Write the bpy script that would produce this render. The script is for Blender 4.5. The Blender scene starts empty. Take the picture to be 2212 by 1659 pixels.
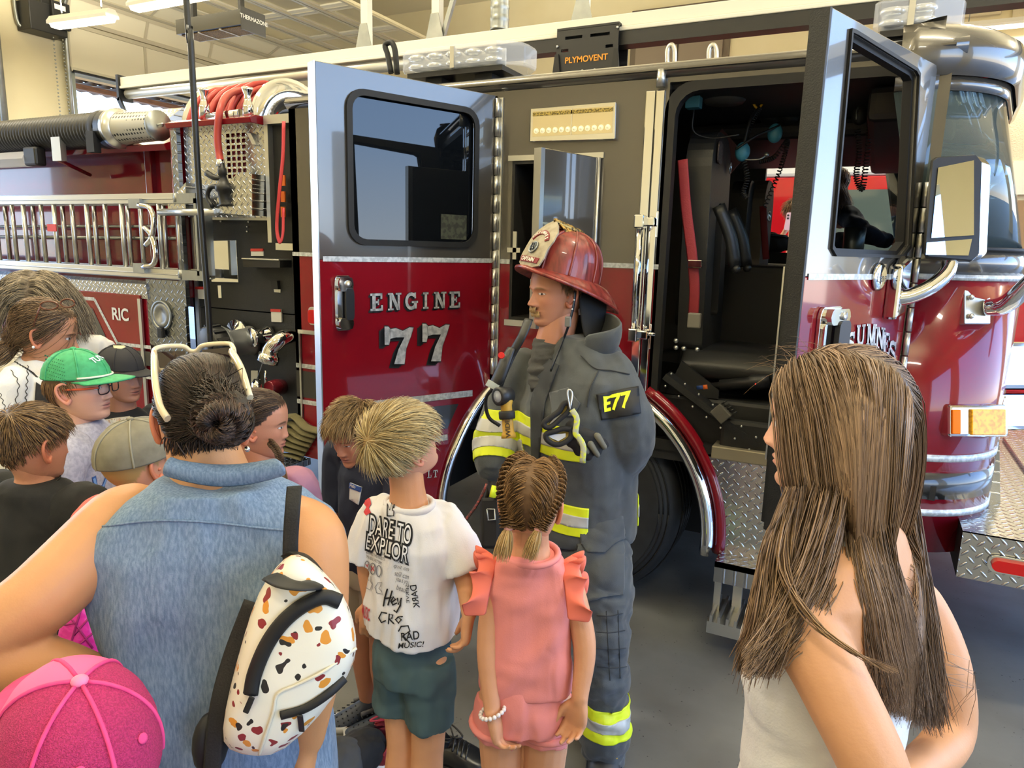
import bpy, bmesh, math, random
import numpy as np
from mathutils import Vector, Matrix
from mathutils.bvhtree import BVHTree
from mathutils.kdtree import KDTree
random.seed(7); RNG = np.random.default_rng(7)
scene = bpy.context.scene
COL = scene.collection
PI = math.pi
# ---------------------------------------------------------------- camera
F_PX, W_PX, H_PX = 1533.0, 2212, 1659
PITCH, ROLL, YAW, HC = math.radians(10.83), math.radians(1.51), math.radians(-26.557), 1.78
fw = np.array([math.sin(YAW)*math.cos(PITCH), math.cos(YAW)*math.cos(PITCH), -math.sin(PITCH)])
_r0 = np.array([math.cos(YAW), -math.sin(YAW), 0.0]); _u0 = np.cross(_r0, fw)
rt = _r0*math.cos(ROLL)+_u0*math.sin(ROLL); up = -_r0*math.sin(ROLL)+_u0*math.cos(ROLL)
CAM = np.array([0, 0, HC])
FWD = np.array([math.sin(YAW), math.cos(YAW), 0.0]); RGT = np.array([math.cos(YAW), -math.sin(YAW), 0.0]); ZUP = np.array([0, 0, 1.0])
cam_d = bpy.data.cameras.new('camera'); cam_o = bpy.data.objects.new('camera', cam_d); COL.objects.link(cam_o)
cam_d.sensor_width = 36.0; cam_d.lens = 36.0*F_PX/W_PX; cam_d.clip_start = 0.05; cam_d.clip_end = 200
cam_o.matrix_world = Matrix(((rt[0], up[0], -fw[0], 0), (rt[1], up[1], -fw[1], 0), (rt[2], up[2], -fw[2], HC), (0, 0, 0, 1)))
scene.camera = cam_o
def _ray(px, py): return rt*((px-W_PX/2)/F_PX)+up*((H_PX/2-py)/F_PX)+fw
def P(px, py, d): return CAM+_ray(px, py)*d                      # point seen at (px,py), d metres deep
def PY(px, py, y): r = _ray(px, py); return CAM+r*(y/r[1])       # ... on the plane Y=y
def PX(px, py, x): r = _ray(px, py); return CAM+r*(x/r[0])
def PZ(px, py, z): r = _ray(px, py); return CAM+r*((z-HC)/r[2])
# ---------------------------------------------------------------- view, world, daylight
vs = scene.view_settings; vs.view_transform = 'Standard'; vs.look = 'None'; vs.gamma = 1.0; vs.use_curve_mapping = False
vs.exposure = 0.12
cy = scene.cycles
cy.use_denoising = True; cy.max_bounces = 7; cy.diffuse_bounces = 3; cy.glossy_bounces = 4; cy.transmission_bounces = 5
cy.transparent_max_bounces = 8; cy.caustics_reflective = False; cy.caustics_refractive = False
cy.sample_clamp_indirect = 4.0; cy.use_adaptive_sampling = True; cy.adaptive_threshold = 0.02
world = bpy.data.worlds.new('sky'); scene.world = world; world.use_nodes = True
_n = world.node_tree.nodes; _l = world.node_tree.links; _n.clear()
_out = _n.new('ShaderNodeOutputWorld'); _bg = _n.new('ShaderNodeBackground'); _tc = _n.new('ShaderNodeTexCoord')
_sep = _n.new('ShaderNodeSeparateXYZ'); _cr = _n.new('ShaderNodeValToRGB'); _mr = _n.new('ShaderNodeMapRange')
_l.new(_tc.outputs['Generated'], _sep.inputs[0]); _l.new(_sep.outputs['Z'], _mr.inputs['Value'])
_mr.inputs['From Min'].default_value = -1; _mr.inputs['From Max'].default_value = 1
_l.new(_mr.outputs[0], _cr.inputs[0]); _l.new(_cr.outputs[0], _bg.inputs[0]); _l.new(_bg.outputs[0], _out.inputs[0])
_e = _cr.color_ramp.elements
_e[0].position = 0.0; _e[0].color = (.62, .57, .50, 1); _e[1].position = 1.0; _e[1].color = (.16, .30, .66, 1)
for pos, c in ((.485, (.80, .74, .66, 1)), (.505, (.70, .84, 1.0, 1)), (.57, (.42, .64, 1.0, 1)), (.72, (.24, .44, .90, 1))):
    el = _e.new(pos); el.color = c
_bg.inputs[1].default_value = 7.0
def area(name, loc, rot, sx, sy, power=0, color=(1, 1, 1), portal=False):
    d = bpy.data.lights.new(name, 'AREA'); d.shape = 'RECTANGLE'; d.size = sx; d.size_y = sy; d.energy = power; d.color = color
    o = bpy.data.objects.new(name, d); COL.objects.link(o); o.location = loc; o.rotation_euler = rot
    if portal: d.cycles.is_portal = True
    return o
XF, XB, YB, YN, ZC = 5.0, -10.0, 12.0, -4.0, 6.1          # front wall, rear wall, far wall, near wall, ceiling
# bay-door openings (y0, y1, z0, z1): daylight comes through these
FRONT_OPEN = [(1.2, 7.2, 0, 4.7), (8.2, 11.6, 0, 4.3), (-3.6, 0.2, 0, 4.5)]
REAR_OPEN = [(1.0, 5.35, 0, 4.0), (6.4, 11.2, 0, 3.98)]
for (a, b, c, d) in FRONT_OPEN: area('daylight_portal', (XF, (a+b)/2, (c+d)/2), (0, PI/2, 0), d-c, b-a, portal=True)
for (a, b, c, d) in REAR_OPEN: area('daylight_portal', (XB, (a+b)/2, (c+d)/2), (0, -PI/2, 0), d-c, b-a, portal=True)
# ---------------------------------------------------------------- materials
def lin(h):
    if isinstance(h, str):
        h = h.lstrip('#'); c = [int(h[i:i+2], 16)/255 for i in (0, 2, 4)]
        return tuple(x/12.92 if x <= .04045 else ((x+.055)/1.055)**2.4 for x in c)+(1,)
    return tuple(h)+((1,) if len(h) == 3 else ())
MATS = {}
def mat(name, color='#808080', rough=.5, metal=0.0, coat=0.0, spec=.5, emit=None, estr=0, noise=None, bump=None, attr=None, trans=0, ior=1.45, alpha=1, sheen=0, aniso=0):
    """noise=(scale,color2,lo,hi[,stretch xyz]); bump=(scale,strength[,stretch]); attr = colour attribute name"""
    if name in MATS: return MATS[name]
    m = bpy.data.materials.new(name); m.use_nodes = True; nt = m.node_tree; b = nt.nodes['Principled BSDF']
    b.inputs['Base Color'].default_value = lin(color); b.inputs['Roughness'].default_value = rough
    b.inputs['Metallic'].default_value = metal; b.inputs['Coat Weight'].default_value = coat; b.inputs['Coat Roughness'].default_value = .04
    b.inputs['Specular IOR Level'].default_value = spec; b.inputs['IOR'].default_value = ior
    b.inputs['Transmission Weight'].default_value = trans; b.inputs['Alpha'].default_value = alpha
    b.inputs['Sheen Weight'].default_value = sheen
    if emit: b.inputs['Emission Color'].default_value = lin(emit); b.inputs['Emission Strength'].default_value = estr
    N = nt.nodes.new; L = nt.links.new
    src = None
    def coords(stretch):
        tc = N('ShaderNodeTexCoord'); mp = N('ShaderNodeMapping'); mp.inputs['Scale'].default_value = stretch
        L(tc.outputs['Object'], mp.inputs[0]); return mp.outputs[0]
    if attr:
        a = N('ShaderNodeAttribute'); a.attribute_name = attr; src = a.outputs['Color']; L(src, b.inputs['Base Color'])
    if noise:
        sc, c2, lo, hi = noise[:4]; st = noise[4] if len(noise) > 4 else (1, 1, 1)
        t = N('ShaderNodeTexNoise'); t.inputs['Scale'].default_value = sc; t.inputs['Detail'].default_value = 4
        L(coords(st), t.inputs['Vector'])
        mr = N('ShaderNodeMapRange'); mr.inputs['From Min'].default_value = lo; mr.inputs['From Max'].default_value = hi
        L(t.outputs['Fac'], mr.inputs['Value'])
        mx = N('ShaderNodeMix'); mx.data_type = 'RGBA'; L(mr.outputs[0], mx.inputs['Factor'])
        if src: L(src, mx.inputs['A'])
        else: mx.inputs['A'].default_value = lin(color)
        mx.inputs['B'].default_value = lin(c2); src = mx.outputs['Result']; L(src, b.inputs['Base Color'])
    if bump:
        st = bump[2] if len(bump) > 2 else (1, 1, 1)
        t = N('ShaderNodeTexNoise'); t.inputs['Scale'].default_value = bump[0]; t.inputs['Detail'].default_value = 3
        L(coords(st), t.inputs['Vector']); bp = N('ShaderNodeBump'); bp.inputs['Strength'].default_value = bump[1]; bp.inputs['Distance'].default_value = .01
        L(t.outputs['Fac'], bp.inputs['Height']); L(bp.outputs[0], b.inputs['Normal'])
    MATS[name] = m; return m
def diamond(name, ax, color='#c9cacb', size=.034, rough=.22, strength=.9):
    """polished tread plate: raised dashes alternating in direction, on the object axes ax"""
    if name in MATS: return MATS[name]
    m = mat(name, color, rough, 1.0); nt = m.node_tree; N = nt.nodes.new; L = nt.links.new; b = nt.nodes['Principled BSDF']
    tc = N('ShaderNodeTexCoord'); sp = N('ShaderNodeSeparateXYZ'); L(tc.outputs['Object'], sp.inputs[0])
    def M(op, a, b_=None, c=None):
        n = N('ShaderNodeMath'); n.operation = op
        for i, v in enumerate((a, b_, c)):
            if v is None: continue
            if isinstance(v, (int, float)): n.inputs[i].default_value = v
            else: L(v, n.inputs[i])
        return n.outputs[0]
    u = M('MULTIPLY', sp.outputs[ax[0]], .7071/size); v = M('MULTIPLY', sp.outputs[ax[1]], .7071/size)
    a = M('ADD', u, v); c = M('SUBTRACT', u, v)
    fa, fc = M('FLOOR', a), M('FLOOR', c); par = M('FLOORED_MODULO', M('ADD', fa, fc), 2.0)
    la = M('SUBTRACT', M('SUBTRACT', a, fa), .5); lc = M('SUBTRACT', M('SUBTRACT', c, fc), .5)
    x = M('ADD', M('MULTIPLY', la, par), M('MULTIPLY', lc, M('SUBTRACT', 1.0, par)))
    y = M('ADD', M('MULTIPLY', lc, par), M('MULTIPLY', la, M('SUBTRACT', 1.0, par)))
    d = M('ADD', M('POWER', M('ABSOLUTE', M('MULTIPLY', x, 1.9)), 2.0), M('POWER', M('ABSOLUTE', M('MULTIPLY', y, 6.5)), 2.0))
    h = M('MAXIMUM', M('SUBTRACT', 1.0, d), 0.0); h = M('POWER', h, .5)
    bp = N('ShaderNodeBump'); bp.inputs['Strength'].default_value = strength; bp.inputs['Distance'].default_value = .005
    L(h, bp.inputs['Height']); L(bp.outputs[0], b.inputs['Normal'])
    return m
# ---------------------------------------------------------------- objects
def thing(name, label, cat, loc=(0, 0, 0), group=None):
    o = bpy.data.objects.new(name, None); COL.objects.link(o); o.location = loc; o.empty_display_size = .1
    return tag(o, label, cat, group)
def tag(o, label=None, cat=None, group=None, kind=None):
    if label: o['label'] = label
    if cat: o['category'] = cat
    if group: o['group'] = group
    if kind: o['kind'] = kind
    return o
def wloc(o):
    v = Vector((0, 0, 0))
    while o is not None:
        v = v+Vector(o.location)
        if o.parent is not None: v = v+o.matrix_parent_inverse.translation
        o = o.parent
    return v
def link(name, me, m=None, parent=None, label=None):
    o = bpy.data.objects.new(name, me); COL.objects.link(o)
    if m is not None and not me.materials:
        for x in (m if isinstance(m, (list, tuple)) else [m]): me.materials.append(x)
    if parent is not None:
        o.parent = parent; o.matrix_parent_inverse = Matrix.Translation(-wloc(parent))
    if label: o['label'] = label
    return o
def copy_tree(o, parent=None):
    c = o.copy(); COL.objects.link(c)
    if parent is not None: c.parent = parent
    for ch in list(o.children): copy_tree(ch, c)
    return c
def nrm(v): v = np.asarray(v, float); return v/(np.linalg.norm(v)+1e-12)
def V3(*a): return np.array(a, float)
def catmull(pts, n):
    pts = [np.asarray(p, float) for p in pts]
    if len(pts) < 3: return [pts[0]+(pts[-1]-pts[0])*t for t in np.linspace(0, 1, n)]
    q = [2*pts[0]-pts[1]]+pts+[2*pts[-1]-pts[-2]]; out = []; segs = len(pts)-1
    for t in np.linspace(0, segs, n):
        i = min(int(t), segs-1); f = t-i; a, b, c, d = q[i:i+4]
        out.append(.5*((2*b)+(-a+c)*f+(2*a-5*b+4*c-d)*f*f+(-a+3*b-3*c+d)*f**3))
    return out
class MB:
    def __init__(s): s.v = []; s.f = []; s.mi = []; s.cur = 0; s.sm = []; s.smooth = False
    def add(s, vs, fs, smooth=None):
        o = len(s.v); s.v.extend([tuple(map(float, p)) for p in vs])
        for f in fs: s.f.append([i+o for i in f]); s.mi.append(s.cur); s.sm.append(s.smooth if smooth is None else smooth)
        return s
    def box(s, c, sz, R=None, taper=None):
        c = np.asarray(c, float); hx, hy, hz = [k/2 for k in sz]
        pts = [V3(x*hx, y*hy, z*hz) for z in (-1, 1) for y in (-1, 1) for x in (-1, 1)]
        if taper: pts = [p*V3(taper, taper, 1) if p[2] > 0 else p for p in pts]
        if R is not None: R = np.asarray(R, float); pts = [R@p for p in pts]
        return s.add([c+p for p in pts], [(0, 2, 3, 1), (4, 5, 7, 6), (0, 1, 5, 4), (2, 6, 7, 3), (0, 4, 6, 2), (1, 3, 7, 5)], False)
    def span(s, a, b): a = np.asarray(a, float); b = np.asarray(b, float); return s.box((a+b)/2, np.abs(b-a))
    def bar(s, a, b, w, h, upv=(0, 0, 1)):
        a = np.asarray(a, float); b = np.asarray(b, float); t = nrm(b-a); sd = nrm(np.cross(t, upv)); u = np.cross(sd, t)
        return s.box((a+b)/2, (w, np.linalg.norm(b-a), h), np.stack([sd, t, u], 1))
    def rings(s, rs, closed=True, cap0=True, cap1=True, smooth=True):
        n = len(rs[0]); vs = [p for r in rs for p in r]; fs = []
        for i in range(len(rs)-1):
            for j in range(n if closed else n-1):
                k = (j+1) % n; fs.append((i*n+j, i*n+k, (i+1)*n+k, (i+1)*n+j))
        s.add(vs, fs, smooth)
        if closed:
            o = len(s.v)-len(vs)
            if cap0: s.f.append([o+j for j in range(n)][::-1]); s.mi.append(s.cur); s.sm.append(False)
            if cap1: s.f.append([o+(len(rs)-1)*n+j for j in range(n)]); s.mi.append(s.cur); s.sm.append(False)
        return s
    def tube(s, pts, rad, n=10, res=None, flat=1.0, upv=None, round_ends=False, cap=True):
        pts = [np.asarray(p, float) for p in pts]; k = len(pts)
        rad = list(rad) if hasattr(rad, '__len__') else [rad]*k
        if res:
            rr = np.interp(np.linspace(0, k-1, res), np.arange(k), rad); pts = catmull(pts, res); rad = list(rr)
        if round_ends:
            t0 = nrm(pts[0]-pts[1]); t1 = nrm(pts[-1]-pts[-2]); r0, r1 = rad[0], rad[-1]
            pts = [pts[0]+t0*r0*.95, pts[0]+t0*r0*.6]+pts+[pts[-1]+t1*r1*.6, pts[-1]+t1*r1*.95]; rad = [r0*.3, r0*.8]+rad+[r1*.8, r1*.3]
        k = len(pts); T = [nrm(pts[min(i+1, k-1)]-pts[max(i-1, 0)]) for i in range(k)]
        ref = np.asarray(upv, float) if upv is not None else (V3(0, 0, 1) if abs(T[0][2]) < .9 else V3(1, 0, 0))
        a = nrm(ref-T[0]*(ref@T[0])); rs = []
        for i in range(k):
            a = nrm(a-T[i]*(a@T[i])); b = np.cross(T[i], a)
            rs.append([pts[i]+rad[i]*(a*math.cos(q)*flat+b*math.sin(q)) for q in np.linspace(0, 2*PI, n, endpoint=False)])
        return s.rings(rs, True, cap, cap)
    def lathe(s, prof, o=(0, 0, 0), axis=(0, 0, 1), n=24, smooth=True, cap=True):
        o = np.asarray(o, float); ax = nrm(axis); ref = V3(1, 0, 0) if abs(ax[0]) < .9 else V3(0, 1, 0)
        a = nrm(np.cross(ax, ref)); b = np.cross(ax, a)
        rs = [[o+ax*h+r*(a*math.cos(q)+b*math.sin(q)) for q in np.linspace(0, 2*PI, n, endpoint=False)] for r, h in prof]
        return s.rings(rs, True, cap, cap, smooth)
    def cyl(s, a, b, r, n=16, r2=None): a = np.asarray(a, float); b = np.asarray(b, float); return s.lathe([(r, 0), (r if r2 is None else r2, np.linalg.norm(b-a))], a, b-a, n)
    def ball(s, c, r, n=14, m=9):
        c = np.asarray(c, float); r = np.asarray(r if hasattr(r, '__len__') else (r, r, r), float)
        rs = [[c+r*V3(math.sin(t)*math.cos(q), math.sin(t)*math.sin(q), math.cos(t)) for q in np.linspace(0, 2*PI, n, endpoint=False)] for t in np.linspace(.02, PI-.02, m)]
        return s.rings(rs)
    def prism(s, outline, fn, depth, holes=()):
        """planar outline (with holes) filled and given thickness; fn maps (u,v,w) to 3D"""
        bm = bmesh.new(); edges = []
        for loop in [outline]+list(holes):
            vv = [bm.verts.new((p[0], p[1], 0)) for p in loop]
            edges += [bm.edges.new((vv[i], vv[(i+1) % len(vv)])) for i in range(len(vv))]
        bmesh.ops.triangle_fill(bm, edges=edges, use_beauty=True, use_dissolve=False)
        bm.verts.index_update(); n = len(bm.verts)
        vs = [fn(v.co.x, v.co.y, 0) for v in bm.verts]+[fn(v.co.x, v.co.y, depth) for v in bm.verts]
        fs = [[v.index for v in f.verts] for f in bm.faces]+[[v.index+n for v in f.verts][::-1] for f in bm.faces]
        for loop_len, off in zip([len(outline)]+[len(h) for h in holes], np.cumsum([0, len(outline)]+[len(h) for h in holes])):
            for i in range(loop_len): a, b = off+i, off+(i+1) % loop_len; fs.append((a, b, b+n, a+n))
        bm.free(); return s.add(vs, fs, False)
    def mesh(s, name):
        me = bpy.data.meshes.new(name); me.from_pydata(s.v, [], s.f); me.polygons.foreach_set('use_smooth', s.sm); me.polygons.foreach_set('material_index', s.mi)
        return me
    def build(s, name, m, parent=None, label=None, bevel=0, fix=True, subdiv=0):
        me = s.mesh(name)
        if fix:
            bm = bmesh.new(); bm.from_mesh(me); bmesh.ops.recalc_face_normals(bm, faces=bm.faces); bm.to_mesh(me); bm.free()
        me.update(); o = link(name, me, m, parent, label)
        if bevel:
            md = o.modifiers.new('bevel', 'BEVEL'); md.width = bevel; md.segments = 2; md.limit_method = 'ANGLE'; md.angle_limit = .6
        if subdiv: md = o.modifiers.new('sub', 'SUBSURF'); md.levels = subdiv; md.render_levels = subdiv
        return o
def rrect(x0, y0, x1, y1, r, n=5):
    if not hasattr(r, '__len__'): r = (r, r, r, r)
    out = []
    for (cx, cy_, a0), rr in zip(((x1, y1, 0), (x0, y1, 90), (x0, y0, 180), (x1, y0, 270)), r):
        sx = -1 if cx == x1 else 1; sy = -1 if cy_ == y1 else 1
        if rr <= 0: out.append((cx, cy_)); continue
        for k in range(n+1):
            a = math.radians(a0+90*k/n); out.append((cx+sx*rr+rr*math.cos(a), cy_+sy*rr+rr*math.sin(a)))
    return out
def MX(me, extra=None): pass
def text_mesh(txt, size=1.0, bold=0.0, align='CENTER', spacing=1.0, shear=0.0):
    """flat lettering in the XY plane -> (verts Nx3, faces)"""
    c = bpy.data.curves.new('lettering', 'FONT'); c.body = txt; c.size = size; c.align_x = align; c.align_y = 'CENTER'; c.offset = bold; c.space_character = spacing; c.shear = shear
    o = bpy.data.objects.new('lettering', c); COL.objects.link(o); dg = bpy.context.evaluated_depsgraph_get()
    me = bpy.data.meshes.new_from_object(o.evaluated_get(dg)); v = [tuple(p.co) for p in me.vertices]; f = [list(p.vertices) for p in me.polygons]
    bpy.data.objects.remove(o); bpy.data.curves.remove(c); bpy.data.meshes.remove(me)
    return v, f
def put_text(mb, txt, size, fn, bold=0.0, align='CENTER', spacing=1.0):
    v, f = text_mesh(txt, size, bold, align, spacing); mb.add([fn(x, y, 0) for x, y, z in v], f, False)
# slab-serif sign lettering: every glyph is a list of polygons on a 0..1 box
def _stroke(pts, w):
    pts = [np.array(p, float) for p in pts]; L_, R_ = [], []
    for i, p in enumerate(pts):
        t = pts[min(i+1, len(pts)-1)]-pts[max(i-1, 0)]; t = t/np.linalg.norm(t); n = np.array((-t[1], t[0])); ww = w[i] if hasattr(w, '__len__') else w
        L_.append(p+n*ww/2); R_.append(p-n*ww/2)
    return [[tuple(L_[i]), tuple(L_[i+1]), tuple(R_[i+1]), tuple(R_[i])] for i in range(len(pts)-1)]
def _rc(a, b, c, d): return [(a, b), (c, b), (c, d), (a, d)]
def _arc(cx, cy_, rx, ry, a0, a1, n=14): return [(cx+rx*math.cos(math.radians(a)), cy_+ry*math.sin(math.radians(a))) for a in np.linspace(a0, a1, n)]
def glyph(ch):
    if ch == 'E': return [_rc(.14, 0, .38, 1), _rc(0, 0, .9, .13), _rc(.77, 0, .9, .32), _rc(0, .87, .86, 1), _rc(.73, .68, .86, 1), _rc(.3, .44, .62, .56), _rc(.53, .34, .62, .66)]
    if ch == 'N': return [_rc(.12, 0, .28, 1), _rc(0, 0, .42, .1), _rc(0, .9, .3, 1), [(.1, 1), (.36, 1), (.9, 0), (.66, 0)], _rc(.72, 0, .88, 1), _rc(.58, .9, 1, 1)]
    if ch == 'G': return _stroke(_arc(.48, .5, .37, .42, 45, 315), .2)+[_rc(.52, .38, 1, .5), _rc(.68, .05, .9, .5), _rc(.72, .66, .84, 1)]
    if ch == 'C': return _stroke(_arc(.5, .5, .38, .42, 45, 315), .2)+[_rc(.74, .66, .86, 1)]
    if ch == 'O': return _stroke(_arc(.5, .5, .38, .42, 0, 360, 20), .21)
    if ch == 'I': return [_rc(.34, 0, .6, 1), _rc(.18, 0, .76, .12), _rc(.18, .88, .76, 1)]
    if ch == 'S': return _stroke([(.85, .72), (.78, .88), (.5, .93), (.22, .86), (.16, .7), (.28, .58), (.52, .5), (.76, .42), (.84, .27), (.74, .12), (.48, .07), (.2, .13), (.13, .3)], .19)+[_rc(.08, 0, .2, .34), _rc(.78, .66, .9, 1)]
    if ch == 'U': return _stroke([(.22, 1), (.22, .35), (.3, .14), (.52, .08), (.72, .14), (.8, .35), (.8, 1)], [.22, .22, .2, .18, .16, .14, .14])+[_rc(.04, .89, .42, 1), _rc(.62, .89, .98, 1)]
    if ch == 'M': return [_rc(.1, 0, .24, 1), _rc(0, 0, .34, .1), _rc(0, .9, .24, 1), [(.1, 1), (.34, 1), (.6, 0), (.46, 0)], [(.66, 1), (.9, 1), (.6, 0), (.46, 0)], _rc(.72, 0, .9, 1), _rc(.62, 0, 1, .1), _rc(.8, .9, 1, 1)]
    if ch == 'L': return [_rc(.16, 0, .4, 1), _rc(0, 0, .86, .12), _rc(.74, 0, .86, .36), _rc(0, .88, .56, 1)]
    if ch == 'T': return [_rc(.38, 0, .62, 1), _rc(.22, 0, .78, .11), _rc(0, .87, 1, 1), _rc(0, .66, .12, 1), _rc(.88, .66, 1, 1)]
    if ch == 'P': return [_rc(.14, 0, .38, 1), _rc(0, 0, .54, .11), _rc(0, .89, .3, 1)]+_stroke([(.3, .93), (.62, .92), (.8, .8), (.8, .62), (.62, .5), (.3, .48)], .17)
    if ch == '7': return [[(0, .52), (0, 1), (.13, 1), (.2, .94), (.2, .7), (.15, .52)], [(.13, 1), (.17, .93), (.38, .97), (.38, .72), (.2, .68)], [(.38, .97), (.62, .9), (.68, .73), (.38, .72)], [(.62, .9), (.85, 1), (1, 1), (.9, .75), (.68, .73)], [(.68, .73), (.9, .75), (.74, .42), (.47, .4)], [(.47, .4), (.74, .42), (.68, 0), (.32, 0)]]
    return []
def sign(txt, h, w, gap, fn_face, fn_shadow=None, sh=(-.1, -.08), mbs=None):
    """slab lettering: returns (face MB, shadow MB); fn maps (u, v) metres to 3D"""
    A, B = MB(), MB(); x = 0
    for ch in txt:
        cw = w*(1.15 if ch in 'M' else .72 if ch == 'I' else 1.0)
        for pg in glyph(ch):
            A.add([fn_face(x+p[0]*cw, p[1]*h) for p in pg], [list(range(len(pg)))], False)
            if fn_shadow:
                a = [(x+p[0]*cw, p[1]*h) for p in pg]; dx, dy = sh[0]*w, sh[1]*h
                for k in np.linspace(0, 1, 4): B.add([fn_shadow(p[0]+dx*k, p[1]+dy*k) for p in a], [list(range(len(a)))], False)
                c = np.mean(a, 0); B.add([fn_shadow(*(np.array(p)+(np.array(p)-c)/(np.linalg.norm(np.array(p)-c)+1e-9)*h*.03)) for p in a], [list(range(len(a)))], False)
        x += cw+gap
    return A, B, x-gap
# ================================================================ ROOM
m_wall = mat('painted wall', '#e3d8b4', .75, noise=(1.5, '#dccfa6', .3, .8), bump=(60, .06))
m_ceil = mat('ceiling paint', '#e9e0c0', .8)
m_floor = mat('sealed concrete', '#73736f', .42, noise=(2.2, '#5c5a55', .35, .7), bump=(25, .05))
def _floor_specks():
    nt = m_floor.node_tree; N = nt.nodes.new; L = nt.links.new; b = nt.nodes['Principled BSDF']
    old = b.inputs['Base Color'].links[0].from_socket
    tc = N('ShaderNodeTexCoord'); v = N('ShaderNodeTexVoronoi'); v.inputs['Scale'].default_value = 42; L(tc.outputs['Object'], v.inputs['Vector'])
    n = N('ShaderNodeTexNoise'); n.inputs['Scale'].default_value = 9; L(tc.outputs['Object'], n.inputs['Vector'])
    r = N('ShaderNodeMapRange'); r.inputs['From Min'].default_value = .10; r.inputs['From Max'].default_value = .17; r.inputs['To Min'].default_value = 1; r.inputs['To Max'].default_value = 0
    L(v.outputs['Distance'], r.inputs['Value'])
    r2 = N('ShaderNodeMapRange'); r2.inputs['From Min'].default_value = .5; r2.inputs['From Max'].default_value = .6; L(n.outputs['Fac'], r2.inputs['Value'])
    mu = N('ShaderNodeMath'); mu.operation = 'MULTIPLY'; L(r.outputs[0], mu.inputs[0]); L(r2.outputs[0], mu.inputs[1])
    mx = N('ShaderNodeMix'); mx.data_type = 'RGBA'; L(mu.outputs[0], mx.inputs['Factor']); L(old, mx.inputs['A']); mx.inputs['B'].default_value = lin('#33312e')
    L(mx.outputs['Result'], b.inputs['Base Color'])
_floor_specks()
m_steel = mat('galvanised steel', '#a9aba6', .38, .85, noise=(6, '#8b8f8c', .3, .7))
m_dark = mat('black plastic', '#17181a', .45)
m_black = mat('matt black', '#0d0e10', .6)
m_alu = mat('brushed aluminium', '#cfcfca', .3, .9)
m_chrome = mat('chrome', '#e6e7e8', .06, 1.0)
m_whitemetal = mat('white painted metal', '#efe9d6', .45)
m_brown = mat('dark brown paint', '#5b4f43', .5)
m_wood = mat('stained timber', '#8f5c3c', .6, noise=(6, '#6e4329', .35, .7, (1, 1, 6)))
def struct(name, mb, m, **k): o = mb.build(name, m, **k); o['kind'] = 'structure'; return o
struct('floor', MB().span((-22, -12, -.2), (22, 20, 0)), m_floor)
struct('ceiling', MB().span((XB-.2, YN-.2, ZC), (XF+.2, YB+.2, ZC+.2)), m_ceil)
struct('wall_far', MB().span((XB-.2, YB, 0), (XF+.2, YB+.2, ZC)), m_wall)
struct('wall_near', MB().span((XB-.2, YN-.2, 0), (XF+.2, YN, ZC)), m_wall)
def wall_x(name, x0, x1, opens):
    fn = lambda u, v, w: V3(x0+w, u, v)
    h = [[(a, c), (b, c), (b, d), (a, d)] for a, b, c, d in [(o[0], o[1], o[2]+.001, o[3]) for o in opens]]
    mb = MB(); ys = sorted(set([YN, YB]+[k for o in opens for k in o[:2]]))
    for a, b in zip(ys[:-1], ys[1:]):
        o = [q for q in opens if q[0] <= a+1e-6 and q[1] >= b-1e-6]
        if not o: mb.span((x0, a, 0), (x1, b, ZC))
        else: mb.span((x0, a, o[0][3]), (x1, b, ZC))
    return struct(name, mb, m_wall)
wall_x('wall_rear', XB-.25, XB, REAR_OPEN); wall_x('wall_front', XF, XF+.25, FRONT_OPEN)
# mezzanine double door high on the far wall, ribbed roll-up door, sound panels
def farpt(px, py): return PY(px, py, YB)
a = farpt(1368, 26); b = farpt(1577, 100)
mb = MB().span((a[0], YB-.05, 3.9), (b[0], YB, a[2]))
o = struct('door_1', mb, m_brown)
MB().span((a[0]+.1, YB-.08, 3.9), ((a[0]+b[0])/2-.012, YB-.05, a[2]-.1)).span(((a[0]+b[0])/2+.012, YB-.08, 3.9), (b[0]-.1, YB-.05, a[2]-.1)).build('door_leaf', mat('taupe door', '#7d7062', .5), o)
a = farpt(1690, 290); b = farpt(1990, 290)
mb = MB()
for x in np.arange(a[0], b[0], .14): mb.span((x, YB-.07, 0), (x+.085, YB-.02, 4.75))
mb.span((a[0], YB-.03, 0), (b[0], YB, 4.75))
struct('door_2', mb, mat('ribbed shutter', '#f0e7cf', .5))
m_foam = mat('sound panel fabric', '#d8ccac', .9, bump=(60, .5))
for i, (x0, y0, x1, y1) in enumerate([(2140, 205, 2290, 352), (2060, 75, 2170, 150), (2010, -40, 2172, 48), (2185, 98, 2300, 140), (2182, -60, 2300, 60)]):
    p = farpt(x0, y1); q = farpt(x1, y0)
    tag(MB().span((p[0], YB-.07, p[2]), (q[0], YB-.012, min(q[2], ZC-.05))).build('acoustic_panel', m_foam, bevel=.01),
        ['cream sound panel beside the top of the windshield, largest on the far wall', 'cream sound panel just under the glowing strip light', 'cream sound panel above the glowing strip light beside the roof light bar', 'small cream sound panel cut by the right edge', 'cream sound panel in the top right corner'][i], 'sound panel', 'sound panels on the far wall')
p = farpt(2150, 350); q = farpt(2400, 420)
struct('trim_1', MB().span((p[0], YB-.1, q[2]), (XF-.05, YB, p[2])), mat('light sill', '#efe6cd', .6))
p = farpt(2190, 425)
struct('door_3', MB().span((p[0], YB-.04, 0), (XF-.4, YB, p[2]-.05)), mat('tan door', '#9c7d55', .5))
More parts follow.
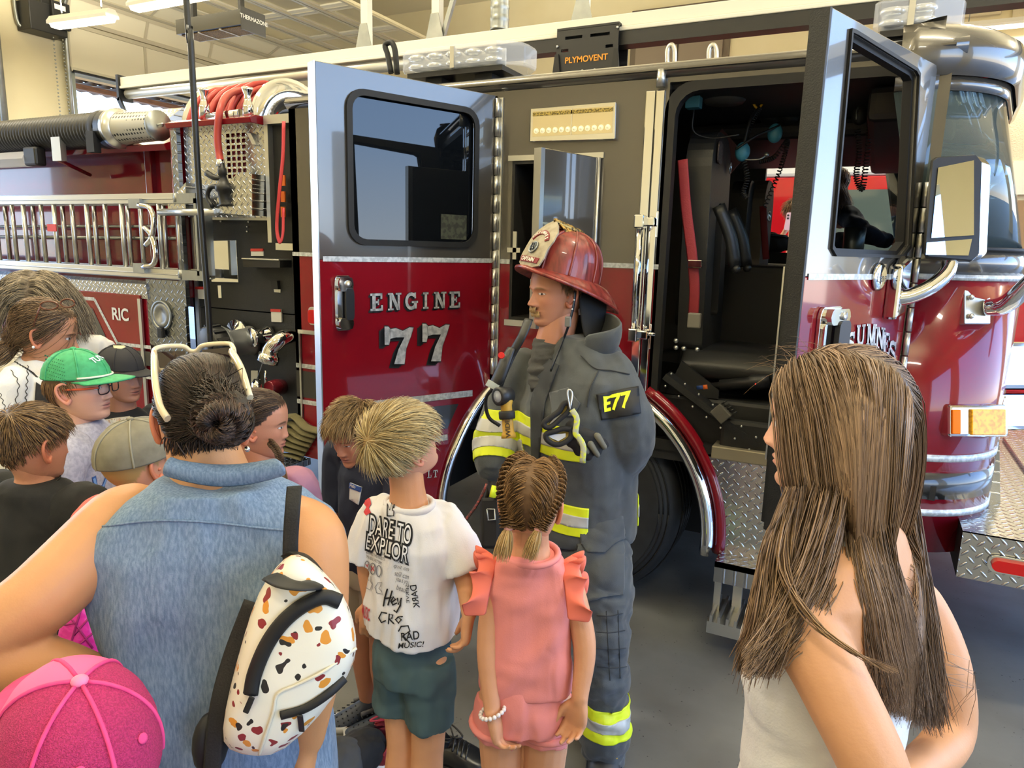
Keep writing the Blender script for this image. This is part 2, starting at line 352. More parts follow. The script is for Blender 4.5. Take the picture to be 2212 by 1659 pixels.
# strip lights ------------------------------------------------------------
m_lampbody = mat('light fitting', '#f2eee2', .5)
m_tube = mat('lit diffuser', '#fff4d6', .5, emit='#fff0cc', estr=5.0)
def strip_light(label, a, b, z, w=.16, group='strip lights'):
    a = np.asarray(a, float); b = np.asarray(b, float); c = (a+b)/2
    t = thing('strip_light', label, 'ceiling light', (c[0], c[1], z), group)
    d = nrm(b-a); s_ = np.cross(d, ZUP)
    pr = [(-w*.5, 0), (-w*.5, .03), (-w*.25, .085), (w*.25, .085), (w*.5, .03), (w*.5, 0)]
    MB().rings([[p+s_*u+ZUP*v for u, v in pr] for p in (a, b)], smooth=False).build('housing', m_lampbody, t)
    pr = [(-w*.44, .005), (-w*.3, -.035), (w*.3, -.035), (w*.44, .005)]
    MB().rings([[p+s_*u+ZUP*v for u, v in pr] for p in (a+d*.03, b-d*.03)], smooth=False).build('diffuser', m_tube, t)
    for e in (a+d*.15, b-d*.15): MB().tube([e+ZUP*.085, e+ZUP*(ZC-z)], .006, 6).build('hanger_wire', m_steel, t)
    l = area('lamp', tuple(c-ZUP*.06), (0, 0, math.atan2(d[1], d[0])), np.linalg.norm(b-a), w, LAMP_W, (1, .92, .74)); l.parent = t; l.matrix_parent_inverse = Matrix.Translation(-wloc(t))
    if z > 4.0 and w > .13:
        l = area('ceiling_fill', tuple(c+ZUP*.12), (PI, 0, math.atan2(d[1], d[0])), np.linalg.norm(b-a), w, LAMP_W*2.6, (1, .92, .74)); l.parent = t; l.matrix_parent_inverse = Matrix.Translation(-wloc(t))  # upward lamp added above the fitting to brighten the ceiling
    return t
LAMP_W = 62
strip_light('white strip light hanging farthest left by the door opener', PZ(115, 55, 4.05), PZ(243, 38, 4.05), 4.05)
p = PZ(287, 18, 4.15); strip_light('white strip light at the top edge beside the dark heater', p, p+V3(1.25, 0, 0), 4.15)
p = PY(2062, 66, YB-.3); strip_light('glowing strip light on the far wall among the sound panels', p, p+V3(1.4, 0, 0), p[2], .12)
for i, (x, y) in enumerate([(-7, -1), (-3, -1.5), (1.5, -1.5), (-3.4, 2.6), (1.2, 2.2), (-4.6, 8.2), (.5, 7.6), (3.4, 6.5), (-7, 2.2)]):  # unseen strip lights added to fill the room with light
    strip_light('added white strip light hanging overhead out of view as room fill', V3(x-.7, y, 4.9), V3(x+.7, y, 4.9), 4.9)
# exhaust rail ---------------------------------------------------------------
YR = 4.5
t = thing('exhaust_rail', 'long pale exhaust rail hanging over the fire engine roof', 'exhaust rail', (-2, YR, 3.1))
xl = PY(271, 190, YR)[0]
def zr(px, py): return PY(px, py, YR)[2]
MB().span((xl, YR-.05, 3.125), (XF-.6, YR+.05, 3.20)).span((xl, YR-.062, 3.10), (XF-.6, YR+.062, 3.125)).build('beam', m_whitemetal, t, bevel=.006)
MB().cyl((xl+.03, YR, 3.062), (-3.1, YR, 3.062), .042, 16).build('duct', mat('pale aluminium', '#d9d4c2', .35, .6), t, 'pale round duct under the rail')
MB().span((-3.1, YR-.055, 3.02), (XF-.6, YR+.055, 3.098)).build('rubber_seal', m_dark, t, 'black rubber lip under the rail')
MB().span((xl-.03, YR-.07, 3.0), (xl, YR+.07, 3.22)).bar((xl-.02, YR-.06, 3.02), (xl+.05, YR-.06, 2.90), .02, .04).build('end_plate', m_dark, t)
for px, top in ((792, 1), (1260, 1), (945, 1)):
    x = PY(px, 60, YR)[0]
    MB().span((x-.03, YR-.03, 3.2), (x+.03, YR+.03, ZC)).build('post', m_whitemetal, t)
    MB().prism([(-.07, 0), (.07, 0), (.03, .16), (-.03, .16)], lambda u, v, w, x=x: V3(x+u, YR-.04+w, 3.2+v), .006).build('bracket', m_steel, t)
a = PY(955, 85, YR); b = PY(985, -20, YR); MB().bar(a, b, .03, .03, (0, 1, 0)).build('brace', m_steel, t)
x = PY(1076, 60, YR)[0]
dk = thing('spiral_duct', 'galvanised spiral duct dropping onto the exhaust rail', 'duct', (x, YR+.02, 3.22))
mb = MB(); zz = np.arange(3.21, ZC, .012); mb.lathe([(.062+(.004 if i % 6 == 0 else 0), z) for i, z in enumerate(zz)], (x, YR+.02, 0), n=24); mb.build('duct_pipe', m_steel, dk)
# trolley with lettering
x0 = PY(1203, 80, YR-.1); x1 = PY(1337, 60, YR-.1)
t = thing('exhaust_trolley', 'black exhaust trolley with orange lettering riding on the rail', 'trolley', ((x0[0]+x1[0])/2, YR, 2.9))
xa, xb = x0[0], x1[0]; w = xb-xa; zt0 = PY(1270, 60, YR-.1)[2]-.235-2.9; fnp = lambda u, v, q: V3(xa+u*w, YR-.1+q, 2.9+zt0+v*.72)
MB().prism([(0, .1), (.04, -.02), (.12, -.05), (.88, -.05), (.96, -.02), (1, .1), (1, .33), (0, .33)], fnp, .012, holes=[[(.14, .25), (.42, .25), (.42, .275), (.14, .275)], [(.55, .25), (.86, .25), (.86, .275), (.55, .275)], [(.08, .15), (.2, .15), (.2, .175), (.08, .175)], [(.8, .15), (.92, .15), (.92, .175), (.8, .175)]]).build('plate', m_dark, t)
MB().span((xa, YR-.1, 3.135+zt0), (xb, YR+.1, 3.15+zt0)).span((xa, YR+.09, 2.9+zt0), (xb, YR+.1, 3.14+zt0)).build('carriage', m_dark, t)
MB().rings([[fnp(.14, -.05, .01), fnp(.86, -.05, .01), fnp(.86, -.05, .16), fnp(.14, -.05, .16)], [fnp(.4, -.2, .04), fnp(.6, -.2, .04), fnp(.6, -.2, .14), fnp(.4, -.2, .14)]], smooth=False).build('funnel', mat('satin black', '#2a2a2a', .3), t)
for u in (.02, .98):
    MB().prism([(u-.035, -.18), (u+.035, -.18), (u+.06, -.02), (u+.03, .12), (u-.03, .12), (u-.06, -.02)], lambda a_, b_, q: V3(xa+a_*w, YR-.115+q, 2.9+zt0+b_*.8), .012).build('side_arm', m_black, t)
mb = MB(); put_text(mb, 'PLYMOVENT', .050, lambda u, v, q: V3(xa+w*.5+u, YR-.103, 2.955+zt0+v), bold=.001, spacing=1.0); mb.build('lettering', mat('orange lettering', '#e8992e', .5), t, 'orange lettering')
mb = MB()
for u, v in ((.02, .2), (.02, .05), (.98, .3), (.98, .12), (.97, .0), (.35, -.03), (.45, -.02), (.55, -.025), (.65, -.02)): mb.ball(fnp(u, v, -.006), .009, 8, 5)
mb.build('bolts', m_alu, t)
# radiant heater
p = PZ(360, 52, 4.25); q = PZ(544, 45, 4.25)
t = thing('radiant_heater', 'dark box heater with tan mesh underside hung near the raised door', 'heater', ((p[0]+q[0])/2, p[1], 4.2))
xa, xb, y0 = p[0], q[0], (p[1]+q[1])/2
MB().rings([[V3(x, y0+dy, z) for dy, z in ((-.02, 4.17), (-.02, 4.33), (.32, 4.33), (.32, 4.17))] for x in (xa, xb)], smooth=False).build('case', mat('charcoal case', '#44433f', .4, .4), t)
MB().span((xa+.04, y0+.02, 4.16), (xb-.04, y0+.28, 4.168)).build('mesh_grille', mat('ceramic mesh', '#b08a4c', .7, bump=(120, 1.0), noise=(160, '#5e4825', .45, .55)), t)
mb = MB()
for k in (.33, .66): mb.span((xa+(xb-xa)*k-.01, y0, 4.155), (xa+(xb-xa)*k+.01, y0+.3, 4.17))
mb.build('grille_bar', m_whitemetal, t)
MB().span((xb, y0-.02, 4.12), (xb+.012, y0+.34, 4.36)).build('end_plate', m_dark, t)
mb = MB(); put_text(mb, 'THERMAZONE', .062, lambda u, v, q_: V3(xb+.014, y0+.17+u, 4.26+v), bold=.0015); mb.build('lettering', mat('white lettering', '#f3f3f0', .5), t)
MB().span((xa+.12, y0+.1, 4.33), (xa+.16, y0+.16, ZC)).span((xb-.16, y0+.1, 4.33), (xb-.12, y0+.16, ZC)).build('hanger', m_black, t)
# ---- rear sectional door (part raised) and its column
ya, yb_, _, zo = REAR_OPEN[1]; ya -= .05; yb_ = 10.9
t = thing('overhead_door', 'cream sectional garage door raised part way over the bright opening', 'garage door', (XB, (ya+yb_)/2, zo))
m_panel = mat('cream door skin', '#e6dec2', .5); m_rib = mat('door rib', '#c9c2ab', .4, .3)
m_lite = mat('translucent door pane', '#fffbe9', .3, trans=.0, emit='#fff6dc', estr=0)
path = [(XB+.08, zo-.02), (XB+.08, zo+.62)]+[(XB+.08+.5*(1-math.cos(k)), zo+.62+.5*math.sin(k)) for k in np.linspace(.3, PI/2, 4)]
xx = path[-1][0]; zz = path[-1][1]
secs = [(path[0], path[1]), (path[1], path[3]), (path[3], path[5])]+[((xx+.62*k, zz), (xx+.62*(k+1), zz)) for k in range(4)]
for i, (s0, s1) in enumerate(secs):
    s0, s1 = np.array(s0), np.array(s1); d = (s1-s0)/np.linalg.norm(s1-s0); nn = np.array((d[1], -d[0])); L_ = np.linalg.norm(s1-s0)-.012
    fn = lambda u, v, w, s0=s0, d=d, nn=nn: V3(s0[0]+d[0]*v-nn[0]*w, ya+u, s0[1]+d[1]*v-nn[1]*w)
    Wd = yb_-ya; holes = []; nw = 4
    if i >= 3: holes = [[(Wd*k/nw+.12, .09), (Wd*(k+1)/nw-.12, .09), (Wd*(k+1)/nw-.12, L_-.09), (Wd*k/nw+.12, L_-.09)] for k in range(nw)]
    sec = MB().prism([(0, 0), (Wd, 0), (Wd, L_), (0, L_)], fn, .04, holes).build('section', m_panel, t)
    rb = MB()
    for v in (.03, L_-.03): rb.bar(fn(0, v, -.012), fn(Wd, v, -.012), .05, .03, fn(0, v, 1)-fn(0, v, 0))
    for k in range(nw+1): rb.bar(fn(Wd*k/nw+.001, 0, -.006), fn(Wd*k/nw+.001, L_, -.006), .04, .015, fn(0, 0, 1)-fn(0, 0, 0))
    rb.build('rib', m_rib, sec)
    if holes:
        g = MB()
        for h in holes: g.add([fn(a_, b_, .02) for a_, b_ in h], [(0, 1, 2, 3)], False)
        g.build('pane', mat('frosted pane', '#fffdf2', .5, trans=.85, ior=1.1), sec)
tr = MB()
for y in (ya-.04, yb_+.04):
    pts = [V3(XB+.1, y, 0), V3(XB+.1, y, zo+.62)]+[V3(x+.02, y, z) for x, z in path[2:]]+[V3(-6.2, y, zz)]
    tr.tube(pts, .03, 6)
tr.build('track', m_steel, t)
MB().span((XB+.08, ya+.02, zo-.03), (XB+.12, yb_-.02, zo+.0)).build('bottom_seal', m_black, t)
struct('trim_2', MB().span((XB-.02, REAR_OPEN[0][1]-.07, 0), (XB+.06, REAR_OPEN[0][1]+.02, 4.9)).span((XB-.02, REAR_OPEN[1][0]-.06, 0), (XB+.06, REAR_OPEN[1][0]+.02, 4.9)), mat('grey door jamb', '#8f958c', .5))
# neighbouring door edge (far left)
t = thing('overhead_door', 'cream sectional garage door cut off by the left edge beside the column', 'garage door', (XB, 4.8, 4.1))
MB().span((XB+.03, 1.0, 4.0), (XB+.08, 5.3, 4.75)).span((XB+.03, 1.0, 4.77), (XB+.08, 5.3, 5.5)).build('section', m_panel, t)
MB().span((XB+.02, 1.0, 3.93), (XB+.1, 5.3, 4.0)).build('bottom_seal', m_black, t)
MB().tube([V3(XB+.14, 5.42, 0), V3(XB+.14, 5.42, 4.7), V3(XB+.3, 5.42, 5.1), V3(XB+.9, 5.42, 5.4)], .045, 8).build('track', m_steel, t)
# operator box on the column
c = PX(103, 60, XB+.15)
t = thing('door_operator', 'black garage door opener with hand chain on the column', 'door opener', (XB, c[1], c[2]))
MB().span((XB+.01, c[1]-.3, c[2]-.1), (XB+.3, c[1]+.16, c[2]+.25)).span((XB+.05, c[1]-.12, c[2]+.25), (XB+.25, c[1]+.05, c[2]+.7)).build('motor_box', m_dark, t, bevel=.01)
MB().span((XB+.3, c[1]-.05, c[2]-.02), (XB+.36, c[1]+.18, c[2]+.3)).build('control_box', m_black, t, bevel=.01)
MB().span((XB+.362, c[1]-.02, c[2]+.2), (XB+.364, c[1]+.12, c[2]+.26)).build('sticker', mat('white label', '#e9e6dc', .5), t); MB().span((XB+.362, c[1]+.02, c[2]+.06), (XB+.364, c[1]+.12, c[2]+.13)).build('sticker', MATS['white label'], t)
mb = MB()
for dy in (0, .12):
    for z in np.arange(2.4, c[2]-.1, .045): mb.ball((XB+.25, c[1]+dy-.0, z), .012, 6, 4)
mb.build('hand_chain', m_steel, t)
MB().tube([V3(XB+.06, c[1]-.32, c[2]+1.2), V3(XB+.06, c[1]-.33, c[2]+.1), V3(XB+.1, c[1]-.25, c[2]-.05), V3(XB+.2, c[1]-.05, c[2]-.05)], .022, 8, res=14).build('conduit', m_steel, t)
# timber patio roof beyond the opening
t = thing('patio_roof', 'brown timber patio beam with corrugated roof edge outside the rear opening', 'patio roof', (-11.2, 8.5, 3.7))
MB().span((-10.62, 5.6, 3.87), (-10.5, 12.5, 3.94)).build('beam', m_wood, t)
mb = MB(); ys = np.arange(5.6, 12.5, .035)
mb.rings([[V3(x, y, 3.975+.016*math.sin(y*2*PI/.21)) for y in ys] for x in (-11.2, -10.45)], closed=False); mb.build('corrugated_sheet', mat('bronze sheet', '#6d5a49', .5), t)
MB().span((-10.6, 5.6, 3.995), (-10.47, 12.5, 4.05)).build('fascia', mat('pale timber', '#c9a582', .6), t)
t = thing('timber_post', 'orange brown timber post outside the opening at the left edge', 'post', (-10.9, 5.0, 0))
MB().span((-10.95, 4.86, 0), (-10.75, 5.06, 3.9)).bar((-10.85, 4.3, 2.9), (-10.85, 4.9, 2.0), .1, .12).build('post', mat('orange timber', '#b9784c', .6), t)
# drop hose hanging in front of the pump panel
t_pts = [PY(400, -40, 2.75), PY(410, 60, 2.75), PY(418, 200, 2.75), PY(428, 380, 2.75), PY(440, 540, 2.75), PY(452, 700, 2.75), PY(458, 860, 2.75), PY(452, 1000, 2.75)]
t_pts = [V3(t_pts[0][0]-.02, 2.75, ZC)]+t_pts
tag(MB().tube(t_pts, .0165, 10, res=40).build('drop_hose', mat('black rubber hose', '#1d1f22', .35), fix=True), 'black hose hanging from the ceiling in front of the pump panel', 'hose')
# ================================================================ second engine in the next bay
RT = thing('rescue_truck', 'red and white fire truck parked in the next bay behind the cab', 'fire truck', (0, 9.4, 0))
m_red2 = mat('red paint bright', '#b5141f', .15, coat=1.0); m_wht = mat('white paint', '#eceae4', .25, coat=.5)
m_glassd = mat('dark glass', '#4d5a58', .05, 0, spec=.8)
y0, y1 = 8.3, 10.6
fn = lambda u, v, w: V3(u, y0+w, v)
MB().prism([(-4.2, .5), (1.6, .5), (1.7, 1.35), (.85, 1.66), (.2, 2.6), (-4.2, 2.6)], fn, y1-y0).build('body', m_red2, RT, bevel=.03)
MB().prism([(-4.2, 2.6), (.2, 2.6), (.05, 2.78), (-.2, 2.84), (-4.2, 2.84)], lambda u, v, w: V3(u, y0-.01+w, v), y1-y0+.02).build('roof', m_wht, RT, 'white roof', bevel=.03)
MB().prism([(-.55, 1.7), (.55, 1.7), (.1, 2.46), (-.55, 2.46)], lambda u, v, w: V3(u, y0-.012+w, v), .02).build('side_window', m_glassd, RT)
MB().rings([[V3(.86, y0+.12, 1.70), V3(.86, y1-.12, 1.70)], [V3(.26, y0+.15, 2.57), V3(.26, y1-.15, 2.57)]], closed=False).build('windshield', m_glassd, RT)
for yy in (y0+.3, y1-.3):
    for xx in (-3.2, .7): MB().lathe([(.0, -.14), (.4, -.14), (.48, -.1), (.48, .1), (.4, .14), (0, .14)], (xx, yy, .48), (0, 1, 0), 28).build('wheel', m_black, RT)
MB().span((-.5, y0+.3, 2.84), (-.1, y1-.3, 3.0)).build('light_bar', mat('red lens', '#c01a1a', .15), RT, bevel=.02)
for yy in (y0+.12, y0+.5): MB().ball((.1, yy, 2.76), (.06, .05, .03)).build('marker_light', mat('amber lens', '#e8861c', .2), RT)
MB().span((1.6, y0, .5), (1.85, y1, .85)).build('bumper', m_chrome, RT, bevel=.03)
MB().span((-.62, y0-.015, .55), (-.6, y0+.0, 2.4)).build('door_gap', m_black, RT)
MB().lathe([(.02, 0), (.02, .25)], (-1.0, y0-.04, 1.75), (0, 0, 1), 10).build('grab_rail', m_chrome, RT)
mb = MB(); mb.bar((.5, y0-.02, 1.5), (.75, y0-.35, 1.75), .04, .04); mb.span((.66, y0-.5, 1.62), (.78, y0-.3, 2.05)); mb.build('mirror', m_black, RT, bevel=.02)
# ================================================================ FIRE ENGINE
D = 3.2; CYW = 2.5                        # near side plane and width
def S(px, py, y=D): p = PY(px, py, y); return p[0], p[2]
FE = thing('fire_engine', 'dark red and grey fire engine with both near cab doors swung open', 'fire truck', (-1.3, D+1.25, 0))
m_red = mat('dark red paint', '#801220', .16, coat=.7, spec=.15, noise=(3, '#740f1c', .3, .7)); m_grey = mat('charcoal metallic paint', '#57544f', .25, .4, coat=1.0)
m_blk = mat('black textured panel', '#15171a', .55, bump=(220, .15)); m_int = mat('black cab interior', '#1a1b1c', .6)
m_vinyl = mat('black vinyl', '#232425', .4, bump=(90, .08)); m_taupe = mat('grey vinyl', '#5d5650', .5, bump=(90, .08))
m_stripe = mat('reflective stripe', '#d9dcdc', .35, .15, noise=(55, '#b3b8ba', .42, .58))
m_leaf = mat('engine turned silver leaf', '#d8d8d4', .3, .35, noise=(38, '#a9abab', .4, .62))
m_glass = mat('tinted glass', '#2b3236', .02, 0, spec=.9, trans=.35, ior=1.5); m_rub = mat('tyre rubber', '#17181a', .62, noise=(9, '#26282b', .4, .75))
dp_xz = diamond('tread plate side', (0, 2)); dp_xy = diamond('tread plate top', (0, 1)); dp_yz = diamond('tread plate end', (1, 2)); dp_dk = diamond('dark tread plate', (0, 2), '#8d9092', .04, .3)
m_redlens = mat('red lens', '#c01a1a', .15); m_amber = mat('amber lens', '#f08a12', .12, emit='#f08a12', estr=.15); m_clear = mat('clear lens', '#f4f8ff', .05, alpha=.32, ior=1.5)
side = lambda u, v, w: V3(u, D+w, v)
Z_T = 2.5; Z_S = 1.715; R_A = .70; AX, AZ = -1.28, .47          # door top, belt line, wheel arch
def arch(a0, a1, r=R_A, n=18): return [(AX+r*math.cos(math.radians(a)), AZ+r*math.sin(math.radians(a))) for a in np.linspace(a0, a1, n)]
XR, XH, XO, XE = -3.06, -1.718, -.875, .115                     # cab rear, rear hinge, front opening, front hinge
XD = -2.64                                                      # rear edge of the rear door opening
cs = MB()
gx0, gz1 = S(1107, 348); gx1, gz0 = -1.18, S(1103, 690)[1]
cs.prism([(XR, Z_S), (XD, Z_S), (XD, Z_T), (XR, Z_T)], side, .05)
cs.prism([(XH, Z_S), (gx0, Z_S), (gx0, gz1), (gx1, gz1), (gx1, Z_S), (XO, Z_S), (XO, Z_T), (XH, Z_T)], side, .05)
cs.span((XR, D, Z_T), (XE+.06, D+.05, Z_T+.06))
cab = cs.build('cab_side', m_grey, FE, 'charcoal upper cab side')
# red lower side
zc = S(660, 985)[1]
cs = MB(); cs.prism([(XR, zc), (XD, zc-.02), (XD, Z_S-.012), (XR, Z_S-.012)], side, .05); cs.build('cab_side_lower', m_red, FE, 'dark red cab corner behind the rear door'); cs = MB()
cs.prism([(XH, AZ+math.sqrt(max(0, R_A**2-(XH-AX)**2)))]+[p for p in arch(180, 0)[1:] if XH < p[0] < XO]+[(XO, AZ+math.sqrt(R_A**2-(XO-AX)**2)), (XO, Z_S-.012), (gx1, Z_S-.012), (gx1, gz0), (gx0, gz0), (gx0, Z_S-.012), (XH, Z_S-.012)], side, .05)
cs.build('cab_side_lower', m_red, FE, 'dark red lower cab side')
def zline(x0, x1, z, h, m, name, y=D-.004): return MB().span((x0, y, z), (x1, y+.006, z+h)).build(name, m, FE)
zline(XR, XD+.0, Z_S-.012, .022, m_stripe, 'stripe'); zline(XH+.02, gx0, Z_S-.012, .022, m_stripe, 'stripe'); zline(gx1, XO, Z_S-.012, .022, m_stripe, 'stripe')
z1 = S(650, 790)[1]; z2 = S(655, 868)[1]
zline(XR, XD, z1-.012, .026, m_stripe, 'stripe'); zline(XR, XD, z2-.012, .026, m_stripe, 'stripe'); zline(XR, XD, z2+.03, z1-z2-.06, mat('charcoal band', '#33322f', .3, .3, coat=.8), 'stripe', D-.003)
# roof with rounded edge
pr = [(D-.02, Z_T+.04), (D-.02, Z_T+.055), (D-.012, Z_T+.072), (D+.02, Z_T+.088), (D+.09, Z_T+.098), (D+.3, Z_T+.102), (D+CYW-.3, Z_T+.102), (D+CYW-.02, Z_T+.09), (D+CYW, Z_T+.05), (D+CYW, Z_T+.02), (D, Z_T+.02)]
MB().rings([[V3(x, y, z) for y, z in pr] for x in np.linspace(XR-.01, XE+.1, 6)], smooth=True).build('roof', m_grey, FE)
MB().rings([[V3(x, D+dy, Z_T+z) for dy, z in ((-.035, .045), (-.035, .052), (0, .058), (0, .04))] for x in (XR, XE+.06)], smooth=False).build('drip_rail', m_grey, FE)
# far side, back and floor of the cab
fs = MB(); Yf = D+CYW
fs.prism([(XR, .5), (XE+.3, .5), (XE+.3, Z_T+.05), (XR, Z_T+.05)], lambda u, v, w: V3(u, Yf-.05+w, v), .05, holes=[rrect(-.79, 1.80, -.42, 2.47, .06), rrect(-.36, 1.80, .2, 2.47, .06)])
fs.span((XR, D, .5), (XR+.05, Yf, Z_T+.06)).span((XR, D+.02, .82), (XE+.2, Yf, .88))
fs.build('cab_shell', m_int, FE, 'black cab inside')
MB().span((XR+.05, D+.05, Z_T-.02), (XE-.02, Yf-.05, Z_T+.02)).span((XE-.02, D+.45, Z_T-.02), (XE+.25, Yf-.45, Z_T+.02)).build('headliner', m_int, FE)
# door jambs, seals and chrome
MB().prism(rrect(XO-.015, .87, XE, Z_T+.0, (.12, .12, 0, 0)), side, .06, holes=[rrect(XO+.03, .92, XE-.05, Z_T-.04, (.1, .1, 0, 0))]).build('door_seal', m_black, FE)
MB().span((XO-.055, D-.014, 1.12), (XO-.018, D, Z_T-.03)).span((XO-.102, D-.01, 1.12), (XO-.06, D, Z_T-.03)).build('chrome_trim', m_chrome, FE, bevel=.004)
MB().cyl((XO-.035, D-.02, Z_T-.02), (XO-.035, D-.02, Z_T+.05), .02).build('trim_cap', m_alu, FE)
MB().cyl((XO-.03, D-.05, S(1420, 720)[1]), (XO+.02, D-.05, S(1420, 720)[1]), .009).build('door_striker', m_chrome, FE)
MB().prism(rrect(XD, 1.0, XH-.02, Z_T, .08), side, .06, holes=[rrect(XD+.04, 1.04, XH-.06, Z_T-.04, .06)]).build('door_seal', m_black, FE)
# wheel arch: chrome lip, red inner edge, dark well
def archtube(r, rad, y, m, name, a0=-3, a1=183): return MB().tube([V3(AX+r*math.cos(math.radians(a)), y, AZ+r*math.sin(math.radians(a))) for a in np.linspace(a0, a1, 40)], rad, 10, upv=(0, 1, 0), flat=1.0).build(name, m, FE)
# quarter trims reach further down on the front side
pts = [V3(AX+(R_A+.02)*math.cos(math.radians(a)), D-.015, AZ+(R_A+.02)*math.sin(math.radians(a))) for a in np.linspace(-5, 178, 44)]
MB().tube(pts, .032, 12, upv=(0, 1, 0)).build('arch_trim', m_chrome, FE, 'chrome wheel arch trim')
pts = [V3(AX+(R_A+.075)*math.cos(math.radians(a)), D+.01, AZ+(R_A+.075)*math.sin(math.radians(a))) for a in np.linspace(-4, 60, 20)]
MB().tube(pts, .03, 8, upv=(0, 1, 0)).build('arch_edge', m_red, FE)
MB().rings([[V3(AX+R_A*math.cos(math.radians(a)), y, AZ+R_A*math.sin(math.radians(a))) for a in np.linspace(0, 180, 24)] for y in (D+.02, D+.75)], closed=False).span((AX-R_A, D+.74, .2), (AX+R_A, D+.76, AZ+R_A)).build('wheel_well', m_black, FE)
# wheel
wh = MB(); yw = D+.06
wh.lathe([(.3, .0), (.42, -.01), (.5, .015), (.525, .06), (.53, .12), (.53, .28), (.5, .34), (.3, .34)], (AX+.03, yw, .53), (0, 1, 0), 48); W_ = wh.build('wheel', m_rub, FE)
MB().lathe([(.0, -.05), (.06, -.05), (.08, .02), (.16, .06), (.2, .02), (.29, -.005), (.31, .02), (.3, .1), (.0, .1)], (AX+.03, yw, .53), (0, 1, 0), 32).build('rim', m_chrome, W_)
mb = MB()
for q in np.linspace(0, 2*PI, 10, endpoint=False): mb.cyl((AX+.03+.15*math.cos(q), yw-.0, .53+.15*math.sin(q)), (AX+.03+.15*math.cos(q), yw+.05, .53+.15*math.sin(q)), .016, 6)
mb.build('wheel_nuts', m_chrome, W_)
for k, (r, h) in enumerate(((.46, .001), (.485, .006), (.44, -.003))): MB().tube([V3(AX+.03+r*math.cos(q), yw+h, .53+r*math.sin(q)) for q in np.linspace(0, 2*PI, 60)], .004, 6, upv=(0, 1, 0)).build('sidewall_ring', m_black, W_)
mb = MB()
for dy in (.1, .16, .22, .28): mb.tube([V3(AX+.03+.531*math.cos(q), yw+dy, .53+.531*math.sin(q)) for q in np.linspace(0, 2*PI, 60)], .005, 4, upv=(0, 1, 0))
mb.build('tread_groove', m_black, W_)
# far front wheel and chassis
MB().lathe([(.0, 0), (.5, 0), (.53, .06), (.53, .28), (.5, .34), (0, .34)], (AX+.03, Yf-.42, .53), (0, 1, 0), 32).build('wheel', m_rub, FE)
MB().span((-7.4, D+.8, .5), (.5, D+1.7, .8)).build('chassis', m_black, FE)
# ---------------------------------------------------------------- doors
def door_frame(hx, e):
    Hh = V3(hx, D-.02, 0); e = V3(e[0], e[1], 0); e = nrm(e); n = V3(-e[1], e[0], 0)
    if n[1] > 0: n = -n
    def f(u, v, w=0): return Hh+e*u+n*w+ZUP*v
    def inv(px, py, w=0.0):
        r = _ray(px, py); o = Hh+n*w; t = ((o-CAM)@n)/(r@n); q = CAM+r*t-Hh; return q@e, q[2]
    return f, inv, n, e
# rear door
fr, ir, nr_, er_ = door_frame(XH, (-.378, -.831))
Wd = .915; zb = ir(706, 1112)[1]; print('rear door bottom', zb)
wu0, wz1 = ir(752, 195); wu1, _ = ir(1028, 245); _, wz0 = ir(765, 522)
cut = [(0, 1.155)]
# arc cut for the wheel on the hinge-side corner
c0 = ir(1062, 838); c1 = ir(958, 1050)
arcpts = [ir(*p) for p in ((1062, 836), (1040, 862), (1012, 905), (985, 960), (968, 1005), (955, 1060), (950, 1120))]
out = [(0, Z_T), (0, 1.12)]+arcpts+[(Wd, zb), (Wd, Z_T)]
wh_ = rrect(min(wu0, wu1), wz0, max(wu0, wu1), wz1, .07)
zbelt = ir(880, 563)[1]
up_o = [(0, Z_T), (0, zbelt), (Wd, zbelt), (Wd, Z_T)]; lo_o = [(0, zbelt), (0, 1.12)]+arcpts+[(Wd, zb), (Wd, zbelt)]
RD = MB().prism(up_o, lambda u, v, w: fr(u, v, w), -.055, [wh_]).build('door', m_grey, FE, 'rear cab door, charcoal above and red below', bevel=.003)
MB().prism(lo_o, lambda u, v, w: fr(u, v, w), -.055).build('lower_panel', m_red, RD, 'dark red lower door skin', bevel=.003)
MB().prism(rrect(wh_[0][0]+.02 if False else min(wu0, wu1)-.014, wz0-.014, max(wu0, wu1)+.014, wz1+.014, .08), lambda u, v, w: fr(u, v, w+.002), .012, [rrect(min(wu0, wu1)+.012, wz0+.012, max(wu0, wu1)-.012, wz1-.012, .06)]).build('window_seal', m_black, RD)
MB().prism(rrect(min(wu0, wu1)+.004, wz0+.004, max(wu0, wu1)-.004, wz1-.004, .06), lambda u, v, w: fr(u, v, -.012+w), -.006).build('window_glass', mat('dark door glass', '#0b0e12', .015, 0, spec=.5, ior=1.5), RD)
# liner of the door inside
MB().prism([(.03, 1.2), (Wd-.03, zb+.05), (Wd-.03, wz0-.06), (.03, wz0-.06)], lambda u, v, w: fr(u, v, -.056+w), -.02).build('inner_liner', m_int, RD)
# evacuation notice inside glass, edge trim, hinge
a = ir(955, 462); b = ir(1010, 518)
MB().add([fr(a[0], a[1], -.010), fr(b[0], a[1], -.010), fr(b[0], b[1], -.010), fr(a[0], b[1], -.010)], [(0, 1, 2, 3)], False).build('window_notice', mat('yellowed notice', '#3d4034', .6, noise=(45, '#23261f', .45, .55)), RD)
mb = MB()
for i, z in enumerate(np.arange(1.14, Z_T-.02, .09)): mb.cyl(V3(XH+.012, D-.02, z), V3(XH+.012, D-.02, z+.085), .012, 10)
mb.build('hinge', m_alu, RD)
MB().span((XH+.0, D-.008, 1.14), (XH+.035, D, Z_T-.01)).build('hinge_leaf', m_alu, RD)
MB().prism([(Wd, zb), (Wd+.006, zb), (Wd+.006, Z_T), (Wd, Z_T)], lambda u, v, w: fr(u, v, .001+w), -.058).build('edge_trim', m_alu, RD)
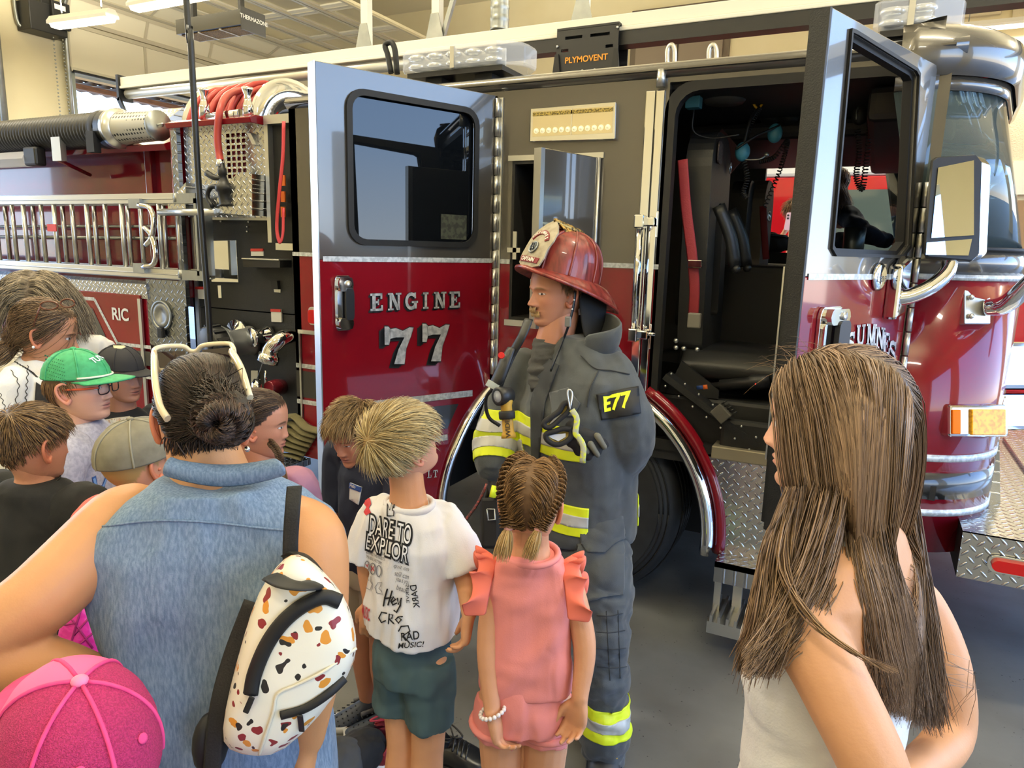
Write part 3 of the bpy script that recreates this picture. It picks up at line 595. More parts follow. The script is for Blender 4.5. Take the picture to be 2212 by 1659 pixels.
# stripes on the door
def dstripe(p0, p1, h, m, f, inv, parent, w=.003, name='stripe'):
    a, b = inv(*p0), inv(*p1)
    return MB().add([f(a[0], a[1]-h/2, w), f(b[0], b[1]-h/2, w), f(b[0], b[1]+h/2, w), f(a[0], a[1]+h/2, w)], [(0, 1, 2, 3)], False).build(name, m, parent)
dstripe((697, 559), (1064, 563), .022, m_stripe, fr, ir, RD)
dstripe((709, 884), (1020, 849), .032, m_stripe, fr, ir, RD)
m_band = MATS['charcoal band']
a0, a1 = ir(710, 903), ir(990, 872); b0, b1 = ir(714, 958), ir(966, 925)
MB().add([fr(*a0, .003), fr(*a1, .003), fr(*b1, .003), fr(*b0, .003)], [(0, 1, 2, 3)], False).build('stripe', m_band, RD)
dstripe((712, 986), (966, 944), .030, m_stripe, fr, ir, RD)
# arch trim on the door corner
MB().tube([fr(u, v, .005) for u, v in arcpts], .026, 10, res=24).build('arch_trim', m_chrome, RD)
# lettering: ENGINE 77
def door_sign(txt, p_lb, p_rb, p_lt, f, inv, parent, gapk=.28, name='lettering', shadow=True):
    a = inv(*p_lb); b = inv(*p_rb); t = inv(*p_lt); h = t[1]-a[1]; Wt = a[0]-b[0]; sl = (b[1]-a[1])/max(abs(Wt), 1e-6)
    n = len(txt); tot = sum(1.15 if c == 'M' else .72 if c == 'I' else 1.0 for c in txt); w = Wt/(tot+gapk*(n-1))
    A, B, _ = sign(txt, h, w, gapk*w, lambda u, v: f(a[0]-u, a[1]+v+sl*u, .006), lambda u, v: f(a[0]-u, a[1]+v+sl*u, .004), (-.13, -.1) if n > 2 else (-.18, -.11))
    if shadow: B.build(name+'_shadow', m_black, parent)
    return A.build(name, m_leaf, parent, 'silver lettering', fix=False)
door_sign('ENGINE', (799, 672), (995, 664), (799, 634), fr, ir, RD)
def one7(pl, pr, pt):
    door_sign('7', pl, pr, pt, fr, ir, RD, name='number')
one7((830, 786), (892, 786), (830, 705)); one7((911, 780), (969, 780), (911, 699))
door_sign('P', (742, 1050), (752, 1050), (742, 1034), fr, ir, RD, shadow=False)
door_sign('EL', (724, 1071), (750, 1070), (724, 1055), fr, ir, RD, shadow=False); door_sign('G', (919, 1010), (929, 1010), (919, 998), fr, ir, RD, shadow=False); door_sign('LT', (922, 1032), (944, 1030), (922, 1016), fr, ir, RD, shadow=False)
# chrome paddle handle
def handle(f, inv, p0, p1, parent):
    a = inv(*p0); b = inv(*p1); u0, u1 = max(a[0], b[0]), min(a[0], b[0]); z0, z1 = min(a[1], b[1]), max(a[1], b[1]); w = u0-u1; h = z1-z0
    g = lambda u, v, q=0: f(u0-u*w, z0+v*h, q)
    hb = MB().prism([(x, y) for x, y in rrect(0, 0, 1, 1, .18)], lambda u, v, q: g(u, v, .002+q), .012).build('door_handle', m_chrome, parent, bevel=.003)
    MB().prism(rrect(.12, .1, .9, .88, .12), lambda u, v, q: g(u, v, .013+q), .004).build('recess', m_black, hb)
    MB().prism(rrect(.1, .72, .95, .97, .14), lambda u, v, q: g(u, v, .012+q), .03).prism(rrect(.12, .03, .95, .24, .14), lambda u, v, q: g(u, v, .012+q), .028).prism(rrect(.08, .2, .38, .76, .1), lambda u, v, q: g(u, v, .014+q), .012).build('chrome_ends', m_chrome, hb, bevel=.004)
    MB().prism(rrect(.45, .2, .95, .78, .12), lambda u, v, q: g(u, v, .03+q), .018).build('grip', m_dark, hb, bevel=.005)
    MB().lathe([(.0, .0), (.014, 0), (.014, .01), (0, .01)], g(.62, .86, .04), nr_, 14).build('lock', m_alu, hb)
handle(fr, ir, (722, 714), (756, 595), RD)
# front door (open, window rolled down)
ff, iff, nf_, ef_ = door_frame(XE+.01, (-.365, -.854))
Wf = iff(1796, 40)[0]; print('Wf', Wf)
fz_b = .86; belt = iff(1850, 597)[1]
wo = [iff(*p) for p in ((1838, 72), (1848, 76), (1975, 154), (1981, 165), (1962, 530), (1945, 551), (1806, 546), (1797, 530))]
print('front door window', wo)
FDm = MB().prism([(0, Z_T-.02), (0, belt), (Wf, belt), (Wf, Z_T)], ff, -.05, [wo]).build('door', m_grey, FE, 'front cab door, window open', bevel=.003)
MB().prism([(0, belt), (0, 1.1), (.25, fz_b), (Wf, fz_b), (Wf, belt)], ff, -.05).build('lower_panel', m_red, FDm, 'bright dark red lower door skin', bevel=.003)
ctr = np.mean(wo, 0); big = [tuple(ctr+(np.array(p)-ctr)*1.035) for p in wo]
MB().prism(big, lambda u, v, w: ff(u, v, w+.001), .008, [wo]).build('window_seal', m_black, FDm)
sm = [tuple(ctr+(np.array(p)-ctr)*.955) for p in wo]
MB().prism(wo, lambda u, v, w: ff(u, v, w-.012), -.03, [sm]).build('window_channel', m_black, FDm)
MB().prism([(Wf, fz_b), (Wf+.012, fz_b), (Wf+.012, Z_T), (Wf, Z_T)], ff, -.05).build('edge_cover', m_blk, FDm)
MB().prism([(Wf-.04, fz_b+.02), (Wf, fz_b+.02), (Wf, Z_T), (Wf-.04, Z_T)], lambda u, v, w: ff(u, v, -.05+w), -.018).build('edge_seal', m_blk, FDm)
MB().prism([(.05, fz_b+.03), (Wf-.04, fz_b+.03), (Wf-.04, belt-.02), (.05, belt-.02)], lambda u, v, w: ff(u, v, -.05+w), -.02).build('inner_liner', m_int, FDm)
MB().prism([(Wf-.006, 1.1), (Wf+.002, 1.1), (Wf+.002, belt+.03), (Wf-.006, belt+.03)], lambda u, v, w: ff(u, v, -.069+w), -.006).build('liner_edge', m_alu, FDm)
dstripe((1745, 598), (1960, 598), .020, m_stripe, ff, iff, FDm)
mb = MB()
for z in np.arange(1.12, 1.99, .095): mb.cyl(ff(-.012, z, .012), ff(-.012, z+.09, .012), .013, 10)
mb.build('hinge', m_alu, FDm)
q = iff(1895, 598); em = MB().lathe([(0, 0), (.05, 0), (.05, .006), (.04, .012), (0, .012)], ff(q[0], q[1], .004), nf_, 28).build('badge', m_chrome, FDm, 'oval chrome badge')
em2 = MB(); put_text(em2, 'lynx'[:0]+'Lyse', .045, lambda u, v, w: ff(q[0]-u, q[1]+v-.003, .0175)); em2.build('badge_script', mat('dark script', '#3b3d40', .4), em)
handle(ff, iff, (1752, 800), (1816, 660), FDm)
# arched SUMNES lettering
def arc_sign():
    A, B = MB(), MB(); txt = 'OSUMNES'; pts = [(1812, 752, 794), (1834, 720, 764), (1855, 702, 748), (1878, 699, 746), (1897, 705, 752), (1911, 716, 764), (1924, 733, 782)]
    ws = [17, 17, 19, 21, 20, 17, 16]
    for ch, (cx_, yt, yb), wpx in zip(txt, pts, ws):
        bl = np.array(iff(cx_-wpx*.5, yb)); br = np.array(iff(cx_+wpx*.5, yb+(cx_-1880)*.12)); tl = np.array(iff(cx_-wpx*.5+2, yt))
        for pg in glyph(ch):
            uv = [bl+(br-bl)*p[0]+(tl-bl)*p[1] for p in pg]
            A.add([ff(u, v, .006) for u, v in uv], [list(range(len(uv)))], False)
            B.add([ff(u-.008, v-.008, .003) for u, v in uv], [list(range(len(uv)))], False)
    B.build('lettering_shadow', m_black, FDm); A.build('lettering', m_leaf, FDm, 'arched silver lettering', fix=False)
arc_sign()
# mirror with chrome arm
mc = [iff(*p) for p in ((1912, 690), (1935, 600))]
A0 = ff(mc[0][0], mc[0][1], 0); mir = (ff(mc[1][0], mc[1][1], 0))
base = MB().prism([(0, 0), (.085, .02), (.085, .24), (0, .2)], lambda u, v, w: ff(mc[0][0]+.03-u, mc[0][1]+v, w), .05).build('mirror_arm', m_chrome, FDm, 'chrome mirror arm', bevel=.012)
dm = (A0-CAM)@fw
MB().tube([P(1925, 645, dm-.02), P(1965, 640, dm-.04), P(2010, 620, dm-.06), P(2045, 588, dm-.06), P(2052, 555, dm-.05)], [.04, .036, .036, .034, .03], 12, res=24, flat=.8).build('arm_tube', m_chrome, base)
def face(px, py, d): return P(px, py, d)
dM = dm-.08
hs = [P(2010, 348, dM), P(2020, 340, dM), P(2105, 334, dM), P(2118, 350, dM), P(2112, 552, dM), P(2095, 566, dM), P(2000, 558, dM), P(1993, 545, dM)]
bk = [P(px, py, dM+.11) for px, py in ((2022, 358), (2035, 348), (2125, 342), (2142, 362), (2132, 545), (2112, 562), (2018, 556), (2008, 540))]
fr0 = [np.mean(hs, 0)+(p-np.mean(hs, 0))*.97-fw*.012 for p in hs]
MH = MB().rings([hs, [a*.4+b*.6+rt*.012 for a, b in zip(hs, bk)], bk], smooth=False).build('mirror_housing', m_chrome, FDm, 'chrome mirror housing', bevel=.012)
MB().rings([hs, fr0], cap0=False).build('mirror_frame', m_dark, MH)
def quad(p, d, m, name, par): return MB().add([P(x, y, d) for x, y in p], [(0, 1, 2, 3)], False).build(name, m, par)
m_mir = mat('mirror glass', '#dfe6ea', .01, 1.0)
quad([(2027, 362), (2104, 346), (2104, 508), (2012, 514)], dM-.016, m_mir, 'mirror_glass', MH); quad([(2002, 524), (2100, 516), (2092, 552), (2000, 550)], dM-.016, m_mir, 'mirror_glass', MH)
# ---------------------------------------------------------------- curved cab front
def plan(k, set_=0.0, grow=0.0):
    """front outline in plan from the near hinge pillar round to the far side"""
    R = .4; c = V3(.14-set_, D+R, 0); pts = [V3(XE+.02, D, 0)]
    pts += [c+(R+grow)*V3(math.sin(a), -math.cos(a), 0) for a in np.linspace(.02, PI/2-.12, 12)]
    pts += [V3(.60-set_+grow, D+.75, 0), V3(.64-set_+grow, D+1.25, 0), V3(.60-set_+grow, D+1.75, 0)]
    c2 = V3(.14-set_, Yf-R, 0); pts += [c2+(R+grow)*V3(math.cos(a), math.sin(a), 0) for a in np.linspace(.12, PI/2, 8)]+[V3(XE+.02, Yf, 0)]
    return pts
def front(z0, z1, m, name, s0=0, s1=0, grow=0, label=None, n=2, fnz=None):
    rs = [[p+ZUP*(z0+(z1-z0)*k) for p in plan(0, s0+(s1-s0)*k, grow)] for k in np.linspace(0, 1, n)]
    o = MB().rings(rs, closed=False).build(name, m, FE, label); md = o.modifiers.new('thick', 'SOLIDIFY'); md.thickness = .015; md.offset = 0; return o
zlow = PY(2110, 1100, D+.35)[2]
zA = PY(2128, 972, D+.3)[2]; zB = PY(2120, 1085, D+.3)[2]
front(zlow-.12, Z_S-.012, m_red, 'front_skin', label='dark red curved cab front'); front(Z_S-.012, Z_S+.01, m_stripe, 'stripe', grow=.003)
front(Z_S+.01, Z_S+.10, m_grey, 'cowl'); front(zA-.012, zA+.016, m_stripe, 'stripe', grow=.004); front(zB-.012, zB+.016, m_stripe, 'stripe', grow=.004); front(zB+.06, zA-.06, m_band, 'stripe', grow=.003)
front(Z_S+.10, Z_S+.115, m_black, 'glass_seal', grow=.006)
def wsh(k): return .02+.13*k
o = front(Z_S+.11, Z_T-.10, mat('windshield glass', '#a8c0c4', .01, 0, spec=1.0, trans=.85, ior=1.45), 'windshield', wsh(0), wsh(1), 0, 'wraparound windshield')
front(Z_T-.10, Z_T-.05, m_grey, 'visor_trim', wsh(1), wsh(1), .012)
rs = []
for gz, gr in ((-.05, .03), (-.03, .05), (.04, .06), (.10, .04), (.14, -.02), (.155, -.12)): rs.append([p+ZUP*(Z_T+gz) for p in plan(0, wsh(1), gr)])
rs.append([V3(XE-.02, p[1], Z_T+.15) for p in plan(0, wsh(1), 0)])
MB().rings(rs, closed=False).build('roof_cap', m_grey, FE, 'rounded charcoal roof front')
MB().span((XE-.03, D+.005, 1.1), (XE+.06, D+.05, Z_T)).build('door_pillar', m_grey, FE)
# dash, wheel and sun visor seen through the glass
MB().span((.0, D+.1, 1.2), (.42, Yf-.1, 1.62)).build('dashboard', m_int, FE, bevel=.03)
MB().tube([V3(.12-.1*math.cos(q)*.4, D+.62+.2*math.cos(q), 1.72+.2*math.sin(q)*.8) for q in np.linspace(0, 2*PI, 32)], .014, 8).build('steering_wheel', m_black, FE)
# wiper motor, turn-signal pod, headlamps
zt = PY(2110, 905, D+.25)
def pod(px0, py0, px1, py1, d0, d1, thick, m, name, par, bevel=.008):
    a = [P(px0, py0, d0), P(px1, py0+(0), d1), P(px1, py1, d1), P(px0, py1, d0)]; n = nrm(np.cross(a[1]-a[0], a[3]-a[0])); n = n if n@fw < 0 else -n
    return MB().rings([[p-n*thick for p in a], [p+n*.0 for p in a]], smooth=False).build(name, m, par, bevel=bevel)
dpd = (PY(2095, 910, D+.10)-CAM)@fw
tp = pod(2052, 874, 2180, 944, dpd-.06, dpd-.02, .10, m_chrome, 'turn_signal', FE, .012)
pod(2058, 885, 2077, 938, dpd-.068, dpd-.066, .02, mat('orange lens', '#e5720f', .12, emit='#e5720f', estr=.1), 'side_marker', tp, .004)
pod(2100, 884, 2174, 940, dpd-.058, dpd-.034, .02, mat('yellow lens', '#f2b21c', .12, noise=(60, '#c98a10', .45, .6), emit='#f2b21c', estr=.1), 'lens', tp, .004)
dh = (PY(2180, 790, D+.36)-CAM)@fw
hl = pod(2152, 738, 2300, 842, dh-.03, dh+.05, .12, m_chrome, 'headlamp', FE, .02)
pod(2160, 752, 2208, 828, dh-.038, dh-.012, .02, m_clear, 'lens', hl, .008); pod(2216, 752, 2290, 828, dh-.01, dh+.04, .02, m_clear, 'lens', hl, .008)
pod(2165, 850, 2300, 930, dh-.02, dh+.05, .1, m_chrome, 'lower_bezel', hl, .02)
da = (PY(2100, 660, D+.07)-CAM)@fw
bp = pod(2084, 626, 2140, 700, da-.03, da-.01, .03, m_alu, 'mirror_bracket', FE, .004)
MB().tube([P(2130, 665, da-.02), P(2165, 660, da-.06), P(2195, 640, da-.12), P(2240, 590, da-.2)], [.045, .05, .045, .03], 12, res=20, flat=.7).build('bracket_arm', m_chrome, bp)
for py in (642, 683): MB().ball(P(2098, py, da-.035), .011, 10, 6).build('bolt', m_alu, bp)
# bumper with tread plate
bz1 = PY(2085, 1148, D-.05)[2]; bz0 = PY(2090, 1250, D-.05)[2]; bx0 = PY(2080, 1148, D-.05)[0]
BM = MB().span((bx0, D-.05, bz0), (1.35, D-.045, bz1)).build('bumper', dp_xz, FE, 'tread plate front bumper')
MB().span((bx0, D-.05, bz1-.004), (1.35, Yf+.05, bz1)).build('bumper_top', dp_xy, BM)
MB().span((bx0, D-.04, bz0), (1.34, Yf+.04, bz1-.01)).build('bumper_core', m_black, BM)
MB().span((.78, D+.75, bz1), (1.3, Yf-.75, bz1+.02)).build('tray', dp_xy, BM, bevel=.004)
MB().prism([(.5, bz1), (.60, bz1), (.56, bz1+.28), (.44, bz1+.28)], lambda u, v, w: V3(u, D+.42+w, v), 1.4).build('front_gusset', dp_yz, BM)
a = PY(2135, 1196, D-.06); b = PY(2260, 1262, D-.06)
lp = MB().prism(rrect(a[0], b[2]+.01, b[0], a[2], .03), lambda u, v, w: V3(u, D-.055+w, v), -.012).build('warning_light', m_chrome, BM, bevel=.004)
MB().prism(rrect(a[0]+.012, b[2]+.022, b[0]-.01, a[2]-.012, .025), lambda u, v, w: V3(u, D-.066+w, v), -.02).build('lens', m_redlens, lp, bevel=.006)
# step well under the front door
zs1 = S(1600, 985)[1]; zs0 = S(1560, 1195)[1]
ST = MB().prism([(-.60, .88), (XE+.05, .88), (XE+.05, .42), (-.50, .42)], side, .02).build('step_well', dp_xz, FE, 'tread plate step side')
MB().span((-.50, D-.12, .40), (XE+.1, D+.05, .425)).span((-.5, D-.12, .33), (XE+.1, D-.115, .425)).build('step_tread', dp_xy, ST)
MB().span((-.50, D-.08, .13), (-.47, D-.06, .4)).span((-.42, D-.06, .16), (-.38, D-.04, .4)).span((-.5, D-.2, .12), (XE, D+.05, .175)).build('lower_step', m_alu, ST)
mb = MB()
for x in np.arange(-.49, XE, .035): mb.span((x, D-.2, .175), (x+.012, D+.03, .205))
mb.build('step_grip', m_alu, ST)
MB().span((XO+.3, D-.01, .865), (XE, D+.12, .925)).build('door_sill', mat('worn sill plate', '#a79f8a', .4, .5), FE, bevel=.006)
# ---------------------------------------------------------------- mid panel fittings
a = S(1150, 236); b = S(1335, 310)
SL = MB().prism([(S(1150, 237)[0], S(1152, 308)[1]), (S(1333, 305)[0], S(1335, 303)[1]), (S(1335, 222)[0], S(1335, 222)[1]), (S(1150, 237)[0], S(1150, 237)[1])], side, -.03).build('scene_light', m_chrome, FE, 'chrome scene light with LED row', bevel=.006)
x0, x1 = a[0]+.02, b[0]-.02; z0, z1 = 2.295, 2.43
z0 = S(1160, 300)[1]+.005; z1 = S(1240, 238)[1]
MB().span((x0, D-.034, z0), (x1, D-.03, z1)).build('reflector', mat('lamp reflector', '#e9dfc4', .12, .9), SL)
mb = MB()
for k in range(12): mb.lathe([(0, .006), (.006, .004), (.013, -.002), (.013, 0)], (x0+.02+(x1-x0-.04)*k/11, D-.036, z0+.025), (0, -1, 0), 10)
mb.build('led_row', mat('led', '#f5eec8', .2, emit='#fff2c0', estr=.3), SL)
mb = MB(); mb.span((x0, D-.037, z1-.022), (x1, D-.034, z1-.006)); mb.build('led_strip', mat('yellow led strip', '#b39a49', .4, noise=(140, '#5e5022', .45, .55)), SL)
mb = MB(); mb.span(((x0+x1)/2-.003, D-.037, z0), ((x0+x1)/2+.003, D-.033, z1)); mb.build('divider', m_chrome, SL)
# small compartment with open door
gd = MB().span((gx0-.02, D-.008, gz1), (gx1+.02, D, gz1+.025)).span((gx0-.02, D-.01, gz0-.03), (gx1+.02, D+.01, gz0)).build('locker', m_alu, FE, 'small side locker standing open')
MB().prism([(gx0-.0, gz0), (gx1, gz0), (gx1, gz1), (gx0, gz1)], side, .45, [[(gx0+.015, gz0+.015), (gx1-.015, gz0+.015), (gx1-.015, gz1-.015), (gx0+.015, gz1-.015)]]).span((gx0, D+.44, gz0), (gx1, D+.46, gz1)).build('locker_box', mat('locker inside', '#20201f', .6), gd)
ld_a = PY(1305, 345, D); hd = V3(gx1+.005, D-.01, 0); e2 = nrm(V3(-.30, -.95, 0)); n2 = V3(-e2[1], e2[0], 0); n2 = -n2 if n2[1] > 0 else n2
MB().prism([(0, gz0+.01), (.4, gz0+.01), (.4, gz1), (0, gz1)], lambda u, v, w: hd+e2*u+n2*w+ZUP*v, -.03).build('locker_door', m_grey, gd, 'charcoal locker door', bevel=.003)
MB().prism([(.38, gz0+.01), (.405, gz0+.01), (.405, gz1), (.38, gz1)], lambda u, v, w: hd+e2*u+n2*(w+.004)+ZUP*v, -.04).build('locker_door_edge', m_alu, gd)
MB().cyl(hd+V3(0, -.012, gz0), hd+V3(0, -.012, gz1), .008).build('locker_hinge', m_alu, gd)
MB().span((gx0+.02, D-.014, S(1103, 560)[1]), (gx0+.04, D-.0, S(1103, 500)[1])).span((gx0-.01, D-.014, S(1103, 545)[1]), (gx0+.06, D-.004, S(1103, 535)[1])).build('latch', m_alu, gd)
# grab handle
gx = S(1386, 600)[0]; g1 = S(1385, 480)[1]; g0 = S(1380, 720)[1]
GH = MB().cyl((gx, D-.075, g0), (gx, D-.075, g1), .017, 16).build('grab_handle', m_chrome, FE, 'vertical chrome grab handle')
for z in (g0, g1): MB().span((gx-.022, D-.1, z-.03), (gx+.022, D-.05, z+.03)).span((gx+.005, D-.06, z-.02), (gx+.06, D-.01, z+.02)).span((gx+.02, D-.012, z-.07), (gx+.065, D, z+.05)).build('bracket', m_chrome, GH, bevel=.006)
# marker light and side rail on the rear post
a = S(672, 668); b = S(702, 700)
mk = MB().prism(rrect(a[0]-.01, b[1]-.01, a[0]+.15, a[1]+.015, .02), side, -.012).build('side_light', m_alu, FE, bevel=.003)
MB().prism(rrect(a[0], b[1], a[0]+.14, a[1], .018), side, -.03).build('lens', m_redlens, mk, bevel=.005)
zz = S(650, 716)[1]; MB().span((S(647, 716)[0], D-.015, zz-.01), (XD, D, zz+.012)).build('rail_bead', m_alu, FE)
x = S(653, 850)[0]; MB().span((x-.006, D-.012, S(660, 975)[1]), (x+.006, D, zz-.01)).build('door_rod', m_alu, FE)
MB().span((S(680, 250)[0]-.02, D-.02, S(684, 355)[1]), (S(690, 250)[0]+.05, D, S(684, 250)[1])).build('side_lamp', m_clear, FE, bevel=.008)
# light bars on the cab roof
def light_bar(x0, x1, y0, y1, z, label, h=.115, tap=.12):
    t = MB().span((x0+.03, y0+.02, z-.025), (x1-.1, y1-.02, z)).build('light_bar', m_dark, FE, label)
    pl = [(x0, y0+.02), (x0+.02, y0), (x1-tap, y0), (x1-.01, y0+.09), (x1, y0+.14), (x1, y1-.14), (x1-tap, y1), (x0+.02, y1), (x0, y1-.02)]; cx_, cy_ = (x0+x1)/2, (y0+y1)/2
    MB().rings([[V3(cx_+(x-cx_)*k, cy_+(y-cy_)*k, z+q) for x, y in pl] for q, k in ((0, .98), (.015, 1), (h-.02, 1), (h, .95))], smooth=False).build('clear_dome', m_clear, t, 'clear dome', bevel=.006)
    mb = MB()
    for x in np.arange(x0+.07, x1-tap+.03, .115):
        for q in (.035, .08): mb.ball((x, y0+.05, z+q), (.052, .03, .02), 12, 8)
    mb.build('reflectors', mat('lamp silver', '#e4e8ea', .15, .9), t); MB().span((x0+.03, y0+.09, z+.01), (x1-tap, y0+.1, z+h-.02)).build('backplate', mat('bright lamp plate', '#e6e6e2', .3, .3), t)
    MB().span(((x0+x1)/2-.012-.03, y0-.003, z+.002), ((x0+x1)/2+.012-.03, y0+.02, z+h-.01)).build('divider', m_alu, t)
    MB().span((x0+.12, y0+.06, z-.10), (x0+.22, y0+.2, z-.02)).span((x1-.28, y0+.06, z-.10), (x1-.18, y0+.2, z-.02)).build('bracket', m_black, t)
light_bar(-2.36, -1.66, D+.1, D+.45, 2.675, 'clear light bar above the rear cab door')
light_bar(-.12, .22, D+.35, Yf-.35, 2.72, 'clear light bar over the windshield', .13)
MB().tube([PY(845, 158, D+.25), PY(838, 120, D+.25), PY(832, 98, D+.25), PY(845, 92, D+.25), PY(853, 108, D+.25), PY(858, 160, D+.25)], .016, 8, res=24).build('grab_loop', m_black, FE)
for px in (1450, 1540): MB().tube([PY(px-8, 140, D+.5), PY(px-8, 108, D+.5), PY(px, 97, D+.5), PY(px+7, 108, D+.5), PY(px+7, 140, D+.5)], .012, 8, res=20).build('roof_loop', m_alu, FE)
MB().span((.25, D+.95, Z_T+.14), (.4, D+1.0, Z_T+.24)).build('roof_antenna', m_black, FE)
# ---------------------------------------------------------------- cab interior
def seat(c, face, wmat, hz, name_label, horse=True):
    """high-backed crew seat; c = base point, face = +1 faces forward (+X) / -1 faces rear"""
    q = lambda x, y, z: V3(c[0]+face*x, c[1]+y, c[2]+z)
    st = MB().rings([[q(x, y, z) for y, z in ((-.21, .02), (-.23, .07), (-.18, .12), (.18, .12), (.23, .07), (.21, .02))] for x in (.0, .12, .4, .46)]).build('seat', m_vinyl, FE, name_label, bevel=.02)
    out = rrect(-.23, .08, .23, hz, (.14, .14, .04, .04), 6)
    holes = [rrect(-.1, .32, .1, hz-.26, (.09, .09, .04, .04), 6)] if horse else []
    MB().prism(out, lambda u, v, w: q(-.06-w-(v*.1), u, v), .1, holes).build('seat_back', wmat, st, bevel=.025)
    if horse: MB().prism(rrect(-.11, .3, .11, hz-.25, .05), lambda u, v, w: q(-.15-w-(v*.1), u, v), .02).build('seat_back_pan', m_black, st)
    MB().lathe([(0, 0), (.03, 0), (.03, .004), (0, .004)], q(-.055-hz*.1, .13, hz-.13), (face, -.0, 0), 18).build('seat_badge', m_alu, st)
    return st
# seat built to read as in the photo: back panel at the near rear of the front opening, facing forward
a = PY(1515, 300, D+.35); b = PY(1600, 700, D+.35)
s1 = MB().prism(rrect(-.23, 0, .23, 1.02, (.17, .17, .04, .04), 7), lambda u, v, w: V3(a[0]-.03+w*1.0-(1-v)*-.02, D+.42+u, 1.32+v), .12, [rrect(-.07, .15, .11, .70, (.085, .085, .03, .03), 6)]).build('crew_seat', m_vinyl, FE, 'black crew seat with horseshoe back', bevel=.03)
MB().prism(rrect(-.1, .1, .13, .72, .05), lambda u, v, w: V3(a[0]-.06+w, D+.42+u, 1.32+v), .03).build('back_pan', m_black, s1)
MB().rings([[V3(x, y, z) for y, z in ((D+.14, 1.20), (D+.12, 1.27), (D+.2, 1.33), (D+.66, 1.33), (D+.72, 1.27), (D+.7, 1.2))] for x in (a[0]+.02, a[0]+.1, a[0]+.44, a[0]+.52)]).build('cushion', m_vinyl, s1, bevel=.02)
for pp, r in ((PY(1550, 345, D+.30), .028),): MB().lathe([(0, 0), (r, 0), (r, .004), (r*.7, .004), (r*.7, .001), (0, .001)], (a[0]+.105, D+.56, 2.20), (1, 0, 0), 20).build('seat_badge', m_alu, s1)
MB().prism(rrect(-.045, -.05, .045, .05, .03), lambda u, v, w: V3(a[0]+.1+w, D+.30+u, 2.24+v), .006).build('patch', mat('worn patch', '#5c4f4b', .6, noise=(70, '#2c2526', .4, .6)), s1)
for dy in (.27, .6): MB().tube([V3(a[0]+.12, D+dy, 2.0), V3(a[0]+.18, D+dy+.03, 1.86), V3(a[0]+.21, D+dy+.05, 1.72)], .014, 6, res=8, flat=2.2).ball((a[0]+.215, D+dy+.05, 1.71), .022, 10, 6).build('strap_pin', m_vinyl, s1)
b2 = PY(1640, 420, D+1.5)
s2 = MB().prism(rrect(-.2, 0, .2, .78, (.15, .15, .04, .04), 7), lambda u, v, w: V3(b2[0]-.08+w, D+1.6+u, 1.45+v), .13).build('crew_seat', m_taupe, FE, 'grey crew seat farther inside the cab', bevel=.03)
MB().prism(rrect(-.27, -.02, -.02, .76, (.1, .1, .04, .04), 7), lambda u, v, w: V3(b2[0]-.12+w, D+1.5+u, 1.45+v), .1).build('seat_side', m_vinyl, s2, bevel=.03)
MB().lathe([(0, 0), (.032, 0), (.032, .004), (.022, .004), (.022, .001), (0, .001)], (b2[0]+.052, D+1.62, 2.02), (1, -.2, 0), 18).build('seat_badge', m_alu, s2)
MB().span((-1.0, D+1.0, .9), (XE+.1, D+1.5, 1.72)).build('engine_cover', m_int, FE, 'black engine cover', bevel=.04)
MB().span((-1.0, D+.1, .88), (XE-.15, D+.95, 1.12)).span((-.55, D+.02, .9), (XE-.2, D+.06, 1.05)).build('seat_box', m_int, FE, bevel=.02)
for p0, p1 in (((1440, 810), (1640, 960)),):
    q0, q1 = PY(*p0, D+.06), PY(*p1, D+.06); MB().bar(q0, q1, .03, .09, (0, -1, 0)).build('wheel_arch_cover', m_blk, FE)
mb = MB()
for k in np.linspace(.05, .95, 7):
    for s_ in (-1, 1): MB().ball(q0+(q1-q0)*k+V3(.02*s_*.6, -.05, .03*s_), .006, 6, 4).build('panel_stud', m_alu, FE)
MB().prism([(PY(1475, 740, D+.1)[0], 1.28), (PY(1560, 760, D+.1)[0], 1.16), (PY(1560, 760, D+.1)[0], 1.12), (PY(1445, 740, D+.1)[0], 1.12)], lambda u, v, w: V3(u, D+.1+w, v), .02).build('seat_bracket', m_black, FE)
mb = MB()
for px, py in ((1460, 751), (1477, 753), (1506, 755), (1460, 736)): mb.ball(PY(px, py, D+.09), .012, 10, 6)
mb.build('bracket_bolts', m_alu, FE)
# belts, red
m_belt = mat('dark red webbing', '#86262f', .6, bump=(200, .2))
bp_ = [PY(1474, 345, D+.1), PY(1482, 450, D+.1), PY(1494, 545, D+.1), PY(1500, 620, D+.1), PY(1497, 690, D+.12)]
SB = MB().tube(bp_, .024, 8, res=24, flat=.12, upv=(0, 1, 0)).build('seat_belt', m_belt, FE, 'dark red seat belt')
c = PY(1500, 570, D+.08); MB().span(c-V3(.03, .012, .018), c+V3(.035, .012, .018)).build('buckle', m_chrome, SB, bevel=.004)
c = PY(1500, 690, D+.1); MB().span(c-V3(.03, .015, .04), c+V3(.03, .015, .03)).build('buckle_end', mat('grey plastic', '#77746c', .5), SB, bevel=.006)
MB().tube([PY(1648, 445, D+1.4), PY(1652, 520, D+1.4), PY(1655, 560, D+1.4)], .02, 8, res=10, flat=.15, upv=(0, 1, 0)).build('seat_belt', m_belt, FE)
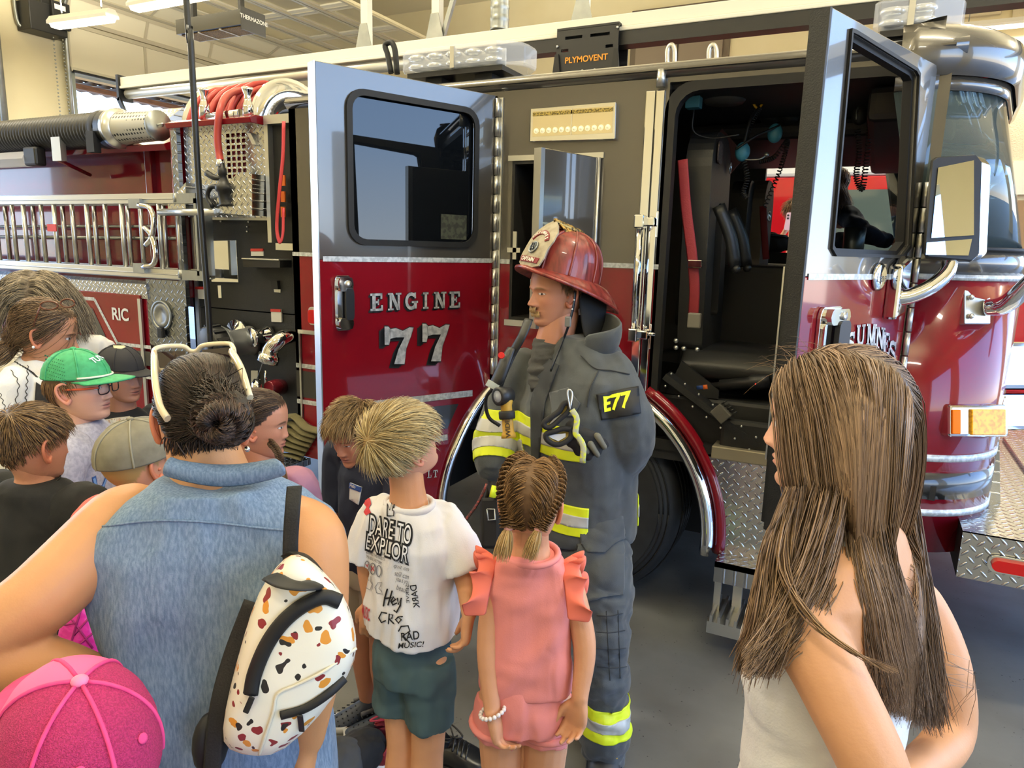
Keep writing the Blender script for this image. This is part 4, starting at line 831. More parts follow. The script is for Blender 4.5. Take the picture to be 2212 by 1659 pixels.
# overhead: dome light, console, map board, screens
c = PY(1565, 214, D+.35); MB().lathe([(.0, 0), (.085, 0), (.1, .02), (.1, .05), (.09, .06), (0, .06)], (c[0], c[1], c[2]-.02), n=28).build('dome_light', mat('dome housing', '#4a4a48', .5), FE)
c = PY(1500, 222, D+.2); MB().span(c-V3(.035, .03, .025), c+V3(.03, .03, .025)).build('blue_box', mat('teal box', '#3f7f92', .5), FE, bevel=.004)
MB().tube([c-V3(0, 0, .03), c+V3(0, .02, -.12), c+V3(.08, .05, -.15), c+V3(.2, .05, -.14)], .004, 6, res=14).build('thin_cable', m_dark, FE)
MB().prism([(-.86, 2.33), (-.75, 2.17), (-.66, 2.28), (-.79, 2.42)], lambda u, v, w: V3(u, D+.75+w, v), .02).build('maroon_panel', mat('maroon panel', '#573237', .6), FE)
MB().span((-1.0, D+.9, 2.38), (.4, D+2.3, 2.47)).span((-.1, D+.2, 2.33), (.35, D+2.3, 2.47)).build('overhead_console', mat('overhead console', '#201d1f', .6), FE, bevel=.03)
for px in (1665, 1705): MB().lathe([(.0, .0), (.05, 0), (.06, .01), (0, .012)], PY(px, 245, D+.88), (0, -1, 0), 20).build('speaker_grille', m_black, FE)
# sill rail and radio clutter in front of the far window
MB().span((-.9, D+1.9, 1.62), (.2, D+2.3, 1.72)).build('console', m_int, FE, bevel=.02)
# ================================================================ PUMP PANEL, BODY, LADDERS
m_valve = mat('grey valve casting', '#8f9190', .4, .5); m_hosered = mat('red rubber hose', '#a2382f', .45, bump=(60, .1)); m_lbl = mat('warning label', '#e9e8e2', .5); m_lblr = mat('red label', '#c23a34', .5)
YP = D+.10
def Sp(px, py): return S(px, py, YP)
x0, _ = Sp(422, 470); x1 = XR; z1 = Sp(500, 472)[1]; zm = Sp(500, 668)[1]
XL_ = S(386, 300, D+.04)[0]
PPn = MB().span((x0, YP, .5), (x1, YP+.05, zm-.004)).span((x0, YP-.006, zm+.004), (x1, YP+.05, z1)).build('pump_panel', m_blk, FE, 'black pump operator panel')
MB().span((x0-.03, YP-.015, .6), (x0, YP+.05, z1)).build('panel_trim', m_alu, PPn)
MB().span((x0-.03, YP-.012, z1-.01), (x1, YP+.02, z1+.02)).build('panel_top_trim', m_alu, PPn)
# mirror-polished gauge window, switches, labels
def plate(pts, m, name, par=PPn, w=.012, th=.012):
    q = [Sp(*p) for p in pts]; return MB().prism(q, lambda u, v, k: V3(u, YP-w+k, v), th).build(name, m, par, bevel=.002)
g = plate([(455, 520), (514, 519), (519, 610), (461, 609)], m_chrome, 'polished_plate', w=.016)
plate([(457, 524), (462, 524), (466, 570), (459, 570)], mat('brass scale', '#b59a4a', .4, .5, noise=(90, '#3a3320', .45, .55)), 'gauge_scale', w=.02)
for pts in ([(545, 537), (572, 537), (572, 553), (545, 553)], [(588, 667), (610, 668), (611, 696), (589, 695)], [(425, 619), (443, 619), (445, 646), (427, 645)]):
    o = plate(pts, m_lbl, 'warning_label'); a, b = pts[0], pts[1]
    plate([a, b, (b[0], b[1]+6), (a[0], a[1]+6)], m_lblr, 'label_band', w=.016)
plate([(592, 606), (606, 606), (608, 625), (594, 624)], m_black, 'switch', w=.03, th=.03); plate([(594, 624), (609, 625), (609, 632), (595, 631)], m_alu, 'switch_plate')
plate([(473, 616), (480, 616), (482, 644), (475, 644)], m_chrome, 'latch')
plate([(551, 559), (631, 562), (631, 578), (552, 576)], m_dark, 'shelf_lip', w=.1, th=.1)
plate([(551, 557), (631, 560), (631, 563), (551, 560)], m_alu, 'shelf_edge', w=.11, th=.11)
mb = MB()
for px, py in ((430, 478), (480, 478), (540, 479), (432, 492), (432, 500), (537, 490), (537, 500), (455, 525), (456, 550), (457, 576), (458, 602)): mb.ball(V3(Sp(px, py)[0], YP-.012, Sp(px, py)[1]), .007, 8, 5)
mb.build('rivets', m_alu, PPn)
MB().span((XL_-.1, YP+.06, .45), (XR+.02, D+CYW-.05, 2.3)).build('pump_backing', m_black, FE)  # black backing box added to block bright sky showing through the hollow body
# plumbing
def pp(px, py, out): p = PY(px, py, YP-out); return p
def pipe(pts, rad, m, name, n=16, res=16): return MB().tube(pts, rad, n, res=res).build(name, m, PPn)
c = PY(545, 735, YP); v = MB().lathe([(.0, 0), (.095, 0), (.095, .02), (.085, .04), (.08, .16), (.098, .17), (.098, .20), (.06, .21), (.06, .24), (0, .24)], c, (-.25, -1, -.08), 26).build('intake_valve', m_valve, PPn, 'grey intake with black cap')
q = c+nrm(V3(-.25, -1, -.08))*.2; MB().lathe([(.0, 0), (.12, 0), (.13, .02), (.13, .09), (.115, .1), (.03, .11), (0, .11)], q, (-.25, -1, -.08), 20).build('intake_cap', m_dark, v)
mb = MB(); nn_ = nrm(V3(-.25, -1, -.08)); aa = nrm(np.cross(nn_, ZUP)); bb = np.cross(nn_, aa)
for k in range(14): an = 2*PI*k/14; mb.box(q+nn_*.05+(aa*math.cos(an)+bb*math.sin(an))*.13, (.02, .02, .07), np.stack([aa*math.cos(an)+bb*math.sin(an), np.cross(nn_, aa*math.cos(an)+bb*math.sin(an)), nn_], 1))
mb.build('cap_lugs', m_dark, v)
c = PY(585, 722, YP); MB().lathe([(.0, 0), (.055, 0), (.06, .03), (.045, .05), (.045, .1), (.06, .11), (.06, .13), (0, .13)], c, (-.3, -1, -.1), 20).build('outlet', m_chrome, PPn)
el = pipe([pp(632, 722, 0), pp(625, 726, .12), pp(606, 733, .2), pp(585, 755, .24), pp(582, 770, .25)], [.045, .045, .045, .045, .05], m_chrome, 'outlet_elbow')
MB().lathe([(0, 0), (.062, 0), (.062, .05), (.03, .06), (0, .06)], pp(583, 766, .24), (-.2, -.3, -1), 18).build('elbow_cap', m_chrome, el)
MB().tube([pp(570, 775, .25), pp(562, 800, .2), pp(550, 830, .1)], .003, 5, res=10).build('cap_chain', m_steel, el)
pipe([pp(608, 836, 0), pp(595, 836, .1), pp(580, 838, .16)], [.05, .05, .04], mat('dark red pipe', '#7d1f2c', .25, .3, coat=.6), 'drain_pipe')
c = pp(562, 838, .17); MB().lathe([(0, 0), (.055, 0), (.06, .03), (.03, .05), (0, .05)], c, (-.5, -.8, 0), 18).build('drain_cap', m_chrome, PPn)
pipe([pp(455, 720, 0), pp(470, 722, .1), pp(500, 735, .15)], [.06, .06, .055], m_valve, 'side_inlet'); MB().lathe([(0, 0), (.09, 0), (.09, .02), (0, .03)], pp(515, 720, .02), (0, -1, 0), 24).build('inlet_ring', m_chrome, PPn)
plate([(545, 800), (560, 800), (560, 850), (545, 850)], m_alu, 'drain_plate'); MB().cyl(pp(574, 800, .05), pp(574, 835, .05), .008).build('drain_handle', m_chrome, PPn)
MB().span((x0, YP-.22, .40), (x1, YP, .44)).build('running_board', dp_xy, PPn, 'tread plate running board')
# flat hose folded on the running board
hs_ = thing('folded_hose', 'khaki fire hose folded on the running board behind the small girl in mauve', 'fire hose', tuple(PY(625, 950, YP-.1)))
for k in range(7):
    c = PY(606+6*k, 985-10*k, YP-.13); MB().tube([c+V3(-.16, -.02*k, -.03), c+V3(-.05, 0, .012*k), c+V3(.08, -.01, .02), c+V3(.16, .02, .0)], .03, 8, res=14, flat=.35).build('hose_fold', mat('khaki hose', '#7d7656', .85, bump=(150, .4)), hs_)
# crosslay box above the pump panel: tread plate, vent grid, nozzle pocket
YC = D+.04
def Sc(px, py): return S(px, py, YC)
a = Sc(396, 283); b = Sc(578, 470)
vx = [Sc(x, 330)[0] for x in (490, 535)]; vz = [Sc(512, y)[1] for y in (385, 283)]
holes = []
for i in range(4):
    for j in range(8):
        hx = vx[0]+(vx[1]-vx[0])*i/4; hz = vz[0]+(vz[1]-vz[0])*j/8; s_x = (vx[1]-vx[0])/4*.66; s_z = (vz[1]-vz[0])/8*.66
        holes.append([(hx, hz), (hx+s_x, hz), (hx+s_x, hz+s_z), (hx, hz+s_z)])
CB = MB().prism([(a[0], b[1]), (b[0], b[1]), (b[0], a[1]), (a[0], a[1])], lambda u, v, w: V3(u, YC+w, v), .006, holes).build('crosslay_panel', dp_xz, FE, 'tread plate hose bed side with square vents')
MB().span((a[0]+.01, YC+.03, b[1]), (b[0]-.01, YC+.05, a[1]-.01)).build('red_backing', m_red, CB)
zs_ = Sc(480, 461)[1]
MB().prism([Sc(398, 462), Sc(398, 440), Sc(436, 398), Sc(436, 462)], lambda u, v, w: V3(u, YC-.12+w, v), .12).build('nozzle_pocket', dp_xz, CB); MB().prism([Sc(503, 462), Sc(503, 432), Sc(545, 380), Sc(578, 380), Sc(578, 468)], lambda u, v, w: V3(u, YC-.12+w, v), .12).build('nozzle_pocket', dp_xz, CB)
MB().cyl(V3(Sc(384, 461)[0], YC-.13, zs_), V3(Sc(505, 461)[0], YC-.13, zs_), .022, 14).build('pocket_bar', m_alu, CB)
MB().span((Sc(395, 300)[0]-.05, D-.01, 1.35), (Sc(396, 300)[0], D+.02, a[1])).build('corner_post', dp_dk, FE)
MB().rings([[V3(x, y, z) for y, z in ((D-.06, a[1]), (D-.07, a[1]+.03), (D-.02, a[1]+.05), (D+.3, a[1]+.05), (D+.3, a[1]))] for x in (a[0]-.03, b[0])], smooth=False).build('red_cornice', m_red, FE, bevel=.004)
c = Sc(545, 297); mb = MB().prism([(c[0]-.02, c[1]+.03), (c[0]+.02, c[1]+.02), (c[0]+.06, c[1]-.05), (c[0]+.03, c[1]-.05)], lambda u, v, w: V3(u, YC-.03+w, v), .03); mb.build('door_clip', m_alu, CB, bevel=.005)
# rollers and hose reel
for px in (442, 536):
    p = PY(px, 240, D-.0); MB().lathe([(.032, -.05), (.03, .03), (.022, .05), (.018, .085), (.03, .115), (.034, .13), (0, .132)], p, ZUP, 16).build('hose_roller', m_chrome, FE)
p = PY(452, 255, D); q = PY(520, 246, D); MB().cyl(p, q, .028, 14).build('hose_roller_bar', m_chrome, FE)
rc = [PY(503, 330, D+.62), PY(634, 300, D+.62)]
Rr = .35; zc_ = PY(618, 172, D+.62)[2]-Rr
HR = MB().lathe([(.0, -.01), (Rr*.45, -.01), (Rr*.5, .02), (Rr*.86, .025), (Rr, .0), (Rr, -.012), (Rr*.8, .005), (0, -.02)], (rc[1][0], D+.62, zc_), (1, -.12, 0), 48).build('hose_reel', m_chrome, FE, 'polished hose reel wound with red hose')
MB().lathe([(.0, .01), (Rr*.5, .01), (Rr*.86, -.025), (Rr, .0), (Rr, .012), (0, .02)], (rc[0][0]-.05, D+.62, zc_), (1, -.12, 0), 48).build('reel_flange', m_chrome, HR)
mb = MB(); cc = V3(rc[0][0]-.05, D+.62, zc_); ax_ = nrm(V3(1, -.12, 0)); L_ = rc[1][0]-rc[0][0]+.03; uu = nrm(np.cross(ax_, ZUP))
for lay, (r, n_) in enumerate(((.25, 9), (.285, 8), (.315, 5))):
    pts = [cc+ax_*(.03+(L_-.06)*(t/(2*PI*n_)))+r*(uu*math.cos(t)+ZUP*math.sin(t)) for t in np.linspace(0, 2*PI*n_, 26*n_)]
    mb.tube(pts, .0215, 8)
mb.build('wound_hose', m_hosered, HR, 'red rubber hose')
top = PY(520, 182, D+.5)
MB().tube([PY(560, 195, D+.5), PY(520, 196, D+.35), PY(492, 205, D+.1), PY(476, 235, D-.06), PY(470, 290, D-.08), PY(473, 330, D-.08), PY(477, 352, D-.09)], .0215, 10, res=30).build('hose_end', m_hosered, HR)
# nozzle in the pocket
n0 = PY(478, 352, D-.09); NZ = thing('hose_nozzle', 'black pistol grip hose nozzle resting in the tread plate pocket', 'hose nozzle', tuple(PY(490, 450, D-.08)))
nl = np.linalg.norm(PY(488, 445, D-.08)-n0)/.44; MB().lathe([(q, h*nl) for q, h in [(.018, 0), (.02, .05), (.026, .06), (.026, .12), (.02, .13), (.03, .2), (.052, .23), (.052, .28), (.04, .3), (.038, .42), (.045, .44), (0, .44)]], n0, PY(490, 452, D-.08)-n0, 20).build('barrel', m_dark, NZ)
MB().tube([PY(478, 385, D-.1), PY(462, 383, D-.1), PY(447, 374, D-.1)], [.012, .018, .02], 8, res=8).build('bale_handle', m_dark, NZ)
MB().tube([PY(478, 405, D-.1), PY(456, 404, D-.1), PY(448, 425, D-.1), PY(460, 447, D-.1)], .014, 8, res=12).build('pistol_grip', m_dark, NZ)
MB().tube([PY(476, 345, D-.09), PY(477, 360, D-.09)], .024, 10).build('coupling', m_chrome, NZ)
# black recess with red strap left of the cab
a = Sc(583, 270); b = Sc(622, 525)
MB().span((a[0], YC+.02, b[1]), (XR, YC+.2, a[1])).build('recess', m_black, FE); MB().span((a[0]-.03, YC-.02, b[1]), (a[0], YC+.2, a[1]+.03)).build('recess_edge', m_alu, FE)
MB().span((a[0]-.02, YC-.03, a[1]+.0), (XR, YC+.1, a[1]+.05)).build('recess_top', m_alu, FE)
st = MB().tube([PY(613, 262, D-.01), PY(611, 340, D-.02), PY(603, 420, D-.02), PY(598, 490, D-.02), PY(604, 522, D-.03), PY(611, 505, D-.03), PY(612, 450, D-.01)], .014, 8, res=30, flat=.25, upv=(0, 1, 0)).build('red_strap', mat('red webbing', '#b9353d', .6), FE, 'red webbing strap')
for py in (390, 425, 458): p = PY(612, py, D+.03); MB().span(p-V3(.015, .005, .03), p+V3(.015, .005, .03)).build('orange_tab', mat('orange tab', '#d96b24', .5), FE)
MB().span((a[0]+.02, YC-.01, Sc(600, 540)[1]), (XR, YC+.0, Sc(600, 525)[1])).build('cover_bar', m_chrome, FE)
# ---- body to the rear (red) with hose bed, RIC door, tread plates
XBk = -8.6; XL = Sc(386, 300)[0]
zt_ = S(300, 265)[1]; zb_ = S(200, 600)[1]
MB().span((XBk, D+.38, 1.3), (XL, D+.44, zt_)).build('body_side', m_red, FE, 'dark red body side behind the ladders')
MB().span((XL-.10, D+.05, 1.4), (XL, D+.45, zt_)).build('body_post', m_red, FE, bevel=.008); MB().span((XL-.75, D+.34, 1.4), (XL-.68, D+.40, zt_)).build('body_post', m_red, FE, bevel=.008)
MB().prism([(D+.44, zt_+.02), (D+.1, zt_-.12), (D+.12, zt_-.16), (D+.44, zt_-.05)], lambda u, v, w: V3(XBk+w, u, v), XL-.22-XBk).build('trough', m_red, FE, 'dark red hose trough', bevel=.006)
zt2 = S(330, 238, D+.75)[1]
bx = PY(395, 236, D+.75)[0]
MB().rings([[V3(x, y, z) for y, z in ((D+.62, zt_-.05), (D+.62, zt2-.1), (D+.75, zt2), (D+1.8, zt2), (D+1.8, zt_-.05))] for x in (XBk, bx)], smooth=False).build('body_top_box', dp_xz, FE, 'tread plate top box')
MB().rings([[V3(x, y, z) for y, z in ((D+.0, zb_-.12), (D-.01, zb_-.02), (D+.03, zb_), (D+.4, zb_), (D+.4, zb_-.12))] for x in (XBk, S(318, 620)[0])], smooth=False).build('body_ledge', dp_xz, FE, 'tread plate ledge')
xr0 = S(320, 700)[0]; xr1 = x0-.03
MB().span((xr0, D+.005, .45), (xr1, D+.03, S(400, 608)[1])).build('end_panel', dp_dk, FE, 'dark tread plate beside the pump panel')
c = S(349, 681); OR = MB().lathe([(.085, 0), (.085, .012), (.1, .012), (.1, 0)], (c[0], D+.004, c[1]), (0, -1, 0), 32).build('filler_ring', m_steel, FE)
MB().lathe([(0, 0), (.085, 0), (.08, .01), (.05, .014), (.045, .004), (0, .006)], (c[0], D+.004, c[1]), (0, -1, 0), 28).build('filler_cap', m_valve, OR)
MB().span((c[0]-.02, D-.03, c[1]-.15), (c[0]+.03, D, c[1]-.08)).build('filler_latch', m_dark, OR, bevel=.006)
MB().span((XBk, D+.01, .45), (xr0, D+.05, zb_-.1)).build('body_lower', m_red, FE, 'dark red locker doors')
RIC = MB().prism([(S(160, 640)[0]-2.2, .5), (S(308, 650)[0], .5), (S(300, 637)[0], S(300, 637)[1]), (S(160, 630)[0]-2.2, S(160, 628)[1])], side, -.0).span((S(170, 640)[0]-1.5, D-.012, .52), (S(306, 650)[0], D+.01, S(300, 637)[1])).build('locker_door', m_red, FE, 'locker door marked RIC', bevel=.008)
mb = MB(); c = S(264, 680); put_text(mb, 'RIC', .118, lambda u, v, w: V3(c[0]+u, D-.016, c[1]+v), bold=.003); mb.build('lettering', mat('white decal', '#eceff0', .4), RIC, 'white lettering')
def sline(pts, h, m):
    q = [S(*p) for p in pts]; mb = MB()
    for (a_, b_) in zip(q[:-1], q[1:]):
        d_ = np.array((b_[0]-a_[0], b_[1]-a_[1])); d_ = d_/np.linalg.norm(d_); n_ = np.array((-d_[1], d_[0]))*h/2
        mb.add([V3(a_[0]+n_[0], D-.0145, a_[1]+n_[1]), V3(b_[0]+n_[0], D-.0145, b_[1]+n_[1]), V3(b_[0]-n_[0], D-.0145, b_[1]-n_[1]), V3(a_[0]-n_[0], D-.0145, a_[1]-n_[1])], [(0, 1, 2, 3)], False)
    mb.build('stripe', m, RIC, fix=False)
sline([(150, 641), (208, 646), (258, 742), (330, 750)], .024, m_stripe)
sline([(150, 668), (196, 672), (240, 765), (330, 775)], .1, m_band); sline([(240, 800), (330, 816)], .02, m_stripe)
MB().span((S(302, 650)[0], D-.02, .52), (S(308, 650)[0], D-.005, S(302, 645)[1])).build('door_edge', m_alu, RIC)
MB().ball((S(6, 634)[0], D-.01, S(6, 632)[1]), (.06, .03, .06)).build('side_light', m_redlens, FE)
# scene strobe under the trough
p = PY(40, 345, D-.0); MB().rings([[V3(x, y, z) for y, z in ((D-.03, p[2]-.05), (D-.05, p[2]+.0), (D-.03, p[2]+.05), (D+.02, p[2]+.05), (D+.02, p[2]-.05))] for x in (p[0]-.6, PY(64, 345, D)[0])], smooth=False).build('strip_lamp', m_clear, FE); 
p = PY(78, 340, D); MB().span(p-V3(.09, .04, .06), p+V3(.06, .04, .07)).build('lamp_bracket', m_dark, FE, bevel=.015)
p = PY(124, 322, D-.02); MB().span(p-V3(.05, .01, .08), p+V3(.05, .03, .08)).build('trough_bracket', m_alu, FE)
MB().tube([PY(125, 345, D), PY(195, 378, D+.3)], .014, 6).build('trough_brace', m_red, FE)
# ---------------------------------------------------------------- ladders on the side
def ladder(name, label, y, x_end, zlo, zhi, pitch, off, hooks=False, rail=.062):
    t = thing(name, label, 'ladder', (x_end-1.5, y, zlo), None)
    for z in (zlo, zhi):
        MB().span((-8.2, y-.018, z-rail/2), (x_end, y+.018, z+rail/2)).span((-8.2, y-.024, z-.006), (x_end-.02, y+.0, z+.004)).build('rail', m_alu, t, bevel=.004)
        MB().cyl((x_end, y, z-.022), (x_end, y, z+.03), .024, 12).build('rail_end', m_steel, t)
    xs = x_end-off
    while xs > -7.2: MB().cyl((xs, y, zlo), (xs, y, zhi), .0155, 12).build('rung', m_alu, t); xs -= pitch
    if hooks:
        xk = S(328, 440)[0]
        for z, sgn in ((zhi, -1), (zlo, 1)):
            MB().span((xk-.06, y-.045, z+sgn*.03-.03), (xk+.05, y+.02, z+sgn*.03+.03)).build('hook_box', m_steel, t)
            MB().tube([V3(xk+.05, y-.05, z+sgn*.04), V3(xk+.15, y-.05, z+sgn*.06), V3(xk+.18, y-.05, z+sgn*.14), V3(xk+.15, y-.05, z+sgn*.24), V3(xk+.09, y-.05, z+sgn*.29)], .016, 10, res=20).build('hook', m_chrome, t)
    return t
zl0 = S(300, 588, D-.08)[1]; zl1 = S(300, 430, D-.08)[1]
xe = S(384, 430, D-.08)[0]
ladder('roof_ladder', 'aluminium roof ladder with folding hooks on the outside of the ladder rack', D-.08, xe, zl0, zl1, .365, .18, True)
ladder('extension_ladder', 'outer section of the aluminium extension ladder behind the roof ladder', D+.0, xe-.03, zl0-.01, zl1+.01, .365, .073)
ladder('extension_ladder', 'inner section of the aluminium extension ladder closest to the red body side', D+.08, xe-.01, zl0-.0, zl1+.0, .365, .334)
a = S(330, 520, D-.02); MB().tube([V3(-8, D+.12, a[1]+.06), V3(xe-.15, D+.12, a[1]+.1)], .01, 6).tube([V3(-8, D+.13, a[1]-.02), V3(xe-.2, D+.13, a[1]+.02)], .012, 6).build('tie_rod', m_steel, FE)
p = PY(112, 492, D-.11); MB().span(p-V3(.05, .003, .025), p+V3(.05, .003, .025)).build('ladder_tag', m_lblr, FE)
MB().span((xe-.02, D-.1, zl1-.03), (xe+.18, D-.06, zl1+.03)).span((xe+.02, D-.1, zl0-.03), (xe+.22, D-.06, zl0+.03)).span((xe+.16, D-.1, zl0), (xe+.18, D+.02, zl1)).build('ladder_bracket', m_steel, FE)
# ---------------------------------------------------------------- hard suction hose with strainer
SH = thing('suction_hose', 'black corrugated suction hose with perforated metal strainer along the body top', 'suction hose', tuple(PY(200, 300, D+.1)))
ya_ = D+.08; pz = PY(230, 280, ya_); pe = PY(346, 299, ya_); dirx = V3(1, 0, 0)
rz = .115
mb = MB(); xs = np.arange(-8.3, PY(236, 270, ya_)[0], .007)
mb.lathe([(rz-.004+.007*(0.5+.5*math.sin(i*PI/2.5)), x+8.3) for i, x in enumerate(xs)], (-8.3, ya_, pz[2]), dirx, 26); mb.build('hose', m_dark, SH)
x_c = PY(236, 270, ya_)[0]; x_s = PY(262, 290, ya_)[0]; x_e = PY(345, 299, ya_)[0]
MB().lathe([(rz+.012, 0), (rz+.012, .1), (rz+.0, .12), (rz-.01, x_s-x_c)], (x_c, ya_, pz[2]), dirx, 30).build('cuff', m_dark, SH)
MB().lathe([(rz+.014, -.05), (rz+.016, .0), (rz, .01), (rz-.01, .03)], (x_s, ya_, pz[2]), dirx, 30).build('coupling', m_alu, SH)
def perf():
    m = mat('perforated strainer', '#b9b7ad', .45, .3); nt = m.node_tree; N = nt.nodes.new; L = nt.links.new; b = nt.nodes['Principled BSDF']
    tc = N('ShaderNodeTexCoord'); v = N('ShaderNodeTexVoronoi'); v.inputs['Scale'].default_value = 36; v.inputs['Randomness'].default_value = .12; L(tc.outputs['Object'], v.inputs['Vector'])
    r = N('ShaderNodeMapRange'); r.inputs['From Min'].default_value = .30; r.inputs['From Max'].default_value = .36; L(v.outputs['Distance'], r.inputs['Value'])
    mx = N('ShaderNodeMix'); mx.data_type = 'RGBA'; L(r.outputs[0], mx.inputs['Factor']); mx.inputs['A'].default_value = lin('#191817'); mx.inputs['B'].default_value = lin('#b9b7ad'); L(mx.outputs['Result'], b.inputs['Base Color']); return m
MB().lathe([(rz-.012, 0), (rz-.022, x_e-x_s)], (x_s, ya_, pz[2]), dirx, 30, cap=False).build('strainer', perf(), SH, 'perforated strainer')
e_ = MB().lathe([(0, .008), (rz-.02, .008), (rz-.018, 0), (rz-.022, -.02)], (x_e, ya_, pz[2]), dirx, 30).build('strainer_cap', m_steel, SH)
MB().tube([V3(x_e+.01, ya_-.02, pz[2]), V3(x_e+.04, ya_, pz[2]+.01), V3(x_e+.01, ya_+.02, pz[2])], .007, 6, res=10).build('cap_ring', m_alu, SH)
MB().lathe([(rz+.006, 0), (rz+.012, .01), (rz+.012, .07), (rz+.006, .08)], (x_c-.06, ya_, pz[2]), dirx, 30).span((x_c-.06, ya_-rz-.02, pz[2]-rz-.05), (x_c+.02, ya_-rz+.03, pz[2]-.03)).build('strap', m_black, SH)
# ================================================================ PEOPLE: LIBRARY
def wave(p, seed, wl=(.3, .05), n=10, stretch=(1, 1, 1), warp=1.0):
    r = np.random.default_rng(seed); q = p*np.array(stretch); f = np.zeros(len(p)); tot = 0
    for i in range(n):
        L_ = wl[0]*(wl[1]/wl[0])**(i/max(1, n-1)); k = r.normal(size=3); k /= np.linalg.norm(k); m = r.normal(size=3); m /= np.linalg.norm(m); a = L_/wl[0]
        f += a*np.sin(2*PI/L_*(q@k)+r.uniform(0, 6.28)+warp*np.sin(2*PI/(L_*1.7)*(q@m)+r.uniform(0, 6.28))); tot += a
    return f/tot*1.7
def get_co(me): a = np.empty(len(me.vertices)*3, np.float32); me.vertices.foreach_get('co', a); return a.reshape(-1, 3).astype(float)
def get_no(me): a = np.empty(len(me.vertices)*3, np.float32); me.vertex_normals.foreach_get('vector', a); return a.reshape(-1, 3).astype(float)
def set_co(me, c): me.vertices.foreach_set('co', c.astype(np.float32).ravel()); me.update()
def remesh(mb, voxel, smooth=3, name='body'):
    me = mb.mesh('tmp'); bm = bmesh.new(); bm.from_mesh(me); bmesh.ops.recalc_face_normals(bm, faces=bm.faces); bm.to_mesh(me); bm.free()
    o = bpy.data.objects.new('tmp', me); COL.objects.link(o)
    md = o.modifiers.new('r', 'REMESH'); md.mode = 'VOXEL'; md.voxel_size = voxel; md.use_smooth_shade = True
    if smooth: s_ = o.modifiers.new('s', 'SMOOTH'); s_.iterations = smooth; s_.factor = .5
    dg = bpy.context.evaluated_depsgraph_get(); out = bpy.data.meshes.new_from_object(o.evaluated_get(dg)); out.name = name
    bpy.data.objects.remove(o); bpy.data.meshes.remove(me)
    out.polygons.foreach_set('use_smooth', [True]*len(out.polygons)); return out
def paint(me, cols, name='col'):
    a = me.color_attributes.new(name, 'FLOAT_COLOR', 'POINT'); a.data.foreach_set('color', np.concatenate([cols, np.ones((len(cols), 1))], 1).astype(np.float32).ravel() if cols.shape[1] == 3 else cols.astype(np.float32).ravel())
def join_meshes(parts, name):
    """parts: list of (verts Nx3, faces list, cols Nx3)"""
    vs, fs, cs, o = [], [], [], 0
    for v, f, c in parts:
        vs.append(np.asarray(v, float)); cs.append(np.asarray(c, float)); fs += [[i+o for i in q] for q in f]; o += len(v)
    me = bpy.data.meshes.new(name); me.from_pydata(np.concatenate(vs).tolist(), [], fs); me.polygons.foreach_set('use_smooth', [True]*len(fs)); paint(me, np.concatenate(cs)); me.update(); return me
def faces_of(me): return [list(p.vertices) for p in me.polygons]
m_skin = mat('skin', '#c98d6c', .48, attr='col', bump=(260, .05), spec=.4); m_hair = mat('hair', '#553b28', .42, attr='col', spec=.35)
def L3(h): return np.array(lin(h)[:3])
class Fr:
    """upright frame: heading 0 = facing away from the camera, 90 = to the picture's left, 180 = towards the camera"""
    def __init__(s, x, y, h, z=0.0):
        s.o = V3(x, y, z); a = math.radians(h); s.f = FWD*math.cos(a)-RGT*math.sin(a); s.r = FWD*math.sin(a)+RGT*math.cos(a); s.u = ZUP.copy(); s.h = h
    def __call__(s, x, y, z): return s.o+s.r*x+s.f*y+s.u*z
    def tilt(s, pitch=0, roll=0, o=None):
        """pitch>0 looks up; roll>0 leans to its own right"""
        t = Fr(0, 0, s.h); t.o = s.o if o is None else np.asarray(o, float); p = math.radians(pitch); q = math.radians(roll)
        t.f = s.f*math.cos(p)+s.u*math.sin(p); u = s.u*math.cos(p)-s.f*math.sin(p); t.r = s.r*math.cos(q)-u*math.sin(q); t.u = u*math.cos(q)+s.r*math.sin(q); return t
def ell(c, rv, fv, n=28, p=2.3):
    out = []
    for a in np.linspace(0, 2*PI, n, endpoint=False):
        ca, sa = math.cos(a), math.sin(a); out.append(np.asarray(c)+rv*(math.copysign(abs(ca)**(2/p), ca))+fv*(math.copysign(abs(sa)**(2/p), sa)))
    return out
def torso(mb, fr, st, n=28, p=2.3):
    """st rows: (z, x, y, half width, half depth)"""
    rs = [ell(fr(x, y, z), fr.r*w, fr.f*d, n, p) for z, x, y, w, d in st]; mb.rings(rs); return mb
def limb(mb, pts, rad, n=16, res=18, flat=1.0): mb.tube(pts, rad, n, res=res, flat=flat, round_ends=True); return mb
